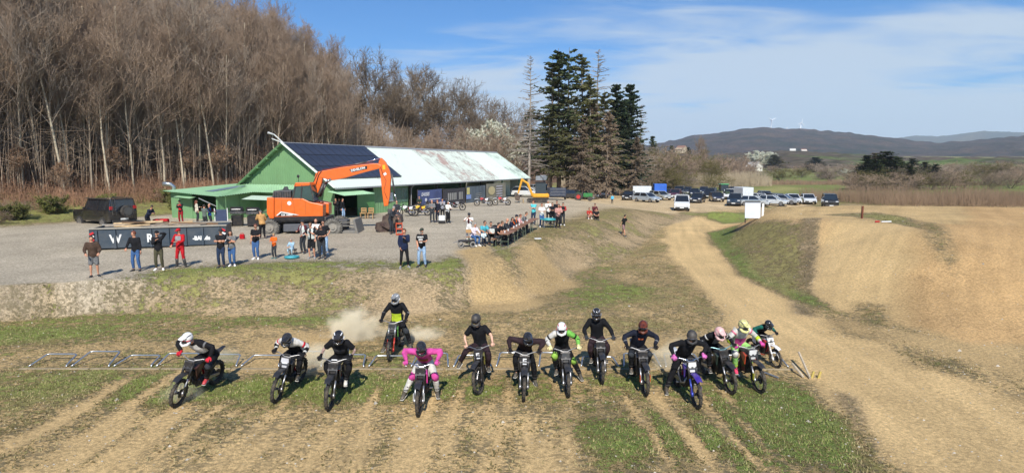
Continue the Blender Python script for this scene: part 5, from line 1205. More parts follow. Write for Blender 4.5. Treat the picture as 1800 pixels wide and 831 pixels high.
rider_set(5, 'pink and white dirt bike at the centre front of the row', 'rider in hot pink jersey and pink-white trousers with one leg stretched out', 737, 728, dict(plastic=plastic('d9d9d6'), accent=plastic('d8389a'), fork=ALU, plate=PLB, bar=CHR, fender=PLB), dict(top=HOTP, panel=(.25, .5, .65, cloth('8a4a20')), panel_name='chest_print', legs=WJ, glove=HOTP, shoes=GB, helmet=HB, kneepad=HOTP), feet={'R': (.55, -.15, .10), 'L': (-.30, -.28, .2)}, knee=(1, 1, .2), elbow=(1, -.3, .3), **LOW)
rider_set(6, 'black electric dirt bike with white letter mark, turning beneath the man in T-shirt', 'rider sitting upright in black T-shirt and black helmet with bare forearms', 842, 690, dict(plastic=PLB, electric=True, mark='E', accent=plastic('6f6a30'), fork=BLKM), dict(top=BLKJ, sleeve=.5, skin=SKIN2, legs=PLUM, shoes=BB, helmet=HMB, boots=False, peak=False, strap=BLKJ), yaw=-4, roll=3, steer=-.25, feet={'R': (.55, .0, .62)}, **UP)
rider_set(7, 'black electric dirt bike with large white letter mark on its plate', 'rider crouched in black long-sleeved shirt, black helmet with open chin', 920, 702, dict(plastic=PLB, electric=True, mark='E', fork=ALU), dict(top=PLUM, legs=BLKJ, glove=BLKJ, shoes=GB, helmet=HB), yaw=0, roll=-2, feet={'L': (-.32, -.35, .15)}, elbow=(1, -.2, .3), **LOW)
rider_set(8, 'dark dirt bike with silver fork under the rider in green and white sleeves', 'rider in black vest with one white and one neon green sleeve and white helmet', 997, 695, dict(plastic=PLB, electric=True, plate=plastic('4a4d50'), fork=ALU), dict(top=BLKJ, sleeve_mat={'R': WJ, 'L': cloth('6fae4c')}, bands=[(BLKJ, .55, .7), (BLKJ, 1.3, 1.4)], kneepad=cloth('8ab04a'), legs=BLKJ, glove=cloth('d8cf9a'), shoes=GB, helmet=HW, stripe=mat('decal_red', C('b8484a'), .4)), yaw=2, roll=1, feet={'L': (-.50, -.35, .14)}, **MID)
rider_set(9, 'dark dirt bike set back from the row under the tall black-clad rider', 'tall rider half standing in black long-sleeved top and dark open helmet', 1057, 672, dict(plastic=PLB, electric=True, fork=ALU), dict(top=BLKJ, legs=PLUM, glove=DGR, shoes=GB, helmet=HB, peak=False, stripe=mat('decal_grey', (.3, .3, .32), .4)), yaw=-1, **UP)
rider_set(10, 'black dirt bike with orange fork sticker and knobbly wheel', 'stocky rider in black jacket with orange-black helmet and small orange chest badge', 1133, 693, dict(plastic=PLB, electric=True, guard=plastic('d8571c'), fork=ALU), dict(top=cloth('1b1e2b'), legs=BLKJ, glove=BLKJ, shoes=GB, helmet=HOR, kneepad=DGR, bands=[(GREY, 1.5, 1.6)], belly=.03, panel=(.55, .68, .3, cloth('b8603c')), panel_name='chest_badge'), yaw=1, elbow=(1, -.35, .1), **MID)
rider_set(11, 'white and purple dirt bike with chrome handlebar, furthest forward on the right', 'heavy rider in black jumper with matte grey helmet and pink gloves', 1223, 715, dict(plastic=plastic('dcdcda'), fender=plastic('3f2a8c'), accent=plastic('3f2a8c'), plate=plastic('e4e4e0'), bar=CHR, fork=mat('fork_blue', C('3a4aa0'), .35, .4), guard=plastic('3f2a8c')), dict(top=BLKJ, legs=BLKJ, glove=cloth('c76aa8'), shoes=BB, helmet=HMB, peak=False, belly=.04, loose=1.15), yaw=3, roll=2, feet={'R': (.42, -.25, .14)}, elbow=(1, -.2, .25), **MID)
rider_set(12, 'black dirt bike with teal handlebar between the purple and the green-trousered riders', 'rider in black-white jacket and pale pink helmet bent over the bars', 1282, 690, dict(plastic=PLB, electric=True, bar=mat('bar_teal', C('8fb8ba'), .3, .5), accent=plastic('23403c')), dict(top=BLKJ, panel=(.3, .9, .5, cloth('77777a')), bands=[(WJ, .3, .42), (GREY, 1.2, 1.5)], legs=BLKJ, glove=BLKJ, shoes=BB, helmet=HP, stripe=mat('decal_pink', C('c98a8a'), .4)), yaw=7, roll=3, **LOW)
rider_set(13, 'black and orange dirt bike with white number plate ridden by the colourful rider', 'rider in white, pink and neon yellow suit with green trousers and yellow helmet', 1332, 688, dict(plastic=PLB, accent=plastic('c2452a'), electric=True, plate=plastic('d0d0ce'), guard=plastic('c9c23a')), dict(top=WJ, panel=(.02, .45, 1.0, HOTP), bands=[(LIME, 1.2, 1.7), (PINK, .1, .25)], kneepad=WJ, legs=GRNP, glove=HOTP, shoes=cloth('d9476a'), helmet=HY, buckle=LIME, stripe=mat('decal_dark', (.05, .05, .06), .4)), yaw=7, roll=3, feet={'R': (.22, -.05, .42)}, **MID)
rider_set(14, 'small white and red dirt bike with number 1 plate at the right end', 'young rider in black and teal jersey with black helmet on the small white bike', 1367, 648, dict(plastic=plastic('e6e4e0'), accent=plastic('b5242a'), frame=mat('frame_red', C('b5242a'), .4), plate=plastic('ecebe6'), mark='1', mark_mat=mat('black_vinyl', (.02, .02, .02), .5), fork=plastic('e6e4e0'), fork_tube=plastic('e6e4e0'), guard=plastic('e6e4e0'), electric=True), dict(top=BLKJ, sleeve_mat=cloth('1d5a4f'), legs=BLKJ, glove=BLKJ, shoes=BB, helmet=HB), yaw=12, roll=2, bs=.84, **LOW)
# ------------------------------------------------------------------ the green barn and its huts
BZ = 1.2; W0 = V(-14.7, 50, 0)+NX*.6
def bm_(x, y, z): p = W0+AX*x+NX*y; return V(p.x, p.y, BZ+z)
BM = Matrix(((AX.x, NX.x, 0, W0.x), (AX.y, NX.y, 0, W0.y), (0, 0, 1, BZ), (0, 0, 0, 1)))
def Cw(h): return C(h)
GREENW = mat('green_cladding', C('6f9466'), .55, var=.07, scale=1.2, dirt=.12, dcol=(.20, .25, .12)); GREEND = mat('green_door', C('578a50'), .5, var=.06, scale=2); GREENP = mat('green_hut_panel', C('719a6c'), .6, var=.08, scale=1.5, dirt=.15, dcol=(.25, .3, .18))
ROOFG = mat('green_roof_sheet', C('9cc298'), .5, var=.07, scale=1.0, dirt=.15, dcol=(.32, .38, .26)); WOODD = mat('dark_timber', C('3a2f26'), .8, var=.3, scale=5); FASC = mat('fascia_grey', C('8d8f90'), .5, var=.1)
def roofmat(name, base, stain, amount, stretch=(1.6, .10, 1), red=0.0):
    m = bpy.data.materials.new(name); m.use_nodes = True; t = m.node_tree; b = t.nodes['Principled BSDF']; b.inputs['Roughness'].default_value = .55; L = t.links.new
    tc = t.nodes.new('ShaderNodeTexCoord'); mp = t.nodes.new('ShaderNodeMapping'); mp.inputs['Scale'].default_value = stretch; L(tc.outputs['Object'], mp.inputs[0])
    n = t.nodes.new('ShaderNodeTexNoise'); n.inputs['Scale'].default_value = 3.0; n.inputs['Detail'].default_value = 8; n.inputs['Roughness'].default_value = .7; L(mp.outputs[0], n.inputs['Vector'])
    n2 = t.nodes.new('ShaderNodeTexNoise'); n2.inputs['Scale'].default_value = .45; n2.inputs['Detail'].default_value = 2; L(tc.outputs['Object'], n2.inputs['Vector'])
    ad = t.nodes.new('ShaderNodeMath'); ad.operation = 'ADD'; L(n.outputs['Fac'], ad.inputs[0]); mu = t.nodes.new('ShaderNodeMath'); mu.operation = 'MULTIPLY'; mu.inputs[1].default_value = .5; L(n2.outputs['Fac'], mu.inputs[0]); L(mu.outputs[0], ad.inputs[1])
    mr = t.nodes.new('ShaderNodeMapRange'); L(ad.outputs[0], mr.inputs[0]); mr.inputs[1].default_value = .86-amount*.30; mr.inputs[2].default_value = .98-amount*.30; mr.inputs[3].default_value = 0; mr.inputs[4].default_value = .85 if amount else 0.05
    rd = t.nodes.new('ShaderNodeMix'); rd.data_type = 'RGBA'; rd.inputs[6].default_value = (*stain, 1); rd.inputs[7].default_value = (*C('a3604f'), 1)
    mr2 = t.nodes.new('ShaderNodeMapRange'); L(n2.outputs['Fac'], mr2.inputs[0]); mr2.inputs[1].default_value = .5; mr2.inputs[2].default_value = .62; mr2.inputs[3].default_value = 0; mr2.inputs[4].default_value = red; L(mr2.outputs[0], rd.inputs[0])
    mx = t.nodes.new('ShaderNodeMix'); mx.data_type = 'RGBA'; L(mr.outputs[0], mx.inputs[0]); mx.inputs[6].default_value = (*base, 1); L(rd.outputs[2], mx.inputs[7]); L(mx.outputs[2], b.inputs['Base Color']); return m
RP = roofmat('roof_pale_mint', C('c2cbc1'), C('9ca39c'), .03); RW = roofmat('roof_weathered', C('bcc4b9'), C('7d7974'), .50, red=.45); RS = roofmat('roof_streaked', C('b9c8ba'), C('74807a'), .34)
def corr(mb, p00, p10, p01, p11, pitch=.25, h=.035, nrm=None):
    """corrugated sheet: ribs run from the 0-edge to the 1-edge"""
    p00, p10, p01, p11 = map(Vector, (p00, p10, p01, p11)); n = max(int((p10-p00).length/pitch), 1)
    nv = Vector(nrm) if nrm else (p10-p00).cross(p01-p00).normalized(); vs = []; fs = []
    for i in range(n):
        for f, hh in ((0, 0), (.30, 0), (.42, h), (.78, h), (.90, 0)):
            t = (i+f)/n; vs.append(p00.lerp(p10, t)+nv*hh); vs.append(p01.lerp(p11, t)+nv*hh)
    vs.append(p10); vs.append(p11); k = len(vs)//2
    for i in range(k-1): fs.append((2*i, 2*i+2, 2*i+3, 2*i+1))
    mb.add(vs, fs)
barn = empty('barn', (0, 0, 0), 0, 'long green barn with solar panels and pale weathered metal roof', 'barn'); barn.matrix_world = BM
def BP(name, mb, m, parent=None, **k): return mb.build(name, m, parent or barn, **k)
EH, RH, RY, LX = 2.88, 6.67, 5.0, 43.4
def rz(y): return EH+(y+.6)*(RH-EH)/5.6 if y <= RY else RH-(y-RY)*(RH-EH)/5.6
for x0, x1, m in ((0, 11.2, RP), (11.2, 19.7, RP), (19.7, 32.7, RW), (32.7, 38.8, RP), (38.8, LX, RS)):
    r_ = MB(); corr(r_, (x0, -.6, EH), (x1, -.6, EH), (x0, RY, RH), (x1, RY, RH)); BP('roof_sheet', r_, m, fix=False)
    r_ = MB(); corr(r_, (x0, 10.6, EH), (x1, 10.6, EH), (x0, RY, RH), (x1, RY, RH), nrm=(0, .56, .83)); BP('roof_sheet', r_, GREENW if x0 == 0 else m, fix=False)
r_ = MB(); r_.prism([(RY-.2, RH-.06), (RY, RH+.10), (RY+.2, RH-.06)], 'x', -.02, LX+.02); BP('ridge_cap', r_, FASC)
r_ = MB(); r_.box((LX/2, -.66, EH-.05), (LX, .10, .12)); BP('gutter', r_, FASC)
r_ = MB(); r_.cyl((11.9, -.60, EH-.1), (11.9, -.25, EH-.4), .05, 8); r_.cyl((11.9, -.25, EH-.4), (11.9, -.2, 0), .05, 8); BP('downpipe', r_, FASC)
# rake boards of the near gable
for y0, y1, m in ((-.6, RY, mat('rake_white', C('cfd4cc'), .6)), (10.6, RY, GREENW)):
    r_ = MB(); r_.tube([(-.06, y0, rz(y0)+.02), (-.06, y1, RH+.02)], .09, 4); BP('rake_board', r_, m)
for i in range(5):
    y = 10.2-i*1.15; r_ = MB(); r_.box((.15, y, rz(y)-.13), (.5, .10, .12)); BP('purlin_end', r_, GREENW)
# gable wall
g_ = MB(); n = 40; vs = []; fs = []; k = 0
for i in range(n):
    for f, hh in ((0, 0), (.3, 0), (.4, .03), (.8, .03), (.9, 0)):
        y = 10.0*(i+f)/n; vs += [(.45-hh, y, -.6), (.45-hh, y, rz(y)-.03)]
vs += [(.45, 10, -.6), (.45, 10, rz(10))]; g_.add(vs, [(2*i, 2*i+1, 2*i+3, 2*i+2) for i in range(len(vs)//2-1)]); BP('gable_wall', g_, GREENW, fix=False)
g_ = MB(); g_.box((LX-.2, 5, 1.2), (.08, 10, 3.4)); BP('end_wall', g_, mat('pale_wall', C('c9d0bd'), .8)); g_ = MB(); g_.box((21.6, 10, 1.3), (42.3, .08, 3.6)); BP('back_wall', g_, GREENW)
g_ = MB(); g_.box((21.6, 5, -.02), (42.3, 10, .1)); BP('floor', g_, mat('barn_floor', C('6b645a'), .9))
g_ = MB(); g_.box((11.7, 5, 1.3), (.08, 9.9, 3.2)); BP('partition_wall', g_, GREEND)
# long side: opening, sliding door, cladding, dim sheets
g_ = MB(); g_.box((4.75, -.06, 1.02), (2.5, .06, 2.75)); d_ = BP('sliding_door', g_, GREEND)
g_ = MB(); g_.box((3.65, -.11, .9), (.04, .05, .25)); g_.build('handle', FASC, d_)
g_ = MB(); corr(g_, (5.95, 0, -.5), (11.65, 0, -.5), (5.95, 0, EH+.3), (11.65, 0, EH+.3), nrm=(0, -1, 0)); BP('side_wall', g_, GREENW, fix=False)
g_ = MB(); g_.box((2.0, 0, 2.75), (3.1, .08, .5)); BP('lintel', g_, GREEND); g_ = MB(); g_.box((.5, .02, 1.2), (.16, .14, 3.2)); BP('corner_post', g_, GREENW)
for i in range(2):
    g_ = MB(); corr(g_, (9.35+i*1.12, -.05, 1.15), (10.42+i*1.12, -.05, 1.15), (9.35+i*1.12, -.05, 2.55), (10.42+i*1.12, -.05, 2.55), .18, .02, (0, -1, 0)); BP('translucent_sheet', g_, mat('dim_sheet', C('4c6a5c'), .25, spec=.7), fix=False)
g_ = MB(); g_.bbox((8.55, -.05, 1.75), (.9, .05, .8), .01); BP('window', g_, mat('white_window', C('b7c2c4'), .3))
TEALP = mat('teal_post', C('3f7f6d'), .5)
for x in (12.0, 17.2, 22.6, 28.0, 34.4, 40.3, 43.0):
    g_ = MB(); g_.box((x, -.05, 1.3), (.16, .16, 3.3)); BP('post', g_, TEALP if x > 30 else WOODD)
for i, x in enumerate((12.0, 17.2, 22.6, 28.0, 34.4)):
    x2 = (17.2, 22.6, 28.0, 34.4, 40.3)[i]; g_ = MB(); g_.box(((x+x2)/2, -.05, 2.82), (x2-x-.17, .10, .16)); BP('beam', g_, WOODD)
g_ = MB(); g_.tube([(31.5, -.02, 2.5), (34.3, -.02, 2.9)], .05, 6); BP('brace', g_, FASC)
g_ = MB(); g_.box((38.0, 1.6, 1.2), (5.4, .08, 3.2)); BP('pale_panel', g_, mat('pale_wall', C('c9d0bd'), .8))
# solar array: 3 rows of 11
PV = mat('solar_glass', (.032, .033, .044), .28, spec=.9, var=.3, scale=.8); PF = mat('solar_frame', (.10, .10, .11), .4, .8)
sl = (RH-EH)/5.6; th = math.atan(sl)
for r in range(3):
    for k in range(11):
        y = RY-.18-(r+.5)*1.50; x = .15+(k+.5)*1.0
        q = MB(); q.box((0, 0, 0), (.965, 1.74, .03)); o = q.build('solar_panel', PV, barn, key='pv'); o.matrix_local = Matrix.Translation((x, y, rz(y)+.16)) @ Matrix.Rotation(th, 4, 'X')
        q = MB()
        for sx in (-1, 1): q.box((sx*.478, 0, .004), (.016, 1.76, .04))
        for sy in (-1, 1): q.box((0, sy*.872, .004), (.94, .016, .04))
        q.build('frame', PF, o, key='pvf')
g_ = MB(); g_.tube([(.1, RY-.1, RH), (-.5, RY+.3, RH+.7), (-1.0, RY+.5, RH+.85)], [.05, .06, .09], 6); g_.tube([(.1, RY-.1, RH), (-.8, RY+.3, RH+.35)], .05, 6); BP('vent_horn', g_, mat('white_metal', C('dcdcd8'), .4))

# hut with corrugated lean-to roof before the gable
hut = empty('hut', (0, 0, 0), 0, 'low green kiosk hut with corrugated roof and open counter before the barn gable', 'hut')
Lc, Cc, R1, R2, G2, G1, Bc = V(-29.8, 51.2, 3.8), V(-23.8, 48.6, 3.44), V(-22.0, 51.2, 3.70), V(-16.4, 48.5, 3.68), V(-15.9, 50.55, 4.30), V(-23.9, 53.9, 4.28), V(-26.6, 59.0, 4.2)
g_ = MB(); corr(g_, Lc, Cc, Bc, G1, .22, .04, (0, -.1, 1)); g_.build('roof', ROOFG, hut, fix=False)
g_ = MB(); corr(g_, Cc+(V(.05, .02, 0)), R1, G1.lerp(Bc, .02), G1, .22, .04, (0, -.1, 1)); g_.build('roof', ROOFG, hut, fix=False)
g_ = MB(); corr(g_, R1, R2, G1, G2, .22, .04, (0, -.1, 1)); g_.build('roof', ROOFG, hut, fix=False)
sk = MB(); a0 = Lc.lerp(Cc, .55).lerp(Bc.lerp(G1, .6), .22); a1 = Lc.lerp(Cc, .85).lerp(Bc.lerp(G1, .9), .80)
dv = (a1-a0); sk.quad(a0+V(0, 0, .05), a0+V(.9, -.35, .03), a1+V(.9, -.35, .05), a1+V(0, 0, .07)); sk.build('skylight', mat('skylight_grey', C('6f8090'), .35), hut, fix=False)
ins = V(0, .45, 0)
def wallq(name, a, b, z0, za, zb, m, thick=.08, par=None):
    d = (b-a); d.z = 0; nn = V(-d.y, d.x, 0).normalized()*thick; w_ = MB()
    w_.add([V(a.x, a.y, z0), V(b.x, b.y, z0), V(b.x, b.y, zb), V(a.x, a.y, za), V(a.x, a.y, z0)+nn, V(b.x, b.y, z0)+nn, V(b.x, b.y, zb)+nn, V(a.x, a.y, za)+nn], [(0, 1, 2, 3), (7, 6, 5, 4), (0, 4, 5, 1), (1, 5, 6, 2), (2, 6, 7, 3), (3, 7, 4, 0)])
    return w_.build(name, m, par or hut)
La, Ca = Lc+V(.55, .35, 0), Cc+V(-.35, .55, 0); e1 = La.lerp(Ca, .46)
wallq('wall', La, e1, 1.0, 3.70, 3.58, GREENP); wallq('counter_front', e1, Ca, 1.0, 2.15, 2.15, GREENP); wallq('wall', V(Lc.x+.55, Lc.y+.4, 0), V(Bc.x+.4, Bc.y-.3, 0), 1.0, 3.72, 4.1, GREENP)
wallq('back_wall', La+AX*6.5, Ca+AX*5.0, 1.0, 4.0, 4.0, GREEND)
Rr = Ca+AX*4.6; wallq('wall', Ca, Rr, 1.0, 3.36, 3.66, GREENP)
wallq('door_panel', Rr+V(.05, -.05, 0), V(-20.6, 51.6, 0), 1.0, 3.55, 3.55, GREENP)
for p, z in ((Ca, 3.4), (e1, 3.5), (Ca.lerp(Rr, .5)+V(.06, -.03, 0), 3.5), (Rr, 3.6)):
    g_ = MB(); g_.box((p.x, p.y, (1.0+z)/2), (.12, .12, z-1.0), math.atan2(AX.y, AX.x)); g_.build('post', GREENP, hut)
fl = MB(); a, b = e1+V(-.3, -.35, 0), Ca+V(.2, -.35, 0); fl.add([V(e1.x, e1.y, 3.42), V(Ca.x-1.6, Ca.y+.7, 3.32), V(a.x+3.2-3.2, a.y-.5, 3.28), V(a.x-1.5+3.6, a.y-1.3, 3.2)][:0] or [V(La.x+1.0, La.y-.45, 3.46), V(e1.x+.6, e1.y-.4, 3.36), V(e1.x+.4, e1.y-1.1, 3.26), V(La.x+.8, La.y-1.15, 3.36)], [(0, 1, 2, 3)]); fl.build('flap', ROOFG, hut, fix=False)
g_ = MB(); g_.tube([(La.x+3.6, La.y-2.4, 3.3), (La.x+4.9, La.y-2.1, 2.6)], .035, 6); g_.build('flap_stay', FASC, hut)
aw = MB(); aw.add([(-22.0, 50.8, 3.45), (-18.6, 49.4, 3.42), (-18.9, 48.3, 3.15), (-22.5, 49.9, 3.18)], [(0, 1, 2, 3)]); aw.build('awning', mat('awning_pale', C('b9cbb6'), .5), hut, fix=False)
g_ = MB(); g_.tube([(-29.35, 52.2, 3.6), (-29.35, 52.2, 4.15), (-29.55, 52.1, 4.35), (-30.1, 51.9, 4.40)], [.16, .16, .17, .20], 10); g_.build('stove_pipe', mat('galvanised', C('b8bcbe'), .3, .8), hut, True)
g_ = MB(); g_.bbox((-26.2, 51.5, 2.0), (1.8, .6, .5), .05, -.42); g_.build('counter_goods', REDC, hut)
# awning over the open barn bay, by the excavator
a2 = MB(); corr(a2, bm_(-.4, -1.9, 2.30), bm_(3.7, -1.9, 2.30), bm_(-.4, -.1, 2.62), bm_(3.7, -.1, 2.62), .22, .03, (0, 0, 1)); o = a2.build('bay_awning', ROOFG, None, fix=False); tag(o, 'pale green corrugated awning over the dark open bay behind the excavator', 'awning')

# banners on the fence under the open shed
def banner(label, x0, x1, z0, z1, m, y=-.75, draw=None):
    t = empty('banner', (0, 0, 0), 0, label, 'banner', 'printed banners hung along the open shed'); t.matrix_world = BM
    q = MB(); n = 10; vs = []
    for i in range(n+1):
        xx = x0+(x1-x0)*i/n; wv = .03*math.sin(i*1.7); sag = -.04*math.sin(math.pi*i/n); vs += [(xx, y+wv, z0), (xx, y+wv*.3, z1+sag)]
    vs2 = [(a, b+.012, c_) for a, b, c_ in vs]; k = len(vs); q.add(vs+vs2, [(2*i, 2*i+2, 2*i+3, 2*i+1) for i in range(n)]+[(k+2*i, k+2*i+1, k+2*i+3, k+2*i+2) for i in range(n)]); q.build('cloth', m, t, fix=False)
    q = MB(); q.cyl((x0-.04, y, -.2), (x0-.04, y, z1+.1), .03, 6); q.build('post', WOODD, t)
    if draw: draw(t, y-.05)
    return t
WV = mat('white_print', C('d8d8dc'), .6); 
def bar(t, y, x, z, w_, h_, m=WV): q = MB(); q.box((x, y, z), (w_, .006, h_)); q.build('print_bar', m, t)
def word(t, y, x, z, s_, txt, m=WV, shear=.3, sx=1.0): o = link('lettering', text_mesh(txt, s_, .012, .003, 'LEFT', shear, sx), m, t); o.matrix_local = orient((x, y, z), (1, 0, 0), (0, 0, 1))
def bd1(t, y):
    word(t, y, 12.9, 1.62, .50, 'EASSIS', sx=1.1); bar(t, y, 15.6, 1.20, 2.2, .08); bar(t, y, 15.8, .72, 2.2, .08)
    for z in (1.2, .72): q = MB(); q.cyl((13.8, y, z), (13.8, y-.01, z), .19, 16); q.build('print_disc', WV, t)
banner('blue-grey banner with slanted white lettering and two white discs', 12.3, 17.1, .30, 2.25, mat('banner_blue', C('46517a'), .6, var=.25, scale=.8), draw=bd1)
def bd2(t, y):
    word(t, y, 18.2, .9, .85, 'MOTO', mat('grey_print', C('9c9a94'), .7), 0, .8); bar(t, y, 21.3, 1.2, .5, .9, mat('grey_print', C('9c9a94'), .7)); bar(t, y, 21.0, .62, .8, .22, mat('yellow_print', C('cfa83a'), .6))
def bd2(t, y):
    for i in range(5): bar(t, y, 18.5+i*.42, 1.3, .26, .8, mat('grey_print', C('9c9a94'), .7))
    for i in range(3): bar(t, y, 21.0+i*.34, 1.3, .2, .85, mat('grey_print', C('9c9a94'), .7))
banner('dark grey banner with two blocks of pale upright strokes', 17.4, 22.4, .25, 2.2, mat('banner_dark', C('3c3a3e'), .7, var=.2, scale=1), draw=bd2)
def bd3(t, y): bar(t, y, 23.2, 1.75, .7, .8, mat('yellow_print', C('c9bd7a'), .6)); bar(t, y, 23.3, 1.05, 1.2, .5, mat('blue_print', C('7d93c4'), .6)); [bar(t, y, 25.9, .7+.22*i, 1.6, .05, mat('grey_print', C('9c9a94'), .7)) for i in range(4)]
banner('grey-green mesh banner with a yellow and a light blue patch', 22.7, 27.8, .2, 2.3, mat('banner_mesh', C('565f66'), .8, var=.3, scale=1.2), draw=bd3)
def bd4(t, y):
    q = MB(); q.ell((29.6, y, 1.55), (1.0, .006, .55), 16, 8); q.build('print_emblem', mat('cream_print', C('b9ac82'), .7), t)
    for i in range(6): bar(t, y, 31.9, .45+.32*i, 1.9, .13, mat('lilac_print', C('b7b3ba'), .7))
banner('beige and grey banner with oval emblem and rows of pale stripes', 28.1, 34.0, .15, 2.45, mat('banner_beige', C('7c7868'), .8, var=.3, scale=1.2), draw=bd4)

# ------------------------------------------------------------------ skip container full of timber
SKB = mat('skip_blue_grey', C('37434e'), .5, var=.1, scale=2, dirt=.25, dcol=(.22, .2, .17)); RIM = mat('skip_rim', C('9a958a'), .6, dirt=.3); LET = mat('white_lettering', C('dcdcd8'), .6)
sk_ = empty('skip_container', (-22.9, 32.3, 1.3), math.atan2(2.0, 6.2), 'long blue-grey skip container lettered in white and heaped with old timber', 'skip container')
SL = 6.75
q = MB(); q.box((SL/2, 0, .72), (SL, .06, 1.05)); q.build('side_wall', SKB, sk_); q = MB(); q.box((SL/2, 2.3, .72), (SL, .06, 1.05)); q.build('side_wall', SKB, sk_)
for x in (0.03, SL-.03): q = MB(); q.box((x, 1.15, .72), (.06, 2.22, 1.05)); q.build('end_wall', SKB, sk_)
q = MB(); q.box((SL/2, 1.15, .19), (SL-.14, 2.2, .08)); q.build('floor', SKB, sk_)
for i in range(8): q = MB(); q.box((.35+i*(SL-.7)/7, -.075, .68), (.10, .09, 1.0)); q.build('rib', SKB, sk_)
q = MB(); q.box((SL/2, -.03, 1.27), (SL+.1, .14, .07)); q.build('top_rail', RIM, sk_); q = MB(); q.box((SL/2, 2.33, 1.27), (SL+.1, .14, .07)); q.build('top_rail', RIM, sk_)
q = MB(); q.box((SL/2, .6, .08), (SL-.5, .10, .14)); q.build('runner', BLKM, sk_); q = MB(); q.box((SL/2, 1.7, .08), (SL-.5, .10, .14)); q.build('runner', BLKM, sk_)
for x, tx, sz_ in ((.95, 'W', .62), (2.75, 'R', .62), (5.02, '-BAU.de', .30)):
    o = link('lettering', text_mesh(tx, sz_, .022, .003, sx=.85), LET, sk_); o.matrix_local = orient((x, -.16 if tx == 'R' else -.036, .48), (1, 0, 0), (0, 0, 1))
for x in (.0, SL):
    for i in range(4): q = MB(); q.box((x+(-.12 if x > 1 else .14), -.13, .45+i*.19), (.22, .01, .10), Matrix.Rotation(.5 if x > 1 else -.5, 4, 'Y')); q.build('warning_stripe', mat('sign_red', C('c4262b'), .5) if i % 2 else LET, sk_)
WOODS = [mat('timber_pale', C('b59a74'), .85, var=.25, scale=5), mat('timber_grey', C('8b7f70'), .85, var=.25, scale=5), mat('timber_brown', C('6b5138'), .85, var=.25, scale=5)]
rd = random.Random(3)
SKM = Matrix.Translation((-22.9, 32.3, 1.3)) @ Matrix.Rotation(math.atan2(2.0, 6.2), 4, 'Z')
for i in range(46):
    ln = rd.uniform(.9, 3.0); x = rd.uniform(.3+ln/2, SL-.3-ln/2); y = rd.uniform(.35, 1.95); z = 1.02+rd.uniform(0, .42)*(1-abs(x-SL*.35)/SL)
    M_ = SKM @ Matrix.Translation((x, y, z)) @ Matrix.Rotation(rd.gauss(0, .28), 4, 'Z') @ Matrix.Rotation(rd.gauss(0, .07), 4, 'Y') @ Matrix.Rotation(rd.uniform(0, 1), 4, 'X')
    q = MB(); q.box((0, 0, 0), (ln, rd.choice((.10, .16, .2)), .035)); o = q.build('timber_plank', WOODS[i % 3]); o.matrix_world = M_
    wd = ('pale', 'grey', 'brown')[i % 3]; pl_ = 'left' if x < SL/3 else 'middle' if x < SL*2/3 else 'right'; tag(o, f'{wd} scrap timber plank in the {pl_} third of the heap on the skip', 'plank', f'{wd} scrap planks, {pl_} third of the skip')

# ------------------------------------------------------------------ wheeled excavator
OR_ = mat('excavator_orange', C('e0661c'), .35, var=.05, dirt=.12, coat=.2, dcol=(.45, .30, .16)); DG = mat('excavator_grey', C('3a3c40'), .45, dirt=.3); EG = mat('cab_glass', (.03, .06, .05), .08, spec=1.0); TY = mat('excavator_tyre', C('55524c'), .9, var=.2, scale=5, dirt=.7, dcol=(.36, .33, .28))
ex = empty('excavator', (-13.9, 40.3, 1.3), 0.06, 'orange wheeled excavator with its boom reaching right and bucket on the ground', 'excavator')
def ep(px, py, dy=0):   # picture position -> the machine's own frame on its middle plane
    v = aty(px, py, 40.3+dy); return (v.x+13.9, v.z-1.3)
def eprof(pts, y0, y1, name, m, par=ex, dy=0, bev=True, **k):
    q = MB(); P_ = [ep(a, b) for a, b in pts]; 
    ar = sum(P_[i][0]*P_[(i+1) % len(P_)][1]-P_[(i+1) % len(P_)][0]*P_[i][1] for i in range(len(P_)))
    if ar < 0: P_.reverse()
    q.prism(P_, 'y', y0, y1); me = q.mesh(name, False, True)
    if bev:
        bm = bmesh.new(); bm.from_mesh(me); bmesh.ops.bevel(bm, geom=bm.edges[:], offset=.035, segments=2, affect='EDGES', profile=.5); bm.to_mesh(me); bm.free()
    me.materials.append(None); return link(name, me, m, par)
for wx in (486, 592):
    for sy in (-1, 1):
        x, z = ep(wx, 401); t_ = MB(); t_.torus((0, 0, 0), .43, .17, 30, 10, 'y')
        t_.cyl((0, -.14, 0), (0, .14, 0), .45, 30)
        for i in range(26):
            a = 2*math.pi*i/26
            for sg in (-1, 1): t_.box((.585*math.cos(a), sg*.085, .585*math.sin(a)), (.07, .15, .06), Matrix.Rotation(-a, 4, 'Y') @ Matrix.Rotation(sg*.4, 4, 'X'))
        o = t_.build('wheel', TY, ex, False, key='exw'); o.location = (x, sy*1.05-.05, .62)
        r_ = MB(); r_.cyl((0, sy*.15, 0), (0, sy*.19, 0), .27, 20); r_.cyl((0, sy*.17, 0), (0, sy*.26, 0), .12, 12); r_.torus((0, sy*.18, 0), .25, .03, 24, 6, 'y'); r_.build('rim', mat('rim_grey', C('8f8a80'), .6, dirt=.4), o, key=('exr', sy))
eprof([(470, 400), (612, 398), (612, 386), (470, 388)], -.45, .45, 'chassis', DG)
eprof([(508, 404), (566, 402), (566, 390), (508, 391)], -1.15, 1.15, 'tool_box', mat('dark_box', C('55565a'), .6))
eprof([(480, 388), (580, 386), (580, 379), (480, 381)], -1.15, 1.15, 'turntable', DG)
eprof([(481, 345), (493, 346), (493, 381), (486, 381), (481, 372)], -1.22, 1.22, 'counterweight', OR_)
eprof([(494, 346), (541, 347), (553, 353), (575, 358), (575, 378), (494, 380)], -1.25, -.35, 'side_body', OR_)
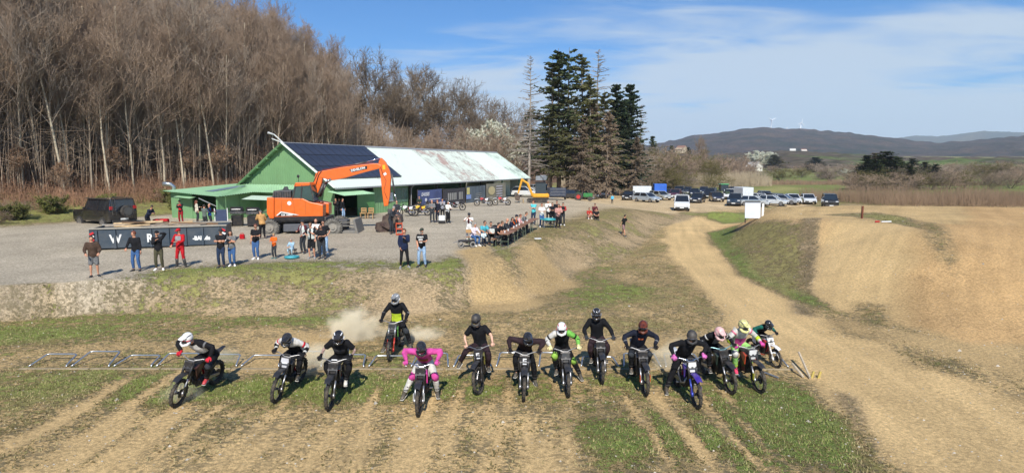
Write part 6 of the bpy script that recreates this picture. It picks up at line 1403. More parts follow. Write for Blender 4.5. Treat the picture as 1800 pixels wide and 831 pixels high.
eprof([(494, 346), (541, 347), (553, 353), (575, 358), (575, 378), (494, 380)], .35, 1.25, 'side_body', OR_)
eprof([(488, 347), (520, 347), (520, 334), (490, 334)], -1.0, 1.0, 'engine_cover', DG)
for i in range(7): x, z = ep(492+i*4, 341); q = MB(); q.box((x, -1.01, z), (.05, .02, .38)); q.build('grille_slat', BLKM, ex)
eprof([(496, 334), (500, 328), (504, 328), (506, 334)], .1, .3, 'exhaust_stack', DG, bev=False)
eprof([(494, 378), (577, 377), (577, 383), (494, 385)], -1.27, -1.0, 'side_step', BLKM, bev=False)
for px_ in (506, 527, 546): x, z = ep(px_, 363); q = MB(); q.box((x, -1.253, z), (.02, .02, .95)); q.build('panel_gap', mat('gap_dark', (.25, .09, .02), .6), ex)
x, z = ep(519, 355); q = MB(); q.cyl((x, -1.25, z), (x, -1.27, z), .13, 18); q.build('round_badge', LET, ex)
q = MB(); a = [ep(*p) for p in [(497, 376), (505, 369), (536, 375)]]; q.prism([a[0], a[2], a[1]], 'y', -1.275, -1.256); q.build('decal', LET, ex)
q = MB(); a = [ep(*p) for p in [(499, 376.5), (506, 371), (534, 376)]]; q.prism([a[0], a[2], a[1]], 'y', -1.281, -1.276); q.build('decal', BLKM, ex)
x, z = ep(506, 376.3); o = link('lettering', text_mesh('DX 160W', .17, .008, .003), LET, ex); o.matrix_local = orient((x, -1.285, z), (1, 0, 0), (0, 0, 1))
# cab on the far (left) side, seen over the body
eprof([(524, 348), (524, 335), (529, 323), (553, 323), (560, 340), (560, 352)], -1.2, -.25, 'cab', EG, bev=False)
eprof([(526, 327), (529, 320), (553, 320), (555, 325)], -1.25, -.2, 'cab_roof', OR_)
for a_, b_ in (((524, 350), (529, 323)), ((538, 350), (540, 323)), ((560, 352), (553, 322))):
    p, r_ = ep(*a_), ep(*b_)
    for y in (-1.22, -.23): q = MB(); q.tube([(p[0], y, p[1]), (r_[0], y, r_[1])], .045, 4); q.build('cab_pillar', DG, ex)
x, z = ep(530, 318); q = MB(); q.tube([(x, -.7, z-.05), (x, -.7, z+.25)], .02, 5); q.ell((x, -.7, z+.32), (.09, .03, .11), 8, 6); q.build('mirror', BLKM, ex)
# boom, cylinders, stick, bucket
eprof([(548, 347), (557, 347), (566, 322), (568, 307), (562, 301), (556, 304), (549, 330)], -.2, .2, 'boom_foot', OR_)
bo = eprof([(558, 306), (564, 301), (600, 294), (640, 289), (662, 287), (670, 291), (668, 296), (640, 303), (606, 313), (585, 317), (572, 314), (562, 312)], -.22, .22, 'boom', OR_)
st = eprof([(664, 291), (665, 283), (669, 277), (677, 285), (684, 300), (686, 312), (684, 345), (681, 362), (674, 363), (671, 340), (668, 310)], -.17, .17, 'stick', OR_)
def cylp(a, b, r, name, m, y=0): p, s_ = ep(*a), ep(*b); q = MB(); q.cyl((p[0], y, p[1]), (s_[0], y, s_[1]), r, 10); return q.build(name, m, ex, True)
cylp((606, 294), (641, 285), .075, 'cylinder', DG); cylp((641, 285), (667, 278), .04, 'piston_rod', CHR)
for y in (-.34, .34): cylp((560, 346), (571, 322), .08, 'cylinder', DG, y); cylp((571, 322), (583, 314), .045, 'piston_rod', CHR, y)
cylp((687, 305), (692, 340), .06, 'cylinder', DG); cylp((692, 340), (695, 352), .035, 'piston_rod', CHR); cylp((695, 352), (680, 358), .05, 'link', DG)
for k_, pts in enumerate(([(560, 345), (556, 325), (561, 308), (566, 301)], [(553, 345), (551, 322), (560, 303)], [(566, 299), (610, 291), (655, 286), (668, 292), (672, 306)], [(672, 306), (678, 318), (674, 335), (680, 350)], [(668, 300), (673, 326), (682, 340)])):
    q = MB(); q.tube([(*[ep(*p)[0]], -.25+.03*k_, ep(*p)[1]) for p in pts], .022, 6); q.build('hose', mat('hose_red', C('8a3a2a'), .6) if k_ > 1 else BLKM, ex, True)
q = MB(); a = [ep(*p) for p in [(614, 298), (645, 291.5), (645, 297), (618, 303)]]; a2_ = a; q.prism([a[0], a[3], a[2], a[1]], 'y', -.235, -.228); q.build('decal', BLKM, ex)
p0, p1 = ep(617.5, 302), ep(644, 296); dx, dz = p1[0]-p0[0], p1[1]-p0[1]; o = link('lettering', text_mesh('DEVELON', .215, .008, .003), LET, ex); o.matrix_local = orient((p0[0], -.242, p0[1]), (dx, 0, dz), (-dz, 0, dx))
x, z = ep(674, 294); q = MB(); q.box((x, -.18, z), (.18, .01, .30)); q.build('decal', mat('yellow_label', C('dfb020'), .5), ex)
q = MB(); q.box((x+.06, -.18, z-.45), (.2, .01, .16), Matrix.Rotation(-.6, 4, 'Y')); q.build('decal', LET, ex)
BK = mat('bucket_rust', C('4a3a36'), .6, .4, var=.3, scale=4, dirt=.4)
bx, bz = ep(690, 388); q = MB(); prof = [(-.62, .30), (.10, .50), (.55, .30), (.62, -.15), (.30, -.52), (-.25, -.60), (-.72, -.35)]
n = len(prof); vs = []
for y in (-.62, .62):
    for a_, b_ in prof: vs.append((bx+a_, y, bz+b_+.05))
q.add(vs, [(i, (i+1) % n, n+(i+1) % n, n+i) for i in range(1, n-1)]+[tuple(range(n)), tuple(range(2*n-1, n-1, -1))]); b_ = q.build('bucket', BK, ex)
for i in range(5): q = MB(); q.box((bx-.68, -.5+i*.25, bz-.22), (.22, .07, .05), Matrix.Rotation(.5, 4, 'Y')); q.build('tooth', BK, b_)
q = MB(); q.box((bx-.1, 0, bz+.62), (.5, .35, .3)); q.build('coupler', DG, ex)
# dozer blade frame at the front axle
eprof([(600, 404), (628, 402), (634, 407), (634, 411), (602, 410)], -1.1, 1.1, 'blade_frame', mat('frame_grey', C('6f6d68'), .6, dirt=.4)); eprof([(624, 384), (628, 384), (636, 414), (632, 416)], -1.15, 1.15, 'dozer_blade', mat('frame_grey', C('6f6d68'), .6, dirt=.4))
for z_ in (.95, .72): q = MB(); x, _ = ep(615, 390); q.box((x, -1.1, z_), (1.1, .06, .05)); q.build('rail', mat('frame_grey', C('6f6d68'), .6, dirt=.4), ex)
# second bucket lying left of the first
q = MB(); b2 = gpos(672, 408); b2.z += .35
vs = []
for y in (-.55, .55):
    for a_, c_ in prof: vs.append((a_*.8, y, c_*.62))
q.add(vs, [(i, (i+1) % n, n+(i+1) % n, n+i) for i in range(1, n-1)]+[tuple(range(n)), tuple(range(2*n-1, n-1, -1))]); o = q.build('spare_bucket', BK); o.location = (b2.x, b2.y+.6, b2.z); o.rotation_euler = (0, 0, .3); tag(o, 'rusty spare bucket lying on the gravel left of the excavator bucket', 'excavator bucket')

# ------------------------------------------------------------------ start gate of fallen steel hoops
GALV = mat('galvanised', C('a9adad'), .38, .75, var=.15, dirt=.25, dcol=(.3, .27, .2))
gx = -14.45
i = 0
while gx < 7.6:
    w_ = 1.13; z0 = ground(gx, 17.3)
    rise = .20+.06*math.sin(i*2.3); dep = .62+.1*math.sin(i*1.3)
    q = MB(); q.tube([(0, 0, .02), (.03, .12*dep, .06), (.10, dep*.94, rise), (.17, dep, rise+.01), (w_-.17, dep, rise+.01), (w_-.10, dep*.94, rise), (w_-.03, .12*dep, .06), (w_, 0, .02)], .025, 8)
    o = q.build('gate_hoop', GALV, None, True); o.location = (gx, 17.36, z0); o.rotation_euler = (0, 0, random.uniform(-.02, .02))
    nth = ('first', 'second', 'third', 'fourth', 'fifth', 'sixth', 'seventh', 'eighth', 'ninth', 'tenth', 'eleventh', 'twelfth', 'thirteenth', 'fourteenth', 'fifteenth', 'sixteenth', 'seventeenth', 'eighteenth')[i]
    tag(o, f'{nth} fallen galvanised gate hoop counted from the left end of the start line', 'start gate hoop', 'start gate hoops'); gx += 1.27; i += 1
CONC = mat('beam_weathered', C('8a7c62'), .9, var=.3, scale=3, dirt=.7, dcol=(.40, .31, .19))
for k_ in range(11):
    x0 = -14.6+k_*2.1; q = MB(); q.bbox((0, 0, 0), (2.06, .10, .07), .012); o = q.build('ground_beam', CONC); o.location = (x0+1.05, 17.18, ground(x0+1, 17.18)-.005); tag(o, 'weathered timber beam in the ground along the gate line', 'beam', 'beams along the start gate')
YEL = mat('stake_yellow', C('b8a458'), .7); SW = mat('stake_wood', C('b7a890'), .8, var=.2)
for (a, b, h, m, lab) in (((1403, 640), (1424, 666), .35, SW, 'thick weathered stake propped at the right end of the gate'), ((1392, 652), (1412, 664), .2, SW, 'thin weathered stick beside the thick stake'), ((1428, 664), (1421, 650), .0, YEL, 'short pale yellow stake standing at the gate end'), ((1440, 664), (1434, 660), .0, YEL, 'yellow stub lying right of the gate end')):
    p0, p1 = gpos(*a), gpos(*b); q = MB(); 
    if m is YEL: q.box((0, 0, .09), (.06, .04, .22), Matrix.Rotation(.25, 4, 'Y')); o = q.build('stake', m); o.location = p0
    else: q.tube([(0, 0, .03+h), tuple(p1-p0+V(0, 0, .03))], .035, 6); o = q.build('stake', m); o.location = p0
    tag(o, lab, 'stake')
for a, b, lab in (((1340, 655), (1368, 666), 'loose grey tube lying on the sand at the gate end'), ((1285, 650), (1300, 664), 'short grey tube lying behind the pale-helmeted rider')):
    p0, p1 = gpos(*a), gpos(*b); q = MB(); q.tube([(0, 0, .04), tuple(p1-p0+V(0, 0, .04))], .03, 6); o = q.build('steel_tube', GALV); o.location = p0; tag(o, lab, 'tube')
# ------------------------------------------------------------------ cars
def paint(h, r=.25): return mat('paint_'+h, C(h), r, var=.03, coat=.7, dirt=.12, dcol=(.35, .3, .22))
CG = mat('car_glass', (.015, .018, .022), .06, spec=1.0); LAMP = mat('lamp_clear', (.7, .72, .74), .1, spec=.9); TAIL = mat('lamp_red', (.35, .02, .02), .2); PLT = mat('licence_plate', (.75, .75, .72), .5); TRIM = mat('trim_black', (.025, .025, .027), .55, dirt=.2)
CART = mat('car_tyre', (.025, .025, .026), .85, dirt=.3)
SH = {  # side outline (y, z) front = +y; lower body, then the glass house
 'hatch': dict(L=4.1, W=1.76, low=[(-2.0, .30), (-2.05, .62), (-1.98, .92), (.75, .95), (1.55, .84), (2.02, .66), (2.05, .32)], gl=[(-1.93, .92), (-1.55, 1.42), (.10, 1.47), (.95, .93)], H=1.47),
 'wagon': dict(L=4.7, W=1.80, low=[(-2.32, .32), (-2.36, .62), (-2.28, .95), (1.0, .95), (1.85, .82), (2.30, .64), (2.34, .32)], gl=[(-2.22, .93), (-1.75, 1.44), (.30, 1.48), (1.15, .93)], H=1.48),
 'suv': dict(L=4.6, W=1.86, low=[(-2.25, .38), (-2.30, .75), (-2.22, 1.08), (.85, 1.10), (1.80, 1.02), (2.25, .80), (2.28, .40)], gl=[(-2.18, 1.06), (-1.95, 1.68), (.20, 1.74), (1.0, 1.08)], H=1.74),
 'box': dict(L=4.5, W=1.80, low=[(-2.2, .45), (-2.24, 1.20), (.85, 1.22), (2.05, 1.16), (2.20, .95), (2.22, .45)], gl=[(-2.20, 1.20), (-2.14, 1.92), (.45, 1.92), (.80, 1.20)], H=1.92),
 'van': dict(L=4.8, W=1.90, low=[(-2.35, .35), (-2.38, 1.25), (1.25, 1.25), (2.15, .98), (2.40, .72), (2.40, .35)], gl=[(-2.36, 1.24), (-2.32, 1.93), (.62, 1.95), (1.55, 1.22)], H=1.95),
 'pickup': dict(L=5.1, W=1.86, low=[(-2.5, .45), (-2.52, 1.02), (.95, 1.04), (2.15, 1.02), (2.50, .82), (2.52, .45)], gl=[(-.75, 1.02), (-.65, 1.66), (.35, 1.68), (1.1, 1.04)], H=1.72)}
def car(label, px, py, kind, col, heading, z=None, cat='car', group='vehicles parked on the gravel and meadow', s=1.0, panel=False, pos=None, name='parked_car', roof=None):
    p = pos or gpos(px, py); S_ = SH[kind]; root = empty(name, p, R(heading), label, cat, group, s); W = S_['W']/2; m = paint(col)
    def prof(pts, w0, w1, z0, z1):
        q = MB(); n = len(pts); vs = []
        for sx in (-1, 1):
            for y, z_ in pts:
                f = (z_-z0)/(z1-z0+1e-6); vs.append((sx*(w0+(w1-w0)*max(0, min(1, f))), y, z_))
        q.add(vs, [tuple(range(n)), tuple(range(2*n-1, n-1, -1))]+[(i, n+i, n+(i+1) % n, (i+1) % n) for i in range(n)]); return q
    def bev(q, o_):
        me = q.mesh('x', False, True); bm = bmesh.new(); bm.from_mesh(me); bmesh.ops.bevel(bm, geom=bm.edges[:], offset=o_, segments=2, affect='EDGES', profile=.6); bm.to_mesh(me); bm.free()
        me.polygons.foreach_set('use_smooth', [False]*len(me.polygons)); me.materials.append(None); return me
    k = ('car', kind)
    if k not in CACHE:
        CACHE[k] = bev(prof(S_['low'], W, W, 0, 1), .07); zb = S_['gl'][0][1]
        CACHE[(k, 'g')] = bev(prof(S_['gl'], W*.95, W*.78, zb, S_['H']), .03)
        g = S_['gl']; rf = MB(); yb, yf = g[1][0], g[2][0]; zt = S_['H']
        rf.bbox((0, (yb+yf)/2, zt-.01), (W*1.60, (yf-yb)+.10, .05), .02); CACHE[(k, 'r')] = rf.mesh('roof', False, True); CACHE[(k, 'r')].materials.append(None)
    link('body', CACHE[k], m, root); link('windows', CACHE[(k, 'g')], CG if not panel else CG, root); link('roof', CACHE[(k, 'r')], roof or m, root)
    g = S_['gl']; zb = g[0][1]
    for sx in (-1, 1):
        for a, b in ((g[0], g[1]), (g[3], g[2])):
            q = MB(); q.tube([(sx*W*.95, a[0], a[1]), (sx*W*.79, b[0], b[1])], .045, 4); q.build('pillar', m, root, key=(k, 'p', sx, a))
        ym = (g[1][0]+g[2][0])/2; q = MB(); q.box((sx*W*.875, ym, (zb+S_['H'])/2), (.04, .09, S_['H']-zb), Matrix.Rotation(-sx*math.atan2(W*.16, S_['H']-zb), 4, 'Y')); q.build('pillar', m, root, key=(k, 'pm', sx))
        if kind == 'van':
            q = MB(); q.prism([(-2.30, 1.22), (-2.25, 1.88), (-.2, 1.88), (-.2, 1.22)], 'x', sx*W*.80, sx*W*.975); q.build('side_panel', m, root, key=(k, 'vp', sx))
        for yw in (S_['L']*.31, -S_['L']*.30):
            q = MB(); q.cyl((-.10, 0, 0), (.10, 0, 0), .32, 20); o = q.build('wheel', CART, root, key='cw'); o.location = (sx*(W-.09), yw, .32 if kind not in ('box', 'suv', 'pickup') else .36)
            if kind in ('box', 'suv', 'pickup'): o.scale = (1.1, 1.14, 1.14)
            q = MB(); q.cyl((sx*.09, 0, 0), (sx*.112, 0, 0), .20, 12); q.build('rim', ALU, o, key=('cr', sx))
        yF, yB = S_['low'][-2][0], S_['low'][1][0]; zF = S_['low'][-2][1]
        q = MB(); q.bbox((sx*(W-.26), yF-.03, zF+.03), (.34, .14, .14), .03); q.build('headlight', LAMP, root, key=(k, 'hl', sx))
        q = MB(); q.bbox((sx*(W-.14), yB+.02, S_['low'][1][1]+.16), (.22, .08, .22), .02); q.build('tail_light', TAIL, root, key=(k, 'tl', sx))
        q = MB(); q.bbox((sx*(W+.09), g[3][0]-.25, zb+.10), (.18, .10, .13), .03); q.build('wing_mirror', m if kind != 'van' else TRIM, root, key=(k, 'wm', sx))
    q = MB(); q.bbox((0, S_['low'][-1][0]+.02, .44), (W*1.7, .06, .22), .02); q.build('bumper', TRIM, root, key=(k, 'bf')); q = MB(); q.bbox((0, S_['low'][0][0]-.06, .48), (W*1.7, .06, .20), .02); q.build('bumper', TRIM, root, key=(k, 'bb'))
    q = MB(); q.box((0, S_['low'][-1][0]+.06, .45), (.5, .01, .11)); q.build('licence_plate', PLT, root, key=(k, 'pf')); q = MB(); q.box((0, S_['low'][0][0]-.10, .62), (.5, .01, .11)); q.build('licence_plate', PLT, root, key=(k, 'pb'))
    return root
j = car('black boxy off-road car with round spare wheel on its tail behind the skip', 196, 398, 'box', '14151a', 62, cat='off-road car', pos=V(-31.7, 46.6, 1.25), group=None, s=1.14, name='off_road_car')
q = MB(); q.cyl((.15, -2.28, 1.12), (.15, -2.50, 1.12), .39, 24); sw = q.build('spare_wheel', CART, j); q = MB(); q.cyl((.15, -2.50, 1.12), (.15, -2.53, 1.12), .27, 20); q.build('wheel_cover', mat('cover_grey', C('4a4a48'), .5), sw)
q = MB(); [q.tube([(-.72, -2.30, 1.0+.2*i), (-.5, -2.30, 1.0+.2*i)], .015, 4) for i in range(5)]; q.tube([(-.72, -2.30, .9), (-.72, -2.2, 2.0)], .015, 4); q.tube([(-.5, -2.30, .9), (-.5, -2.2, 2.0)], .015, 4); q.build('rear_ladder', TRIM, j)
for sx in (-1, 1): q = MB(); q.box((sx*.82, -.7, 1.97), (.04, 2.4, .05)); q.build('roof_rail', TRIM, j)
CARS = [('black hatchback tucked behind the two silver estates', 1148, 343, 'hatch', '1a1c22', 190), ('dark grey estate in the second row behind the white van', 1208, 341, 'wagon', '33363c', 185), ('navy hatchback in the gap left of the green tractor', 1237, 341, 'hatch', '232a3c', 180), ('silver hatchback in the rear row right of the tractor', 1296, 345, 'hatch', '8f959a', 190), ('dark estate at the left edge of the horse-box trailer', 1290, 341, 'wagon', '24262b', 185), ('grey hatchback behind the white estate by the track', 1345, 351, 'hatch', '6b7076', 195), ('black hatchback parked at the left of the car row, nose to the track', 1105, 351, 'hatch', '15161c', 160), ('silver sedan-like estate in front of the white trailer', 1137, 355, 'wagon', '9aa5ad', 215), ('pale silver estate right of the other silver car', 1160, 351, 'wagon', 'a5a79f', 205),
 ('dark estate car behind the white van, left of the red one', 1174, 346, 'wagon', '20242b', 180), ('dark red estate car behind the white van', 1187, 347, 'wagon', '54262c', 175), ('dark blue car half hidden left of the lone parked black car', 1194, 343, 'suv', '1e2430', 175),
 ('black car parked alone on the meadow edge right of the white van', 1220, 345, 'hatch', '1b1f2a', 185), ('black low car right of the white van, nose forward', 1226, 356, 'hatch', '12141a', 170), ('black car parked next to the green tractor', 1248, 348, 'suv', '15171b', 170),
 ('dark car behind the spoil heap left of the blue off-roader', 1259, 354, 'hatch', '1c1e2a', 190), ('white van-like car in front of the green tractor', 1281, 350, 'suv', 'd4d6d8', 180), ('dark blue-grey off-roader behind the spoil heap', 1292, 361, 'suv', '1c2b38', 172),
 ('silver hatchback seen side-on above the white board', 1326, 362, 'hatch', 'b4b9bc', 240), ('white estate behind the silver hatchback', 1334, 357, 'wagon', 'd8dadb', 200), ('dark grey estate right of the white estate', 1366, 357, 'wagon', '3a3f45', 200),
 ('white-roofed hatchback low behind the sandy rim', 1358, 361, 'hatch', 'c4c8ca', 235), ('silver car behind the sandy rim next to the dark grey estate', 1378, 359, 'hatch', '9a9fa4', 230), ('white hatchback parked alone behind the sandy rim', 1393, 358, 'hatch', 'd9dbdc', 185), ('small white car further right alone behind the rim', 1420, 358, 'hatch', 'cfd1d2', 182),
 ('dark estate car at the edge of the spruce shade', 1028, 350, 'wagon', '2b3036', 262), ('black estate car half behind the dark estate by the spruces', 1044, 347, 'wagon', '17181b', 255), ('white car with red lights at the right end of the spruce row', 1056, 347, 'hatch', 'c9c9c6', 10), ('dark car parked in the spruce shade', 1008, 350, 'hatch', '20232a', 250), ('dark car under the spruces behind the mini excavator', 960, 338, 'suv', '1a1c20', 230), ('silver car parked behind the barn end', 945, 336, 'hatch', '8d9296', 240), ('white car half hidden behind the barn end posts', 925, 346, 'hatch', 'd2d2cf', 250)]
for lab, px, py, kd, colr, hd in CARS: car(lab, px, py, kd, colr, hd-(18 if 165 <= hd <= 195 else 0))
car('white panel van driving down the sandy track', 1198, 369, 'van', 'd9dbdc', 165, cat='van', group=None, name='white_van')
pk = car('black pickup truck with canopy parked beyond the sandy tabletop', 1463, 357, 'box', '111215', 158, cat='pickup truck', group=None, name='pickup_truck', pos=V(44.5, 84, .05), s=1.0)
def trailer(label, px, py, w, l, h, m, hd, z0=.55):
    t = empty('trailer', gpos(px, py), R(hd), label, 'trailer'); q = MB(); q.bbox((0, 0, z0+h/2), (w, l, h), .04); q.build('box_body', m, t); q = MB(); q.box((0, 0, z0-.06), (w*.9, l+.1, .10)); q.build('chassis', BLKM, t)
    q = MB(); q.tube([(0, l/2, z0-.05), (0, l/2+1.1, z0-.1)], .04, 6); q.build('drawbar', BLKM, t)
    for sx in (-1, 1): q = MB(); q.cyl((sx*(w/2), 0, .3), (sx*(w/2+.16), 0, .3), .3, 16); q.build('wheel', CART, t)
    for i in range(3): q = MB(); q.box((0, -l/2-.01, z0+.25+i*(h-.4)/2), (w*.9, .02, .03)); q.build('seam', FASC, t)
    return t
trailer('white box trailer behind the silver car', 1128, 348, 2.0, 3.2, 1.55, mat('trailer_white', C('cdd2d4'), .5), 80)
trailer('blue tarpaulin trailer between the parked cars', 1159, 346, 2.2, 2.2, 1.6, mat('tarp_blue', C('2b62c0'), .6, var=.15, scale=2), 175, .8)
trailer('white horse-box trailer standing right of the tractor', 1306, 357, 1.8, 2.6, 2.0, mat('trailer_white', C('cdd2d4'), .5), 190, .45)
trailer('dark blue low box trailer left of the old green tractor', 978, 351, 2.2, 1.6, 1.1, mat('box_navy', C('2b3548'), .5, dirt=.2), 10, .45)
trailer('grey-roofed box trailer high behind the barn end', 952, 322, 3.2, 2.4, 1.5, mat('trailer_grey', C('9aa0a6'), .5), 60, .8)
def tractor(label, px, py, hd, col, s=1.0, cabin=True):
    t = empty('tractor', gpos(px, py), R(hd), label, 'tractor', None, s); m = paint(col)
    q = MB(); q.bbox((0, .95, 1.05), (.75, 1.7, .75), .08); q.build('bonnet', m, t); q = MB(); q.box((0, .2, .75), (.5, 3.0, .35)); q.build('chassis', BLKM, t)
    for sx in (-1, 1):
        q = MB(); q.torus((0, 0, 0), .58, .19, 24, 8, 'x'); q.cyl((-.13, 0, 0), (.13, 0, 0), .5, 20); o = q.build('rear_wheel', CART, t); o.location = (sx*.85, -.75, .78)
        q = MB(); q.cyl((sx*.13, 0, 0), (sx*.18, 0, 0), .36, 16); q.build('rim', mat('rim_red', C('b8322c'), .5) if not cabin else mat('rim_green', C('b8a52a'), .5), o)
        q = MB(); q.cyl((-.12, 0, 0), (.12, 0, 0), .42, 20); o = q.build('front_wheel', CART, t); o.location = (sx*.75, 1.35, .42)
        q = MB(); q.tube([(sx*.62, -1.3, 1.35), (sx*.72, -.75, 1.62), (sx*.68, -.2, 1.30)], [(.2, .03)]*3, 6, up=V(0, 0, 1)); q.build('mudguard', m, t)
    if cabin:
        q = MB(); q.box((0, -.55, 1.95), (1.35, 1.3, 1.1), None, (.88, .88)); q.build('cab_glass', CG, t); q = MB(); q.bbox((0, -.55, 2.55), (1.4, 1.45, .14), .05); q.build('cab_roof', paint('4fae6a'), t)
        for sx in (-1, 1):
            for y in (-1.15, .05): q = MB(); q.tube([(sx*.66, y, 1.4), (sx*.59, -.55+(y+.55)*.88, 2.5)], .045, 4); q.build('cab_pillar', TRIM, t)
    else:
        q = MB(); q.bbox((0, -.7, 1.3), (.5, .45, .3), .06); q.build('seat', BLKM, t); q = MB(); q.torus((0, -.15, 1.6), .2, .02, 14, 5, 'z'); q.tube([(0, .15, 1.3), (0, -.15, 1.6)], .02, 5); q.build('steering_wheel', BLKM, t); q = MB(); q.tube([(-.2, 1.2, 1.4), (-.2, 1.2, 2.1)], .03, 6); q.build('exhaust_stack', BLKM, t)
    return t
tractor('green-roofed modern tractor standing behind the parked cars', 1273, 350, 178, '3a4a3a', 1.0); tractor('small old green tractor with red wheels by the spruces', 1024, 353, 262, '2c7a3e', .8, False)
# mini excavator
me_ = empty('mini_excavator', gpos(945, 356), R(0), 'small yellow tracked excavator parked beyond the end of the barn', 'excavator'); YL = mat('digger_yellow', C('e0a028'), .4, dirt=.2)
for sy in (-1, 1): q = MB(); q.prism([(-1.1, .05), (1.1, .05), (1.3, .28), (1.1, .50), (-1.1, .50), (-1.3, .28)], 'y', sy*.75-.17, sy*.75+.17); q.build('track', CART, me_)
q = MB(); q.bbox((.35, 0, .85), (2.0, 1.5, .5), .12); q.build('upper_body', YL, me_); q = MB(); q.box((.35, .1, 1.75), (1.3, 1.2, 1.3), None, (.9, .9)); q.build('cab', mat('cab_dark', (.03, .035, .035), .1, spec=.9), me_); q = MB(); q.bbox((.35, .1, 2.43), (1.4, 1.3, .1), .03); q.build('cab_roof', BLKM, me_)
q = MB(); q.tube([(-.6, -.2, .8), (-1.2, -.2, 2.3), (-1.9, -.2, 2.75)], [.17, .15, .13], 6); q.build('boom', YL, me_); q = MB(); q.tube([(-1.85, -.2, 2.9), (-2.35, -.2, 1.1)], [.14, .1], 6); q.build('stick', YL, me_); q = MB(); q.tube([(-.8, -.2, 1.6), (-1.6, -.2, 2.3)], .06, 6); q.build('cylinder', BLKM, me_)
q = MB(); q.prism([(-2.7, .35), (-2.2, .2), (-2.1, .8), (-2.45, 1.1), (-2.75, .8)], 'y', -.6, .2); q.build('bucket', BK, me_); q = MB(); q.bbox((-1.75, 0, .25), (.12, 1.7, .42), .03); q.build('blade', mat('blade_tan', C('a88e68'), .7), me_)

# ------------------------------------------------------------------ parked bikes near the banners
def flat_matrix(px, py, yaw, lean=8): p = gpos(px, py); return Matrix.Translation(p) @ Matrix.Rotation(R(yaw), 4, 'Z') @ Matrix.Rotation(R(lean), 4, 'Y')
WP, RP_ = plastic('dcdcda'), plastic('a8242a')
for lab, px, py, yaw, cc in (('old yellow dirt bike with white mudguards parked beside the barn', 738, 379, 84, dict(plastic=plastic('e0b72e'), fender=WP, rear=WP, accent=plastic('e0b72e'), fork=CHR)),
    ('black motorbike with silver exhausts parked at the grey banner', 800, 370, -80, dict(plastic=PLB, accent=plastic('9a9a9c'), pipe=CHR)), ('white and dark red street motorbike parked at the mesh banner', 850, 362, 86, dict(plastic=WP, accent=RP_, seat=PLB)),
    ('white and red motorbike parked right of the beige banner', 882, 361, 86, dict(plastic=WP, accent=plastic('c22a30'), rear=WP, seat=PLB)), ('dark quad-like motorbike standing behind the yellow bike', 756, 372, 60, dict(plastic=PLB)),
    ('black motorbike with blue box half hidden behind the group', 783, 369, 40, dict(plastic=PLB, accent=plastic('34549c'))), ('white and black motorbike behind the excavator bucket', 716, 380, 80, dict(plastic=WP))):
    bike(lab, flat_matrix(px, py, yaw), cc, .2, 'motorbikes parked along the barn', 1.0)
# gas grills before the hut
def grill(label, px, py):
    t = empty('gas_grill', gpos(px, py), R(12), label, 'gas grill', 'black gas grills before the hut'); q = MB(); q.bbox((0, 0, .45), (.75, .55, .75), .02); q.build('cabinet', BLKM, t); q = MB(); q.bbox((0, 0, 1.0), (.85, .6, .22), .03); q.build('firebox', DG, t)
    q = MB(); q.tube([(-.42, .0, 1.15), (.42, 0, 1.15)], .27, 12); q.build('lid', BLKM, t, True); q = MB(); q.tube([(-.3, -.29, 1.25), (.3, -.29, 1.25)], .02, 6); q.build('handle', ALU, t)
    for sx in (-1, 1): q = MB(); q.box((sx*.72, 0, 1.05), (.5, .5, .04)); q.build('side_shelf', DG, t)
    for sx in (-1, 1):
        for sy in (-1, 1): q = MB(); q.cyl((sx*.33, sy*.22, 0), (sx*.33, sy*.22, .1), .04, 8); q.build('castor', RUB, t)
    for i in range(3): q = MB(); q.cyl((-.2+.2*i, -.3, .98), (-.2+.2*i, -.33, .98), .03, 8); q.build('knob', ALU, t)
grill('black gas grill left, standing before the green hut panel', 418, 397); grill('black gas grill right, nearer to the man in the tan jacket', 446, 398)
# blue board and small goods
def simple(name, label, cat, px, py, fn, yaw=0, z=0, group=None):
    t = empty(name, gpos(px, py)+V(0, 0, z), R(yaw), label, cat, group); fn(t); return t
def f_board(t): q = MB(); q.bbox((0, 0, .75), (.75, .08, 1.1), .02); q.build('panel', mat('board_navy', C('34405c'), .6), t); [MBox((sx*.42, 0, .7), (.05, .07, 1.4), 'frame', LET, t) for sx in (-1, 1)]
def MBox(c, d, name, m, t, b=0.0, rot=None):
    q = MB(); (q.bbox(c, d, b, rot) if b else q.box(c, d, rot)); return q.build(name, m, t)
simple('sign_board', 'navy board in a white frame standing at the skip end', 'board', 390, 400, f_board, 15)
PINE = mat('pine_wood', C('b08a5a'), .7, var=.15, scale=6)
def f_chair(t):
    for sx in (-1, 1):
        for sy in (-1, 1): MBox((sx*.2, sy*.2, .22 if sy < 0 else .45), (.05, .05, .44 if sy < 0 else .9), 'leg', PINE, t)
    MBox((0, 0, .46), (.5, .5, .05), 'seat', PINE, t)
    for k in range(3): MBox((0, .2, .6+.13*k), (.44, .03, .07), 'back_slat', PINE, t)
for px, lab in ((639, 'left pine chair before the green barn door'), (652, 'right pine chair before the green barn door')): simple('pine_chair', lab, 'chair', px, 384, f_chair, 0, 0, 'pine chairs before the barn door')
def f_stool(t):
    for z_ in (.05, .4, .75): MBox((0, 0, z_), (.42, .34, .04), 'shelf', mat('orange_plastic', C('d05428'), .5), t)
    for sx in (-1, 1):
        for sy in (-1, 1): MBox((sx*.19, sy*.15, .4), (.04, .04, .8), 'leg', mat('orange_plastic', C('d05428'), .5), t)
simple('step_stool', 'small orange rack standing at the excavator bucket', 'rack', 702, 413, f_stool, 10)
def f_gen(t): MBox((0, 0, .45), (.7, .5, .4), 'housing', REDC, t, .05); MBox((0, 0, .12), (.8, .55, .22), 'frame', BLKM, t); 
simple('generator', 'red and black machine on the ground by the bucket', 'machine', 696, 404, f_gen, 15, .35)
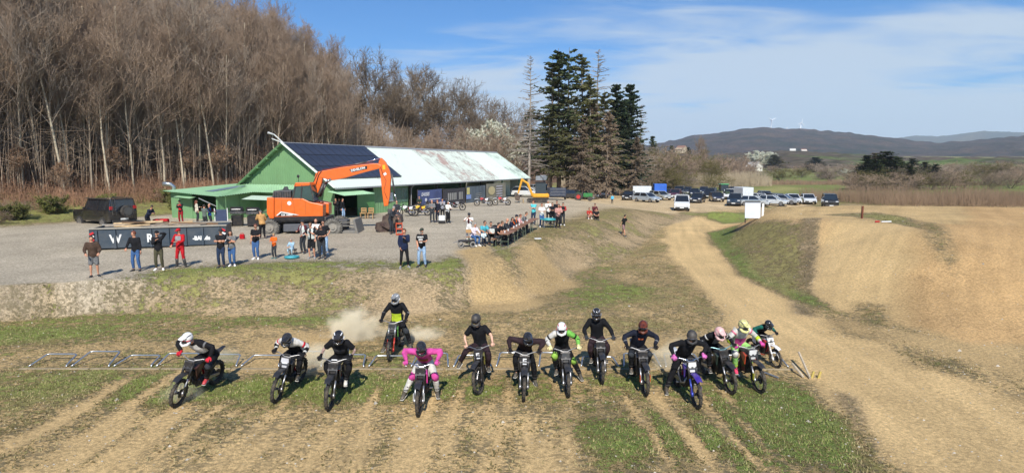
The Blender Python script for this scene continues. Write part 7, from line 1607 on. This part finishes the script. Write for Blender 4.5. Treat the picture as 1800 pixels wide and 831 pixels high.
def f_can(t): MBox((0, 0, .15), (.28, .2, .3), 'can', REDC, t, .04); q = MB(); q.tube([(-.08, 0, .3), (-.08, 0, .36), (.08, 0, .36), (.08, 0, .3)], .015, 5); q.build('handle', REDC, t)
simple('petrol_can', 'small red petrol can on the gravel beside the second grill', 'can', 426, 420, f_can)
# beer tables with benches along the yard edge
T0, T1 = gpos(885, 436), gpos(950, 398)
tdir = (T1-T0).normalized(); tn = V(-tdir.y, tdir.x, 0)
BENCH = mat('bench_wood', C('8a6248'), .6, var=.15, scale=4); LEGM = mat('green_steel', C('5d6a55'), .5)
def f_table(t):
    MBox((1.1, 0, .77), (2.2, .55, .04), 'table_top', BENCH, t, .01)
    for x in (.3, 1.9):
        q = MB(); q.tube([(x-.1, -.22, 0), (x, -.2, .75), (x, .2, .75), (x-.1, .22, 0)], .018, 5); q.tube([(x-.05, -.21, .35), (x-.05, .21, .35)], .015, 5); q.build('leg', LEGM, t)
def f_bench(t):
    MBox((1.1, 0, .46), (2.2, .26, .04), 'seat', BENCH, t, .01)
    for x in (.3, 1.9): q = MB(); q.tube([(x-.05, -.1, 0), (x, -.1, .44), (x, .1, .44), (x-.05, .1, 0)], .015, 5); q.build('leg', LEGM, t)
tl = (T1-T0).length; nt_ = 4; ang = math.atan2(tdir.y, tdir.x)
TB = []
for k in range(nt_):
    p = T0+tdir*(k*2.28); p.z = ground(p.x, p.y)
    o = empty('beer_table', p, ang, ('beer table nearest to the stroller', 'second beer table of the row, before the man in dark shirt', 'third beer table of the row, before the man in the orange vest', 'farthest beer table of the row, next to the teal-shirted man')[k], 'table', 'beer tables along the yard edge'); f_table(o); TB.append(o)
    p2 = p+tn*.62; p2.z = ground(p2.x, p2.y); o = empty('beer_bench', p2, ang, ('bench behind the beer table nearest to the stroller', 'bench behind the second beer table', 'bench behind the third beer table', 'bench behind the farthest beer table')[k], 'bench', 'beer benches behind the tables'); f_bench(o)
def on_bench(k, u, label, c, arms='table', lean=.12, look=(0, 1, -.25), h=1.75, turn=0):
    p = T0+tdir*(k*2.28+u)+tn*.62; p.z = ground(p.x, p.y)-.02; J = stand(arms, lean, sit=(.47, .38), look=look); person(label, p, ang+math.pi+R(turn), J, c, h/1.75, .036, 'people seated at the beer tables')
def cup(p, label, m=LET):
    q = MB(); q.tube([(0, 0, 0), (0, 0, .12)], [.035, .045], 8); o = q.build('cup', m); o.location = p; tag(o, label, 'cup', 'cups on the beer tables')
for i, u in enumerate((.5, 1.3, 2.7, 3.4, 4.2, 5.3, 6.5)): p = T0+tdir*u+tn*.05; p.z = ground(p.x, p.y)+.79; cup(p, 'white cup standing on the row of beer tables')
# ------------------------------------------------------------------ spectators
S = stand
pp(167, 486, 'man in brown hooded jacket and grey shorts at the far left edge', S(('bent', 'bent'), step=.1), dict(top=cloth('4a3a30'), legs=GREY, leglen=.5, shoes=DSH, loose=1.2), .4)
pp(241, 476, 'man in black jumper and blue jeans in front of the skip lettering', S(('down', 'bent'), wide=.14, look=(.5, 1, -.05)), dict(top=BLK, legs=JEAN, hair='red', shoes=DSH), -.1, 1.80)
pp(281, 474, 'man in black cap and olive trousers with one hand to his ear', S(('head', 'chest'), wide=.13), dict(top=BLK, legs=OLIVE, cap=BLK, shoes=WSH), .1, 1.78)
pp(319, 469, 'rider on foot in red and black motocross kit and red cap before the skip', S(('front', 'bent'), wide=.20, look=(.3, 1, -.2)), dict(top=REDC, panel=(.3, .9, .7, cloth('8c8c8c')), sleeve_mat=REDC, legs=REDC, boots=True, shoes=BB, cap=REDC, loose=1.2), .05, 1.80)
pp(390, 470, 'man with folded arms in black T-shirt and dark jeans at the skip end', S('cross', wide=.10), dict(top=BLK, sleeve=.5, legs=JEAND, hair='brown', style='short', cap=DGR, shoes=DSH), .1, 1.80)
pp(409, 467, 'woman with long dark hair in grey T-shirt and jeans beside the arm-crossing man', S(('chest', 'cross'), wide=.09), dict(top=GREY, sleeve=.5, legs=JEAN, fem=True, style='long', shoes=WSH), .1, 1.68)
pp(451, 455, 'woman in black T-shirt and blue jeans wearing sunglasses', S(('front', 'down'), wide=.09), dict(top=BLK, sleeve=.5, legs=JEAN, fem=True, belly=.04, glasses=True, hair='red', shoes=WSH), 0, 1.76)
pp(483, 454, 'boy in orange T-shirt and camouflage trousers', S('front', wide=.10), dict(top=ORG, sleeve=.5, legs=DGR, hair='fair', shoes=mat('shoe_teal', C('3a6a6a'), .7)), -.1, 1.28)
kid = pp(514, 448, 'small child in pale blue outfit sitting beside the teal board', S('knees', sit=(.42, .3)), dict(top=cloth('9ab8cc'), legs=cloth('9fb6c0'), hair='grey', shoes=DSH), 0, 1.15)
q = MB(); q.bbox((0, 0, .36), (.5, .32, .05), .02); 
def f_stool2(t): MBox((0, 0, .30), (.42, .30, .05), 'seat', BLKM, t, .01); [MBox((sx*.15, sy*.1, .14), (.03, .03, .28), 'leg', BLKM, t) for sx in (-1, 1) for sy in (-1, 1)]
o = empty('folding_stool', gpos(514, 448)+V(0, .02, -.02), 0, 'small black stool under the child in pale blue', 'stool'); f_stool2(o)
def f_disc(t): q = MB(); q.cyl((0, 0, .04), (0, 0, .10), .36, 24); q.build('disc', mat('teal_plastic', C('55bcc6'), .4), t, True); q = MB(); q.torus((0, 0, .1), .36, .02, 24, 6, 'z'); q.build('edge', mat('teal_plastic2', C('2f8f9c'), .4), t)
simple('round_board', 'turquoise round seat board lying by the child', 'board', 513, 454, f_disc)
GRP = 'people standing together before the excavator'
pp(534, 445, 'man with dark cap, maroon sleeves and pale waistcoat in the standing group', S(('bent', 'front'), look=(.6, 1, -.1)), dict(top=MAR, vest=LG, legs=DGR, hair='dark', cap=DGR, shoes=DSH), -.3, 1.78, group=GRP)
pp(549, 454, 'man in black T-shirt, shorts and open pale waistcoat wearing sunglasses', S(('chest', 'front')), dict(top=BLK, sleeve=.5, vest=LG, legs=BLK, leglen=.5, hair='brown', glasses=True, shoes=mat('shoe_grey', C('8a8a88'), .7)), 0, 1.82, group=GRP)
pp(557, 445, 'man in white T-shirt standing at the back of the group', S('chest'), dict(top=WHT, sleeve=.5, legs=DGR, hair=None, beard='brown', shoes=DSH), 0, 1.84, group=GRP)
pp(571, 446, 'man in black T-shirt and pale jeans, hand on hip, behind the standing group', S(('hip', 'down')), dict(top=BLK, sleeve=.5, legs=JEANL, hair='dark', glasses=True, shoes=WSH), .2, 1.78, group=GRP)
pp(567, 455, 'bearded man in black T-shirt and grey trousers, foremost of the standing group', S(('front', 'bent')), dict(top=BLK, sleeve=.5, legs=DGR, hair='dark', glasses=True, beard='dark', belly=.02, shoes=DSH), .2, 1.74, group=GRP)
pp(711, 470, 'man in open navy jacket and black trousers on the bank edge', S(('chest', 'pocket'), wide=.17, look=(.4, 1, 0)), dict(top=cloth('1d2640'), panel=(.3, .95, .35, BLK), legs=BLK, hair='brown', shoes=mat('shoe_grey', C('8a8a88'), .7), loose=1.2, hem=.16), .15, 1.80)
p_ = pp(742, 469, 'man in black printed T-shirt and pale jeans on the bank edge', S(('front', 'pocket'), wide=.16), dict(top=BLK, sleeve=.5, legs=JEANL, hair='grey', cap=cloth('3a3f36'), beard='grey', belly=.03, shoes=DSH), -.1, 1.82)
for i, (tx, s_) in enumerate((("DON'T", .085), ('GIVE', .085), ('YES', .10))):
    o = link('shirt_print', text_mesh(tx, s_, .006, .002, 'CENTER'), LET, p_); o.matrix_local = orient((.0, .175, 1.33-.11*i), (-1, 0, 0), (0, 0, 1))
pp(688, 411, 'large man in dark overall with striped sleeve bending at the excavator bucket', S(('bent', 'front'), lean=.25, wide=.13, look=(-.8, .6, -.3)), dict(top=DGR, legs=DGR, hair='grey', belly=.05, shoes=DSH), 1.2, 1.82)
pp(698, 392, 'man in dark shirt standing behind the excavator bucket', S('bent'), dict(top=DGR, legs=DGR, hair=None, shoes=DSH), 0, 1.75)
pp(462, 420, 'man in tan jacket and black trousers leaning in beside the excavator wheel', S(('front', 'bent'), lean=.2, look=(-.2, 1, -.1)), dict(top=TAN, legs=BLK, hair='grey', cap=DGR, shoes=DSH, loose=1.2), -2.6, 1.80)
pp(476, 407, 'woman in grey jacket half hidden behind the excavator rear wheel', S(('front', 'front')), dict(top=GREY, legs=DGR, fem=True, style='long', shoes=DSH), .8, 1.70)
pp(319, 392, 'man in red and black jacket and dark red trousers at the hut corner', S('chest', look=(-.3, 1, 0)), dict(top=BLK, panel=(.1, .95, .8, REDC), legs=cloth('8c1a22'), hair='dark', cap=BLK, shoes=DSH), 0, 1.78)
pp(347, 390, 'woman with reddish hair in beige jacket at the hut counter', S(('front', 'down')), dict(top=CRM, legs=DGR, fem=True, style='long', hair='red', shoes=DSH, hem=.18), 2.4, 1.72)
pp(361, 402, 'man in grey-green shirt with his back turned behind the skip', S('front'), dict(top=cloth('5d6660'), sleeve=.5, legs=DGR, hair='dark', shoes=DSH), 2.8, 1.72)
pp(370, 401, 'bald man in black and blue top behind the skip', S('front', look=(-.6, 1, -.3)), dict(top=cloth('2a5aa8'), sleeve_mat=BLK, legs=DGR, hair=None, shoes=DSH), 1.9, 1.76)
pp(262, 404, 'man in navy jacket bending down behind the skip', S('front', lean=.5, look=(0, 1, -1)), dict(top=NAVY, legs=BLK, hair='dark', shoes=DSH, belly=.03), 1.2, 1.72)
def f_box(t): MBox((0, 0, .45), (.95, .55, .5), 'box', REDC, t, .05); MBox((0, 0, .1), (.8, .45, .2), 'base', BLKM, t)
simple('red_crate', 'red box standing behind the skip next to the bending man', 'box', 284, 402, f_box, 15)
pp(592, 385, 'dark-clothed person left in the shaded barn bay', S('chest'), dict(top=BLK, legs=BLK, hair='dark', shoes=DSH), .2, 1.75); pp(603, 386, 'person in black jacket and jeans at the edge of the barn bay', S('down'), dict(top=BLK, legs=JEANL, hair='dark', shoes=DSH), 1.4, 1.78)
pp(597, 383, 'person with drink standing between the two at the barn bay', S('phone'), dict(top=DGR, legs=DGR, hair='brown', shoes=DSH), -.6, 1.70)
pp(760, 391, 'broad man in grey overall in the group by the parked motorbikes', S('front', look=(.5, 1, 0)), dict(top=GREY, legs=DGR, hair=None, belly=.06, shoes=DSH), 0, 1.78); pp(770, 391, 'man in all black in the group by the parked motorbikes', S('pocket'), dict(top=cloth('20222e'), legs=cloth('20222e'), hair='red', shoes=DSH), -.5, 1.78)
pp(787, 392, 'grey-haired person in white top and black skirt in the group by the motorbikes', S('front'), dict(top=WHT, legs=BLK, hair='grey', fem=True, lk=1.3, shoes=DSH), .9, 1.70); pp(778, 385, 'person in chequered shirt half hidden in the group by the motorbikes', S('chest'), dict(top=cloth('8a8a90'), legs=BLK, hair='dark', shoes=DSH), 0, 1.72)
pp(738, 374, 'person in dark green coat sitting on the parked yellow bike row', S('knees', sit=(.75, .2)), dict(top=cloth('2f3a2e'), legs=DGR, hair='dark', shoes=DSH), .2, 1.70)
def f_bag(t): MBox((0, 0, .42), (.5, .35, .42), 'bag', LET, t, .06); MBox((0, 0, .12), (.5, .3, .16), 'base', BLKM, t); [MBox((sx*.2, .18, .55), (.02, .02, .8), 'handle_rod', ALU, t) for sx in (-1, 1)]
simple('shopping_trolley', 'white bag on a black base standing within the group by the motorbikes', 'trolley bag', 777, 393, f_bag)
pp(825, 427, 'man in white T-shirt and cap looking at a phone behind the wagon', S('phone', look=(0, 1, -.5)), dict(top=WHT, sleeve=.5, legs=WHT, hair='dark', cap=DGR, shoes=DSH, panel=(.3, .9, .3, MAR)), 0, 1.78)
def seated(px, py, lab, c, yaw, h=1.7, sh=.45, lean=.05, arms='knees', look=(0, 1, -.1), z=None): return pp(px, py, lab, S(arms, lean, sit=(sh, .36), look=look), c, yaw, h, z=z)
seated(832, 431, 'grey-haired woman in white top and jeans sitting at the handcart', dict(top=cloth('e0cdd4'), legs=JEAN, hair='grey', fem=True, shoes=WSH), .9, look=(.2, 1, -.3), lean=.1)
seated(849, 430, 'man in teal T-shirt sitting with a child on his lap', dict(top=TEAL, sleeve=.5, legs=DGR, hair='dark', glasses=True, shoes=DSH), .4, 1.82, lean=.12)
k_ = gpos(853, 431); person('small child in white and pale blue on the lap of the teal-shirted man', k_+V(-.08, -.38, .12), FT+.2, S('front', sit=(.5, .2)), dict(top=cloth('c9dce4'), legs=NAVY, hair='fair', shoes=DSH), .55, .034)
seated(862, 429, 'person in grey top and black trousers sitting left of the stroller', dict(top=GREY, legs=BLK, hair='dark', shoes=DSH), .5, 1.72)
def f_cbench(t): MBox((0, 0, .43), (1.9, .3, .05), 'seat', BENCH, t, .01); [MBox((sx*.8, 0, .2), (.06, .26, .4), 'leg', LEGM, t) for sx in (-1, 1)]; MBox((0, .2, .75), (1.9, .03, .2), 'backrest', PINE, t)
simple('bench', 'pine bench under the three people sitting left of the stroller', 'bench', 848, 429, f_cbench, 6)
def f_cart(t):
    MBox((0, 0, .34), (.9, .5, .10), 'tray', BLKM, t, .02)
    for sx in (-1, 1):
        for sy in (-1, 1): q = MB(); q.torus((sx*.33, sy*.27, .17), .13, .035, 18, 6, 'y'); q.build('wheel', mat('wheel_grey', C('8b8780'), .7), t)
    q = MB(); q.tube([(-.45, 0, .34), (-.75, 0, .25)], .02, 5); q.build('drawbar', ALU, t)
simple('handcart', 'low black handcart with grey wheels beside the seated woman', 'handcart', 820, 434, f_cart, 10)
def f_stroller(t):
    fr_ = MB(); [fr_.tube([(sx*.26, -.42, .12), (sx*.25, .05, .55), (sx*.25, .48, 1.02)], .016, 6) for sx in (-1, 1)]; [fr_.tube([(sx*.26, .42, .14), (sx*.25, 0, .52)], .016, 6) for sx in (-1, 1)]; fr_.tube([(-.25, .48, 1.02), (.25, .48, 1.02)], .018, 6); fr_.tube([(-.26, -.3, .22), (.26, -.3, .22)], .014, 6); fr_.build('frame', ALU, t)
    q = MB(); q.tube([(0, -.32, .50), (0, .05, .48), (0, .32, .90)], [(.22, .05)]*3, 8, up=V(0, 0, 1)); q.build('seat', BLK, t); q = MB(); q.ell((0, .18, .92), (.25, .30, .22), 12, 8); q.build('hood', BLK, t, True)
    q = MB(); q.bbox((.05, .50, .80), (.34, .10, .30), .04); q.build('bag', LG, t)
    for sx in (-1, 1):
        for y, r_ in ((-.42, .10), (.42, .13)): q = MB(); q.torus((sx*.28, y, r_), r_-.02, .022, 16, 6, 'x'); q.build('wheel', RUB, t)
simple('stroller', 'black stroller with a pale bag parked at the near end of the tables', 'stroller', 872, 429, f_stroller, 160)
on_bench(0, .6, 'dark-haired man in black T-shirt seated first at the near table', dict(top=BLK, sleeve=.5, legs=DGR, hair='dark', shoes=DSH)); on_bench(0, 1.4, 'man in sunglasses and black T-shirt seated second at the near table', dict(top=BLK, sleeve=.5, legs=DGR, hair='brown', glasses=True, shoes=DSH), 'front')
on_bench(1, .3, 'bald man in dark shirt seated with a drink at the second table', dict(top=DGR, legs=DGR, hair=None, shoes=DSH), h=1.8); on_bench(1, 1.7, 'person with long black hair turned away at the second table', dict(top=NAVY, legs=DGR, style='long', fem=True, shoes=DSH), look=(.6, .5, -.2), h=1.68)
on_bench(2, .5, 'man in orange vest and dark cap seated at the third table', dict(top=DGR, vest=ORG, legs=DGR, hair='dark', cap=NAVY, shoes=DSH)); on_bench(2, 1.7, 'woman in pink-white top seated at the third table', dict(top=cloth('d8a8a4'), legs=DGR, hair='red', fem=True, shoes=DSH), 'front', h=1.65); on_bench(3, .4, 'person in grey top leaning on the farthest table', dict(top=GREY, legs=DGR, hair='brown', shoes=DSH), 'table', .3)
pp(938, 394, 'man in turquoise T-shirt and jeans standing behind the tables', S('cross', look=(.5, 1, 0)), dict(top=cloth('57bcc0'), sleeve=.5, legs=JEAND, hair='red', shoes=DSH), -.4, 1.80); pp(952, 399, 'woman in white T-shirt and jeans standing at the table end', S('front'), dict(top=WHT, sleeve=.5, legs=JEAN, hair='red', fem=True, belly=.03, shoes=WSH), .1, 1.72)
G3 = 'cluster of people at the far table end'
pp(964, 392, 'person in white shirt and black trousers at the back of the cluster', S('chest'), dict(top=WHT, legs=BLK, hair='grey', shoes=DSH), .3, 1.78, group=G3); pp(971, 396, 'woman in black top with bare arms left in the cluster', S('front'), dict(top=BLK, sleeve=.3, legs=BLK, fem=True, hair='brown', shoes=DSH), .2, 1.70, group=G3)
pp(981, 401, 'woman with long dark hair, pink top and black trousers in front of the cluster', S('front'), dict(top=cloth('b98a80'), legs=BLK, fem=True, style='long', hair='dark', shoes=DSH), 0, 1.72, group=G3); pp(978, 392, 'dark-haired person in the middle of the cluster', S('down'), dict(top=BLK, legs=DGR, hair='dark', shoes=DSH), 0, 1.76, group=G3); pp(989, 396, 'person with red sleeves right in the cluster', S('front'), dict(top=BLK, sleeve_mat=cloth('a83a34'), legs=DGR, hair='dark', shoes=WSH), -.3, 1.70, group=G3)
def f_tramp(t):
    q = MB(); q.tube([(0, 0, .62), (0, 0, .56), (0, 0, .50)], [.62, .55, .3], 24); q.build('dish', mat('turquoise_plastic', C('59c9cc'), .4), t, True)
    q = MB(); q.torus((0, 0, .62), .62, .03, 28, 6, 'z'); q.build('rim', mat('turquoise_rim', C('45b4b8'), .4), t)
    for sx in (-1, 1): q = MB(); q.tube([(sx*.38, -.32, .0), (sx*.38, -.28, .5), (sx*.38, .28, .5), (sx*.38, .32, 0)], .02, 6); q.build('leg', ALU, t)
simple('round_tray_table', 'turquoise round dish on metal legs before the cluster of people', 'tray table', 965, 400, f_tramp)
seated(1035, 384, 'person in red top sitting on the bank edge', dict(top=cloth('a8342a'), legs=cloth('c9a490'), hair='brown', fem=True, shoes=WSH), .2, 1.6, .12); seated(1044, 382, 'person in dark top sitting behind the two on the bank edge', dict(top=MAR, legs=DGR, hair='dark', shoes=DSH), 0, 1.7, .35)
seated(1048, 386, 'dark-clothed person with pale forearms sitting right on the bank edge', dict(top=BLK, sleeve=.5, legs=BLK, hair='dark', shoes=DSH), -.2, 1.65, .12)
pp(1096, 415, 'person in black T-shirt and pink-grey shorts running up the bank', S(('fwdrun', 'back'), lean=.12, step=.45, look=(-.6, 1, -.1)), dict(top=BLK, sleeve=.5, legs=cloth('8a6d6a'), hair='dark', shoes=DSH, leglen=.5), .9, 1.70)
pp(1076, 358, 'child in light blue jacket standing alone on the gravel road', S('down'), dict(top=SKYB, legs=BLK, hair='fair', shoes=DSH, loose=1.2), 2.9, 1.35)
def f_paper(t): MBox((0, 0, .03), (.42, .28, .04), 'sheet', LET, t)
simple('paper_bag', 'white flat bag lying on the grass below the tables', 'bag', 945, 420, f_paper, 8)
# white board on stakes, rusty post, tape, houses, turbines
def f_sign(t):
    MBox((0, 0, 1.0), (1.15, .05, 1.35), 'board', mat('board_white', C('c8ccd2'), .6, var=.08, scale=2), t, .01, Matrix.Rotation(-.12, 4, 'X')); MBox((.78, .1, .95), (.16, .04, 1.2), 'side_strip', LET, t)
    for sx in (-1, 1): MBox((sx*.5, .06, .5), (.07, .07, 1.1), 'stake', WOODD, t)
    MBox((0, .3, 1.72), (1.7, .9, .04), 'roof_sheet', mat('sheet_grey', C('8d979c'), .4), t)
simple('board_sign', 'blank white board on stakes beside the track junction', 'sign board', 1322, 391, f_sign, -8)
simple('rusty_post', 'short rusty post on the sandy tabletop', 'post', 1515, 384, lambda t: MBox((0, 0, .4), (.10, .10, .85), 'post', mat('rust', C('6a3a28'), .9), t))
def f_tape(t): MBox((0, 0, .05), (.7, .08, .08), 'tube_white', LET, t, .02, .2); MBox((-.5, .1, .05), (.35, .08, .08), 'tube_red', REDC, t, .02, .3)
simple('marker_tube', 'red and white marker tube lying on the sandy slope', 'marker', 1558, 391, f_tape)
def house(label, px, py, Y, w, d, h, rh, wm_, rm_, hd):
    p = aty(px, py, Y); p.z = ground(p.x, p.y)-.3 if Y < 470 else p.z
    t = empty('house', p, R(hd), label, 'house'); q = MB(); q.prism([(-w/2, 0), (w/2, 0), (w/2, h), (0, h+rh), (-w/2, h)], 'y', -d/2, d/2); q.build('wall', wm_, t)
    for sx in (-1, 1):
        q = MB(); q.add([(sx*(w/2+.4), -d/2-.4, h-.35), (0, -d/2-.4, h+rh+.12), (0, d/2+.4, h+rh+.12), (sx*(w/2+.4), d/2+.4, h-.35), (sx*(w/2+.4), -d/2-.4, h-.6), (0, -d/2-.4, h+rh-.1), (0, d/2+.4, h+rh-.1), (sx*(w/2+.4), d/2+.4, h-.6)], [(0, 1, 2, 3), (7, 6, 5, 4), (0, 4, 5, 1), (3, 2, 6, 7), (0, 3, 7, 4)]); q.build('roof', rm_, t)
    for i in range(2): MBox(((-.25+.5*i)*w, -d/2-.03, h*.55), (w*.12, .08, h*.28), 'window', CG, t)
WALLM = mat('house_wall', C('d6d2c6'), .8); ROOFM = mat('house_roof', C('b9b6b0'), .7); ROOFR = mat('house_roof_brown', C('8d6a58'), .7)
house('pale house with grey roof half hidden by a blossoming tree on the plain', 1325, 299, 430, 7, 9, 3.5, 3, WALLM, ROOFM, 25); house('far white farmhouse on the field ridge', 1393, 269, 960, 10, 8, 4, 3, WALLM, ROOFM, 70); house('far brown-roofed farmhouse right of the white one on the ridge', 1412, 268.5, 965, 12, 8, 3, 3, WALLM, ROOFR, 80); house('tiny house roof behind the bushes left of the hill', 1198, 270, 700, 12, 10, 5, 4, mat('house_wall_tan', C('b8a88a'), .8), ROOFR, 40)
TW = mat('turbine_white', C('e8eaec'), .4)
def turbine(label, px, ybase, ytop, D, rot):
    b, t0 = aty(px, ybase, D), aty(px, ytop, D); h = t0.z-b.z; t = empty('wind_turbine', b-V(0, 0, 20), 0, label, 'wind turbine'); q = MB(); q.tube([(0, 0, 0), (0, 0, h+20)], [2.6, 1.5], 12); q.build('tower', TW, t, True); q = MB(); q.bbox((0, -1.5, h+21), (4, 10, 4), .8); q.build('nacelle', TW, t)
    for k in range(3):
        a = rot+k*2*math.pi/3; q = MB(); q.tube([(0, -7.5, h+21), (math.cos(a)*h*.2, -7.5, h+21+math.sin(a)*h*.2), (math.cos(a)*h*.5, -7.5, h+21+math.sin(a)*h*.5)], [.8, 1.3, .3], 6); q.build('blade', TW, t)
turbine('wind turbine on the hilltop, left and tallest', 1355, 229, 212, 2550, .5); turbine('wind turbine on the hill right of the tallest', 1407, 233, 217, 2600, 1.4); turbine('small wind turbine tip between the two tall ones', 1382, 232, 226, 2900, .9); turbine('small wind turbine tip right of the two tall ones', 1431, 236, 230, 2900, .2)
# ------------------------------------------------------------------ dust clouds
def dust(label, px, py, Y, r, dens, seed, col=(.95, .85, .64)):
    c_ = aty(px, py, Y); q = MB(); q.ell((0, 0, 0), (r[0]*1.15, r[1], r[2]*1.15), 20, 14); m = bpy.data.materials.new('dust'); m.use_nodes = True; t = m.node_tree; t.nodes.clear(); L = t.links.new
    o_ = t.nodes.new('ShaderNodeOutputMaterial'); v_ = t.nodes.new('ShaderNodeVolumePrincipled'); v_.inputs['Color'].default_value = (*col, 1); v_.inputs['Anisotropy'].default_value = -.3
    tc = t.nodes.new('ShaderNodeTexCoord'); n = t.nodes.new('ShaderNodeTexNoise'); n.inputs['Scale'].default_value = 2.2; n.inputs['Detail'].default_value = 5; n.noise_dimensions = '4D'; n.inputs['W'].default_value = seed; L(tc.outputs['Object'], n.inputs['Vector'])
    mp = t.nodes.new('ShaderNodeMapping'); mp.inputs['Scale'].default_value = (1/r[0], 1/r[1], 1/r[2]); L(tc.outputs['Object'], mp.inputs[0]); ln = t.nodes.new('ShaderNodeVectorMath'); ln.operation = 'LENGTH'; L(mp.outputs[0], ln.inputs[0])
    ad = t.nodes.new('ShaderNodeMath'); ad.operation = 'MULTIPLY_ADD'; L(n.outputs['Fac'], ad.inputs[0]); ad.inputs[1].default_value = 1.5; ad.inputs[2].default_value = -.75
    sb = t.nodes.new('ShaderNodeMath'); sb.operation = 'ADD'; L(ln.outputs['Value'], sb.inputs[0]); L(ad.outputs[0], sb.inputs[1])
    mr = t.nodes.new('ShaderNodeMapRange'); mr.interpolation_type = 'SMOOTHSTEP'; L(sb.outputs[0], mr.inputs[0]); mr.inputs[1].default_value = 1.0; mr.inputs[2].default_value = .25; mr.inputs[3].default_value = 0; mr.inputs[4].default_value = dens
    L(mr.outputs[0], v_.inputs['Density']); L(v_.outputs[0], o_.inputs['Volume']); o = q.build('dust_cloud', m, None, True); o.location = c_; tag(o, label, 'dust cloud'); return o
dust('large pale dust cloud left of the neon-bellied rider', 622, 590, 20.5, (1.15, .8, 1.05), 3.6, 1); dust('pale dust cloud right of the neon-bellied rider', 740, 596, 20.5, (1.0, .7, .55), 3.0, 2); dust('thin dust behind the rider with tattooed arms', 560, 630, 17.6, (1.1, .5, .6), 1.5, 3); dust('thin dust puff between the orange-helmeted and the heavy rider', 1178, 632, 17.4, (.6, .5, .85), 2.2, 4); dust('thin dust behind the leftmost rider', 395, 628, 17.8, (.9, .5, .4), .5, 5); dust('faint dust low behind the second rider from the left', 535, 645, 16.8, (.8, .5, .35), .7, 6); dust('faint dust at the front wheel of the leftmost rider', 322, 690, 15.0, (.6, .6, .4), .6, 7)
# ------------------------------------------------------------------ air
hz = MB(); hz.box((0, 3000, 240), (16000, 12500, 600)); hm = bpy.data.materials.new('haze'); hm.use_nodes = True
ht = hm.node_tree; ht.nodes.clear(); ho = ht.nodes.new('ShaderNodeOutputMaterial'); hv = ht.nodes.new('ShaderNodeVolumePrincipled')
hv.inputs['Color'].default_value = (0.74, 0.86, 1.0, 1); hv.inputs['Density'].default_value = 0.00012; hv.inputs['Anisotropy'].default_value = 0.0
ht.links.new(hv.outputs[0], ho.inputs['Volume'])
h = hz.build('haze', hm); tag(h, 'thin blue air that fades the distant hills', None, None, 'stuff')
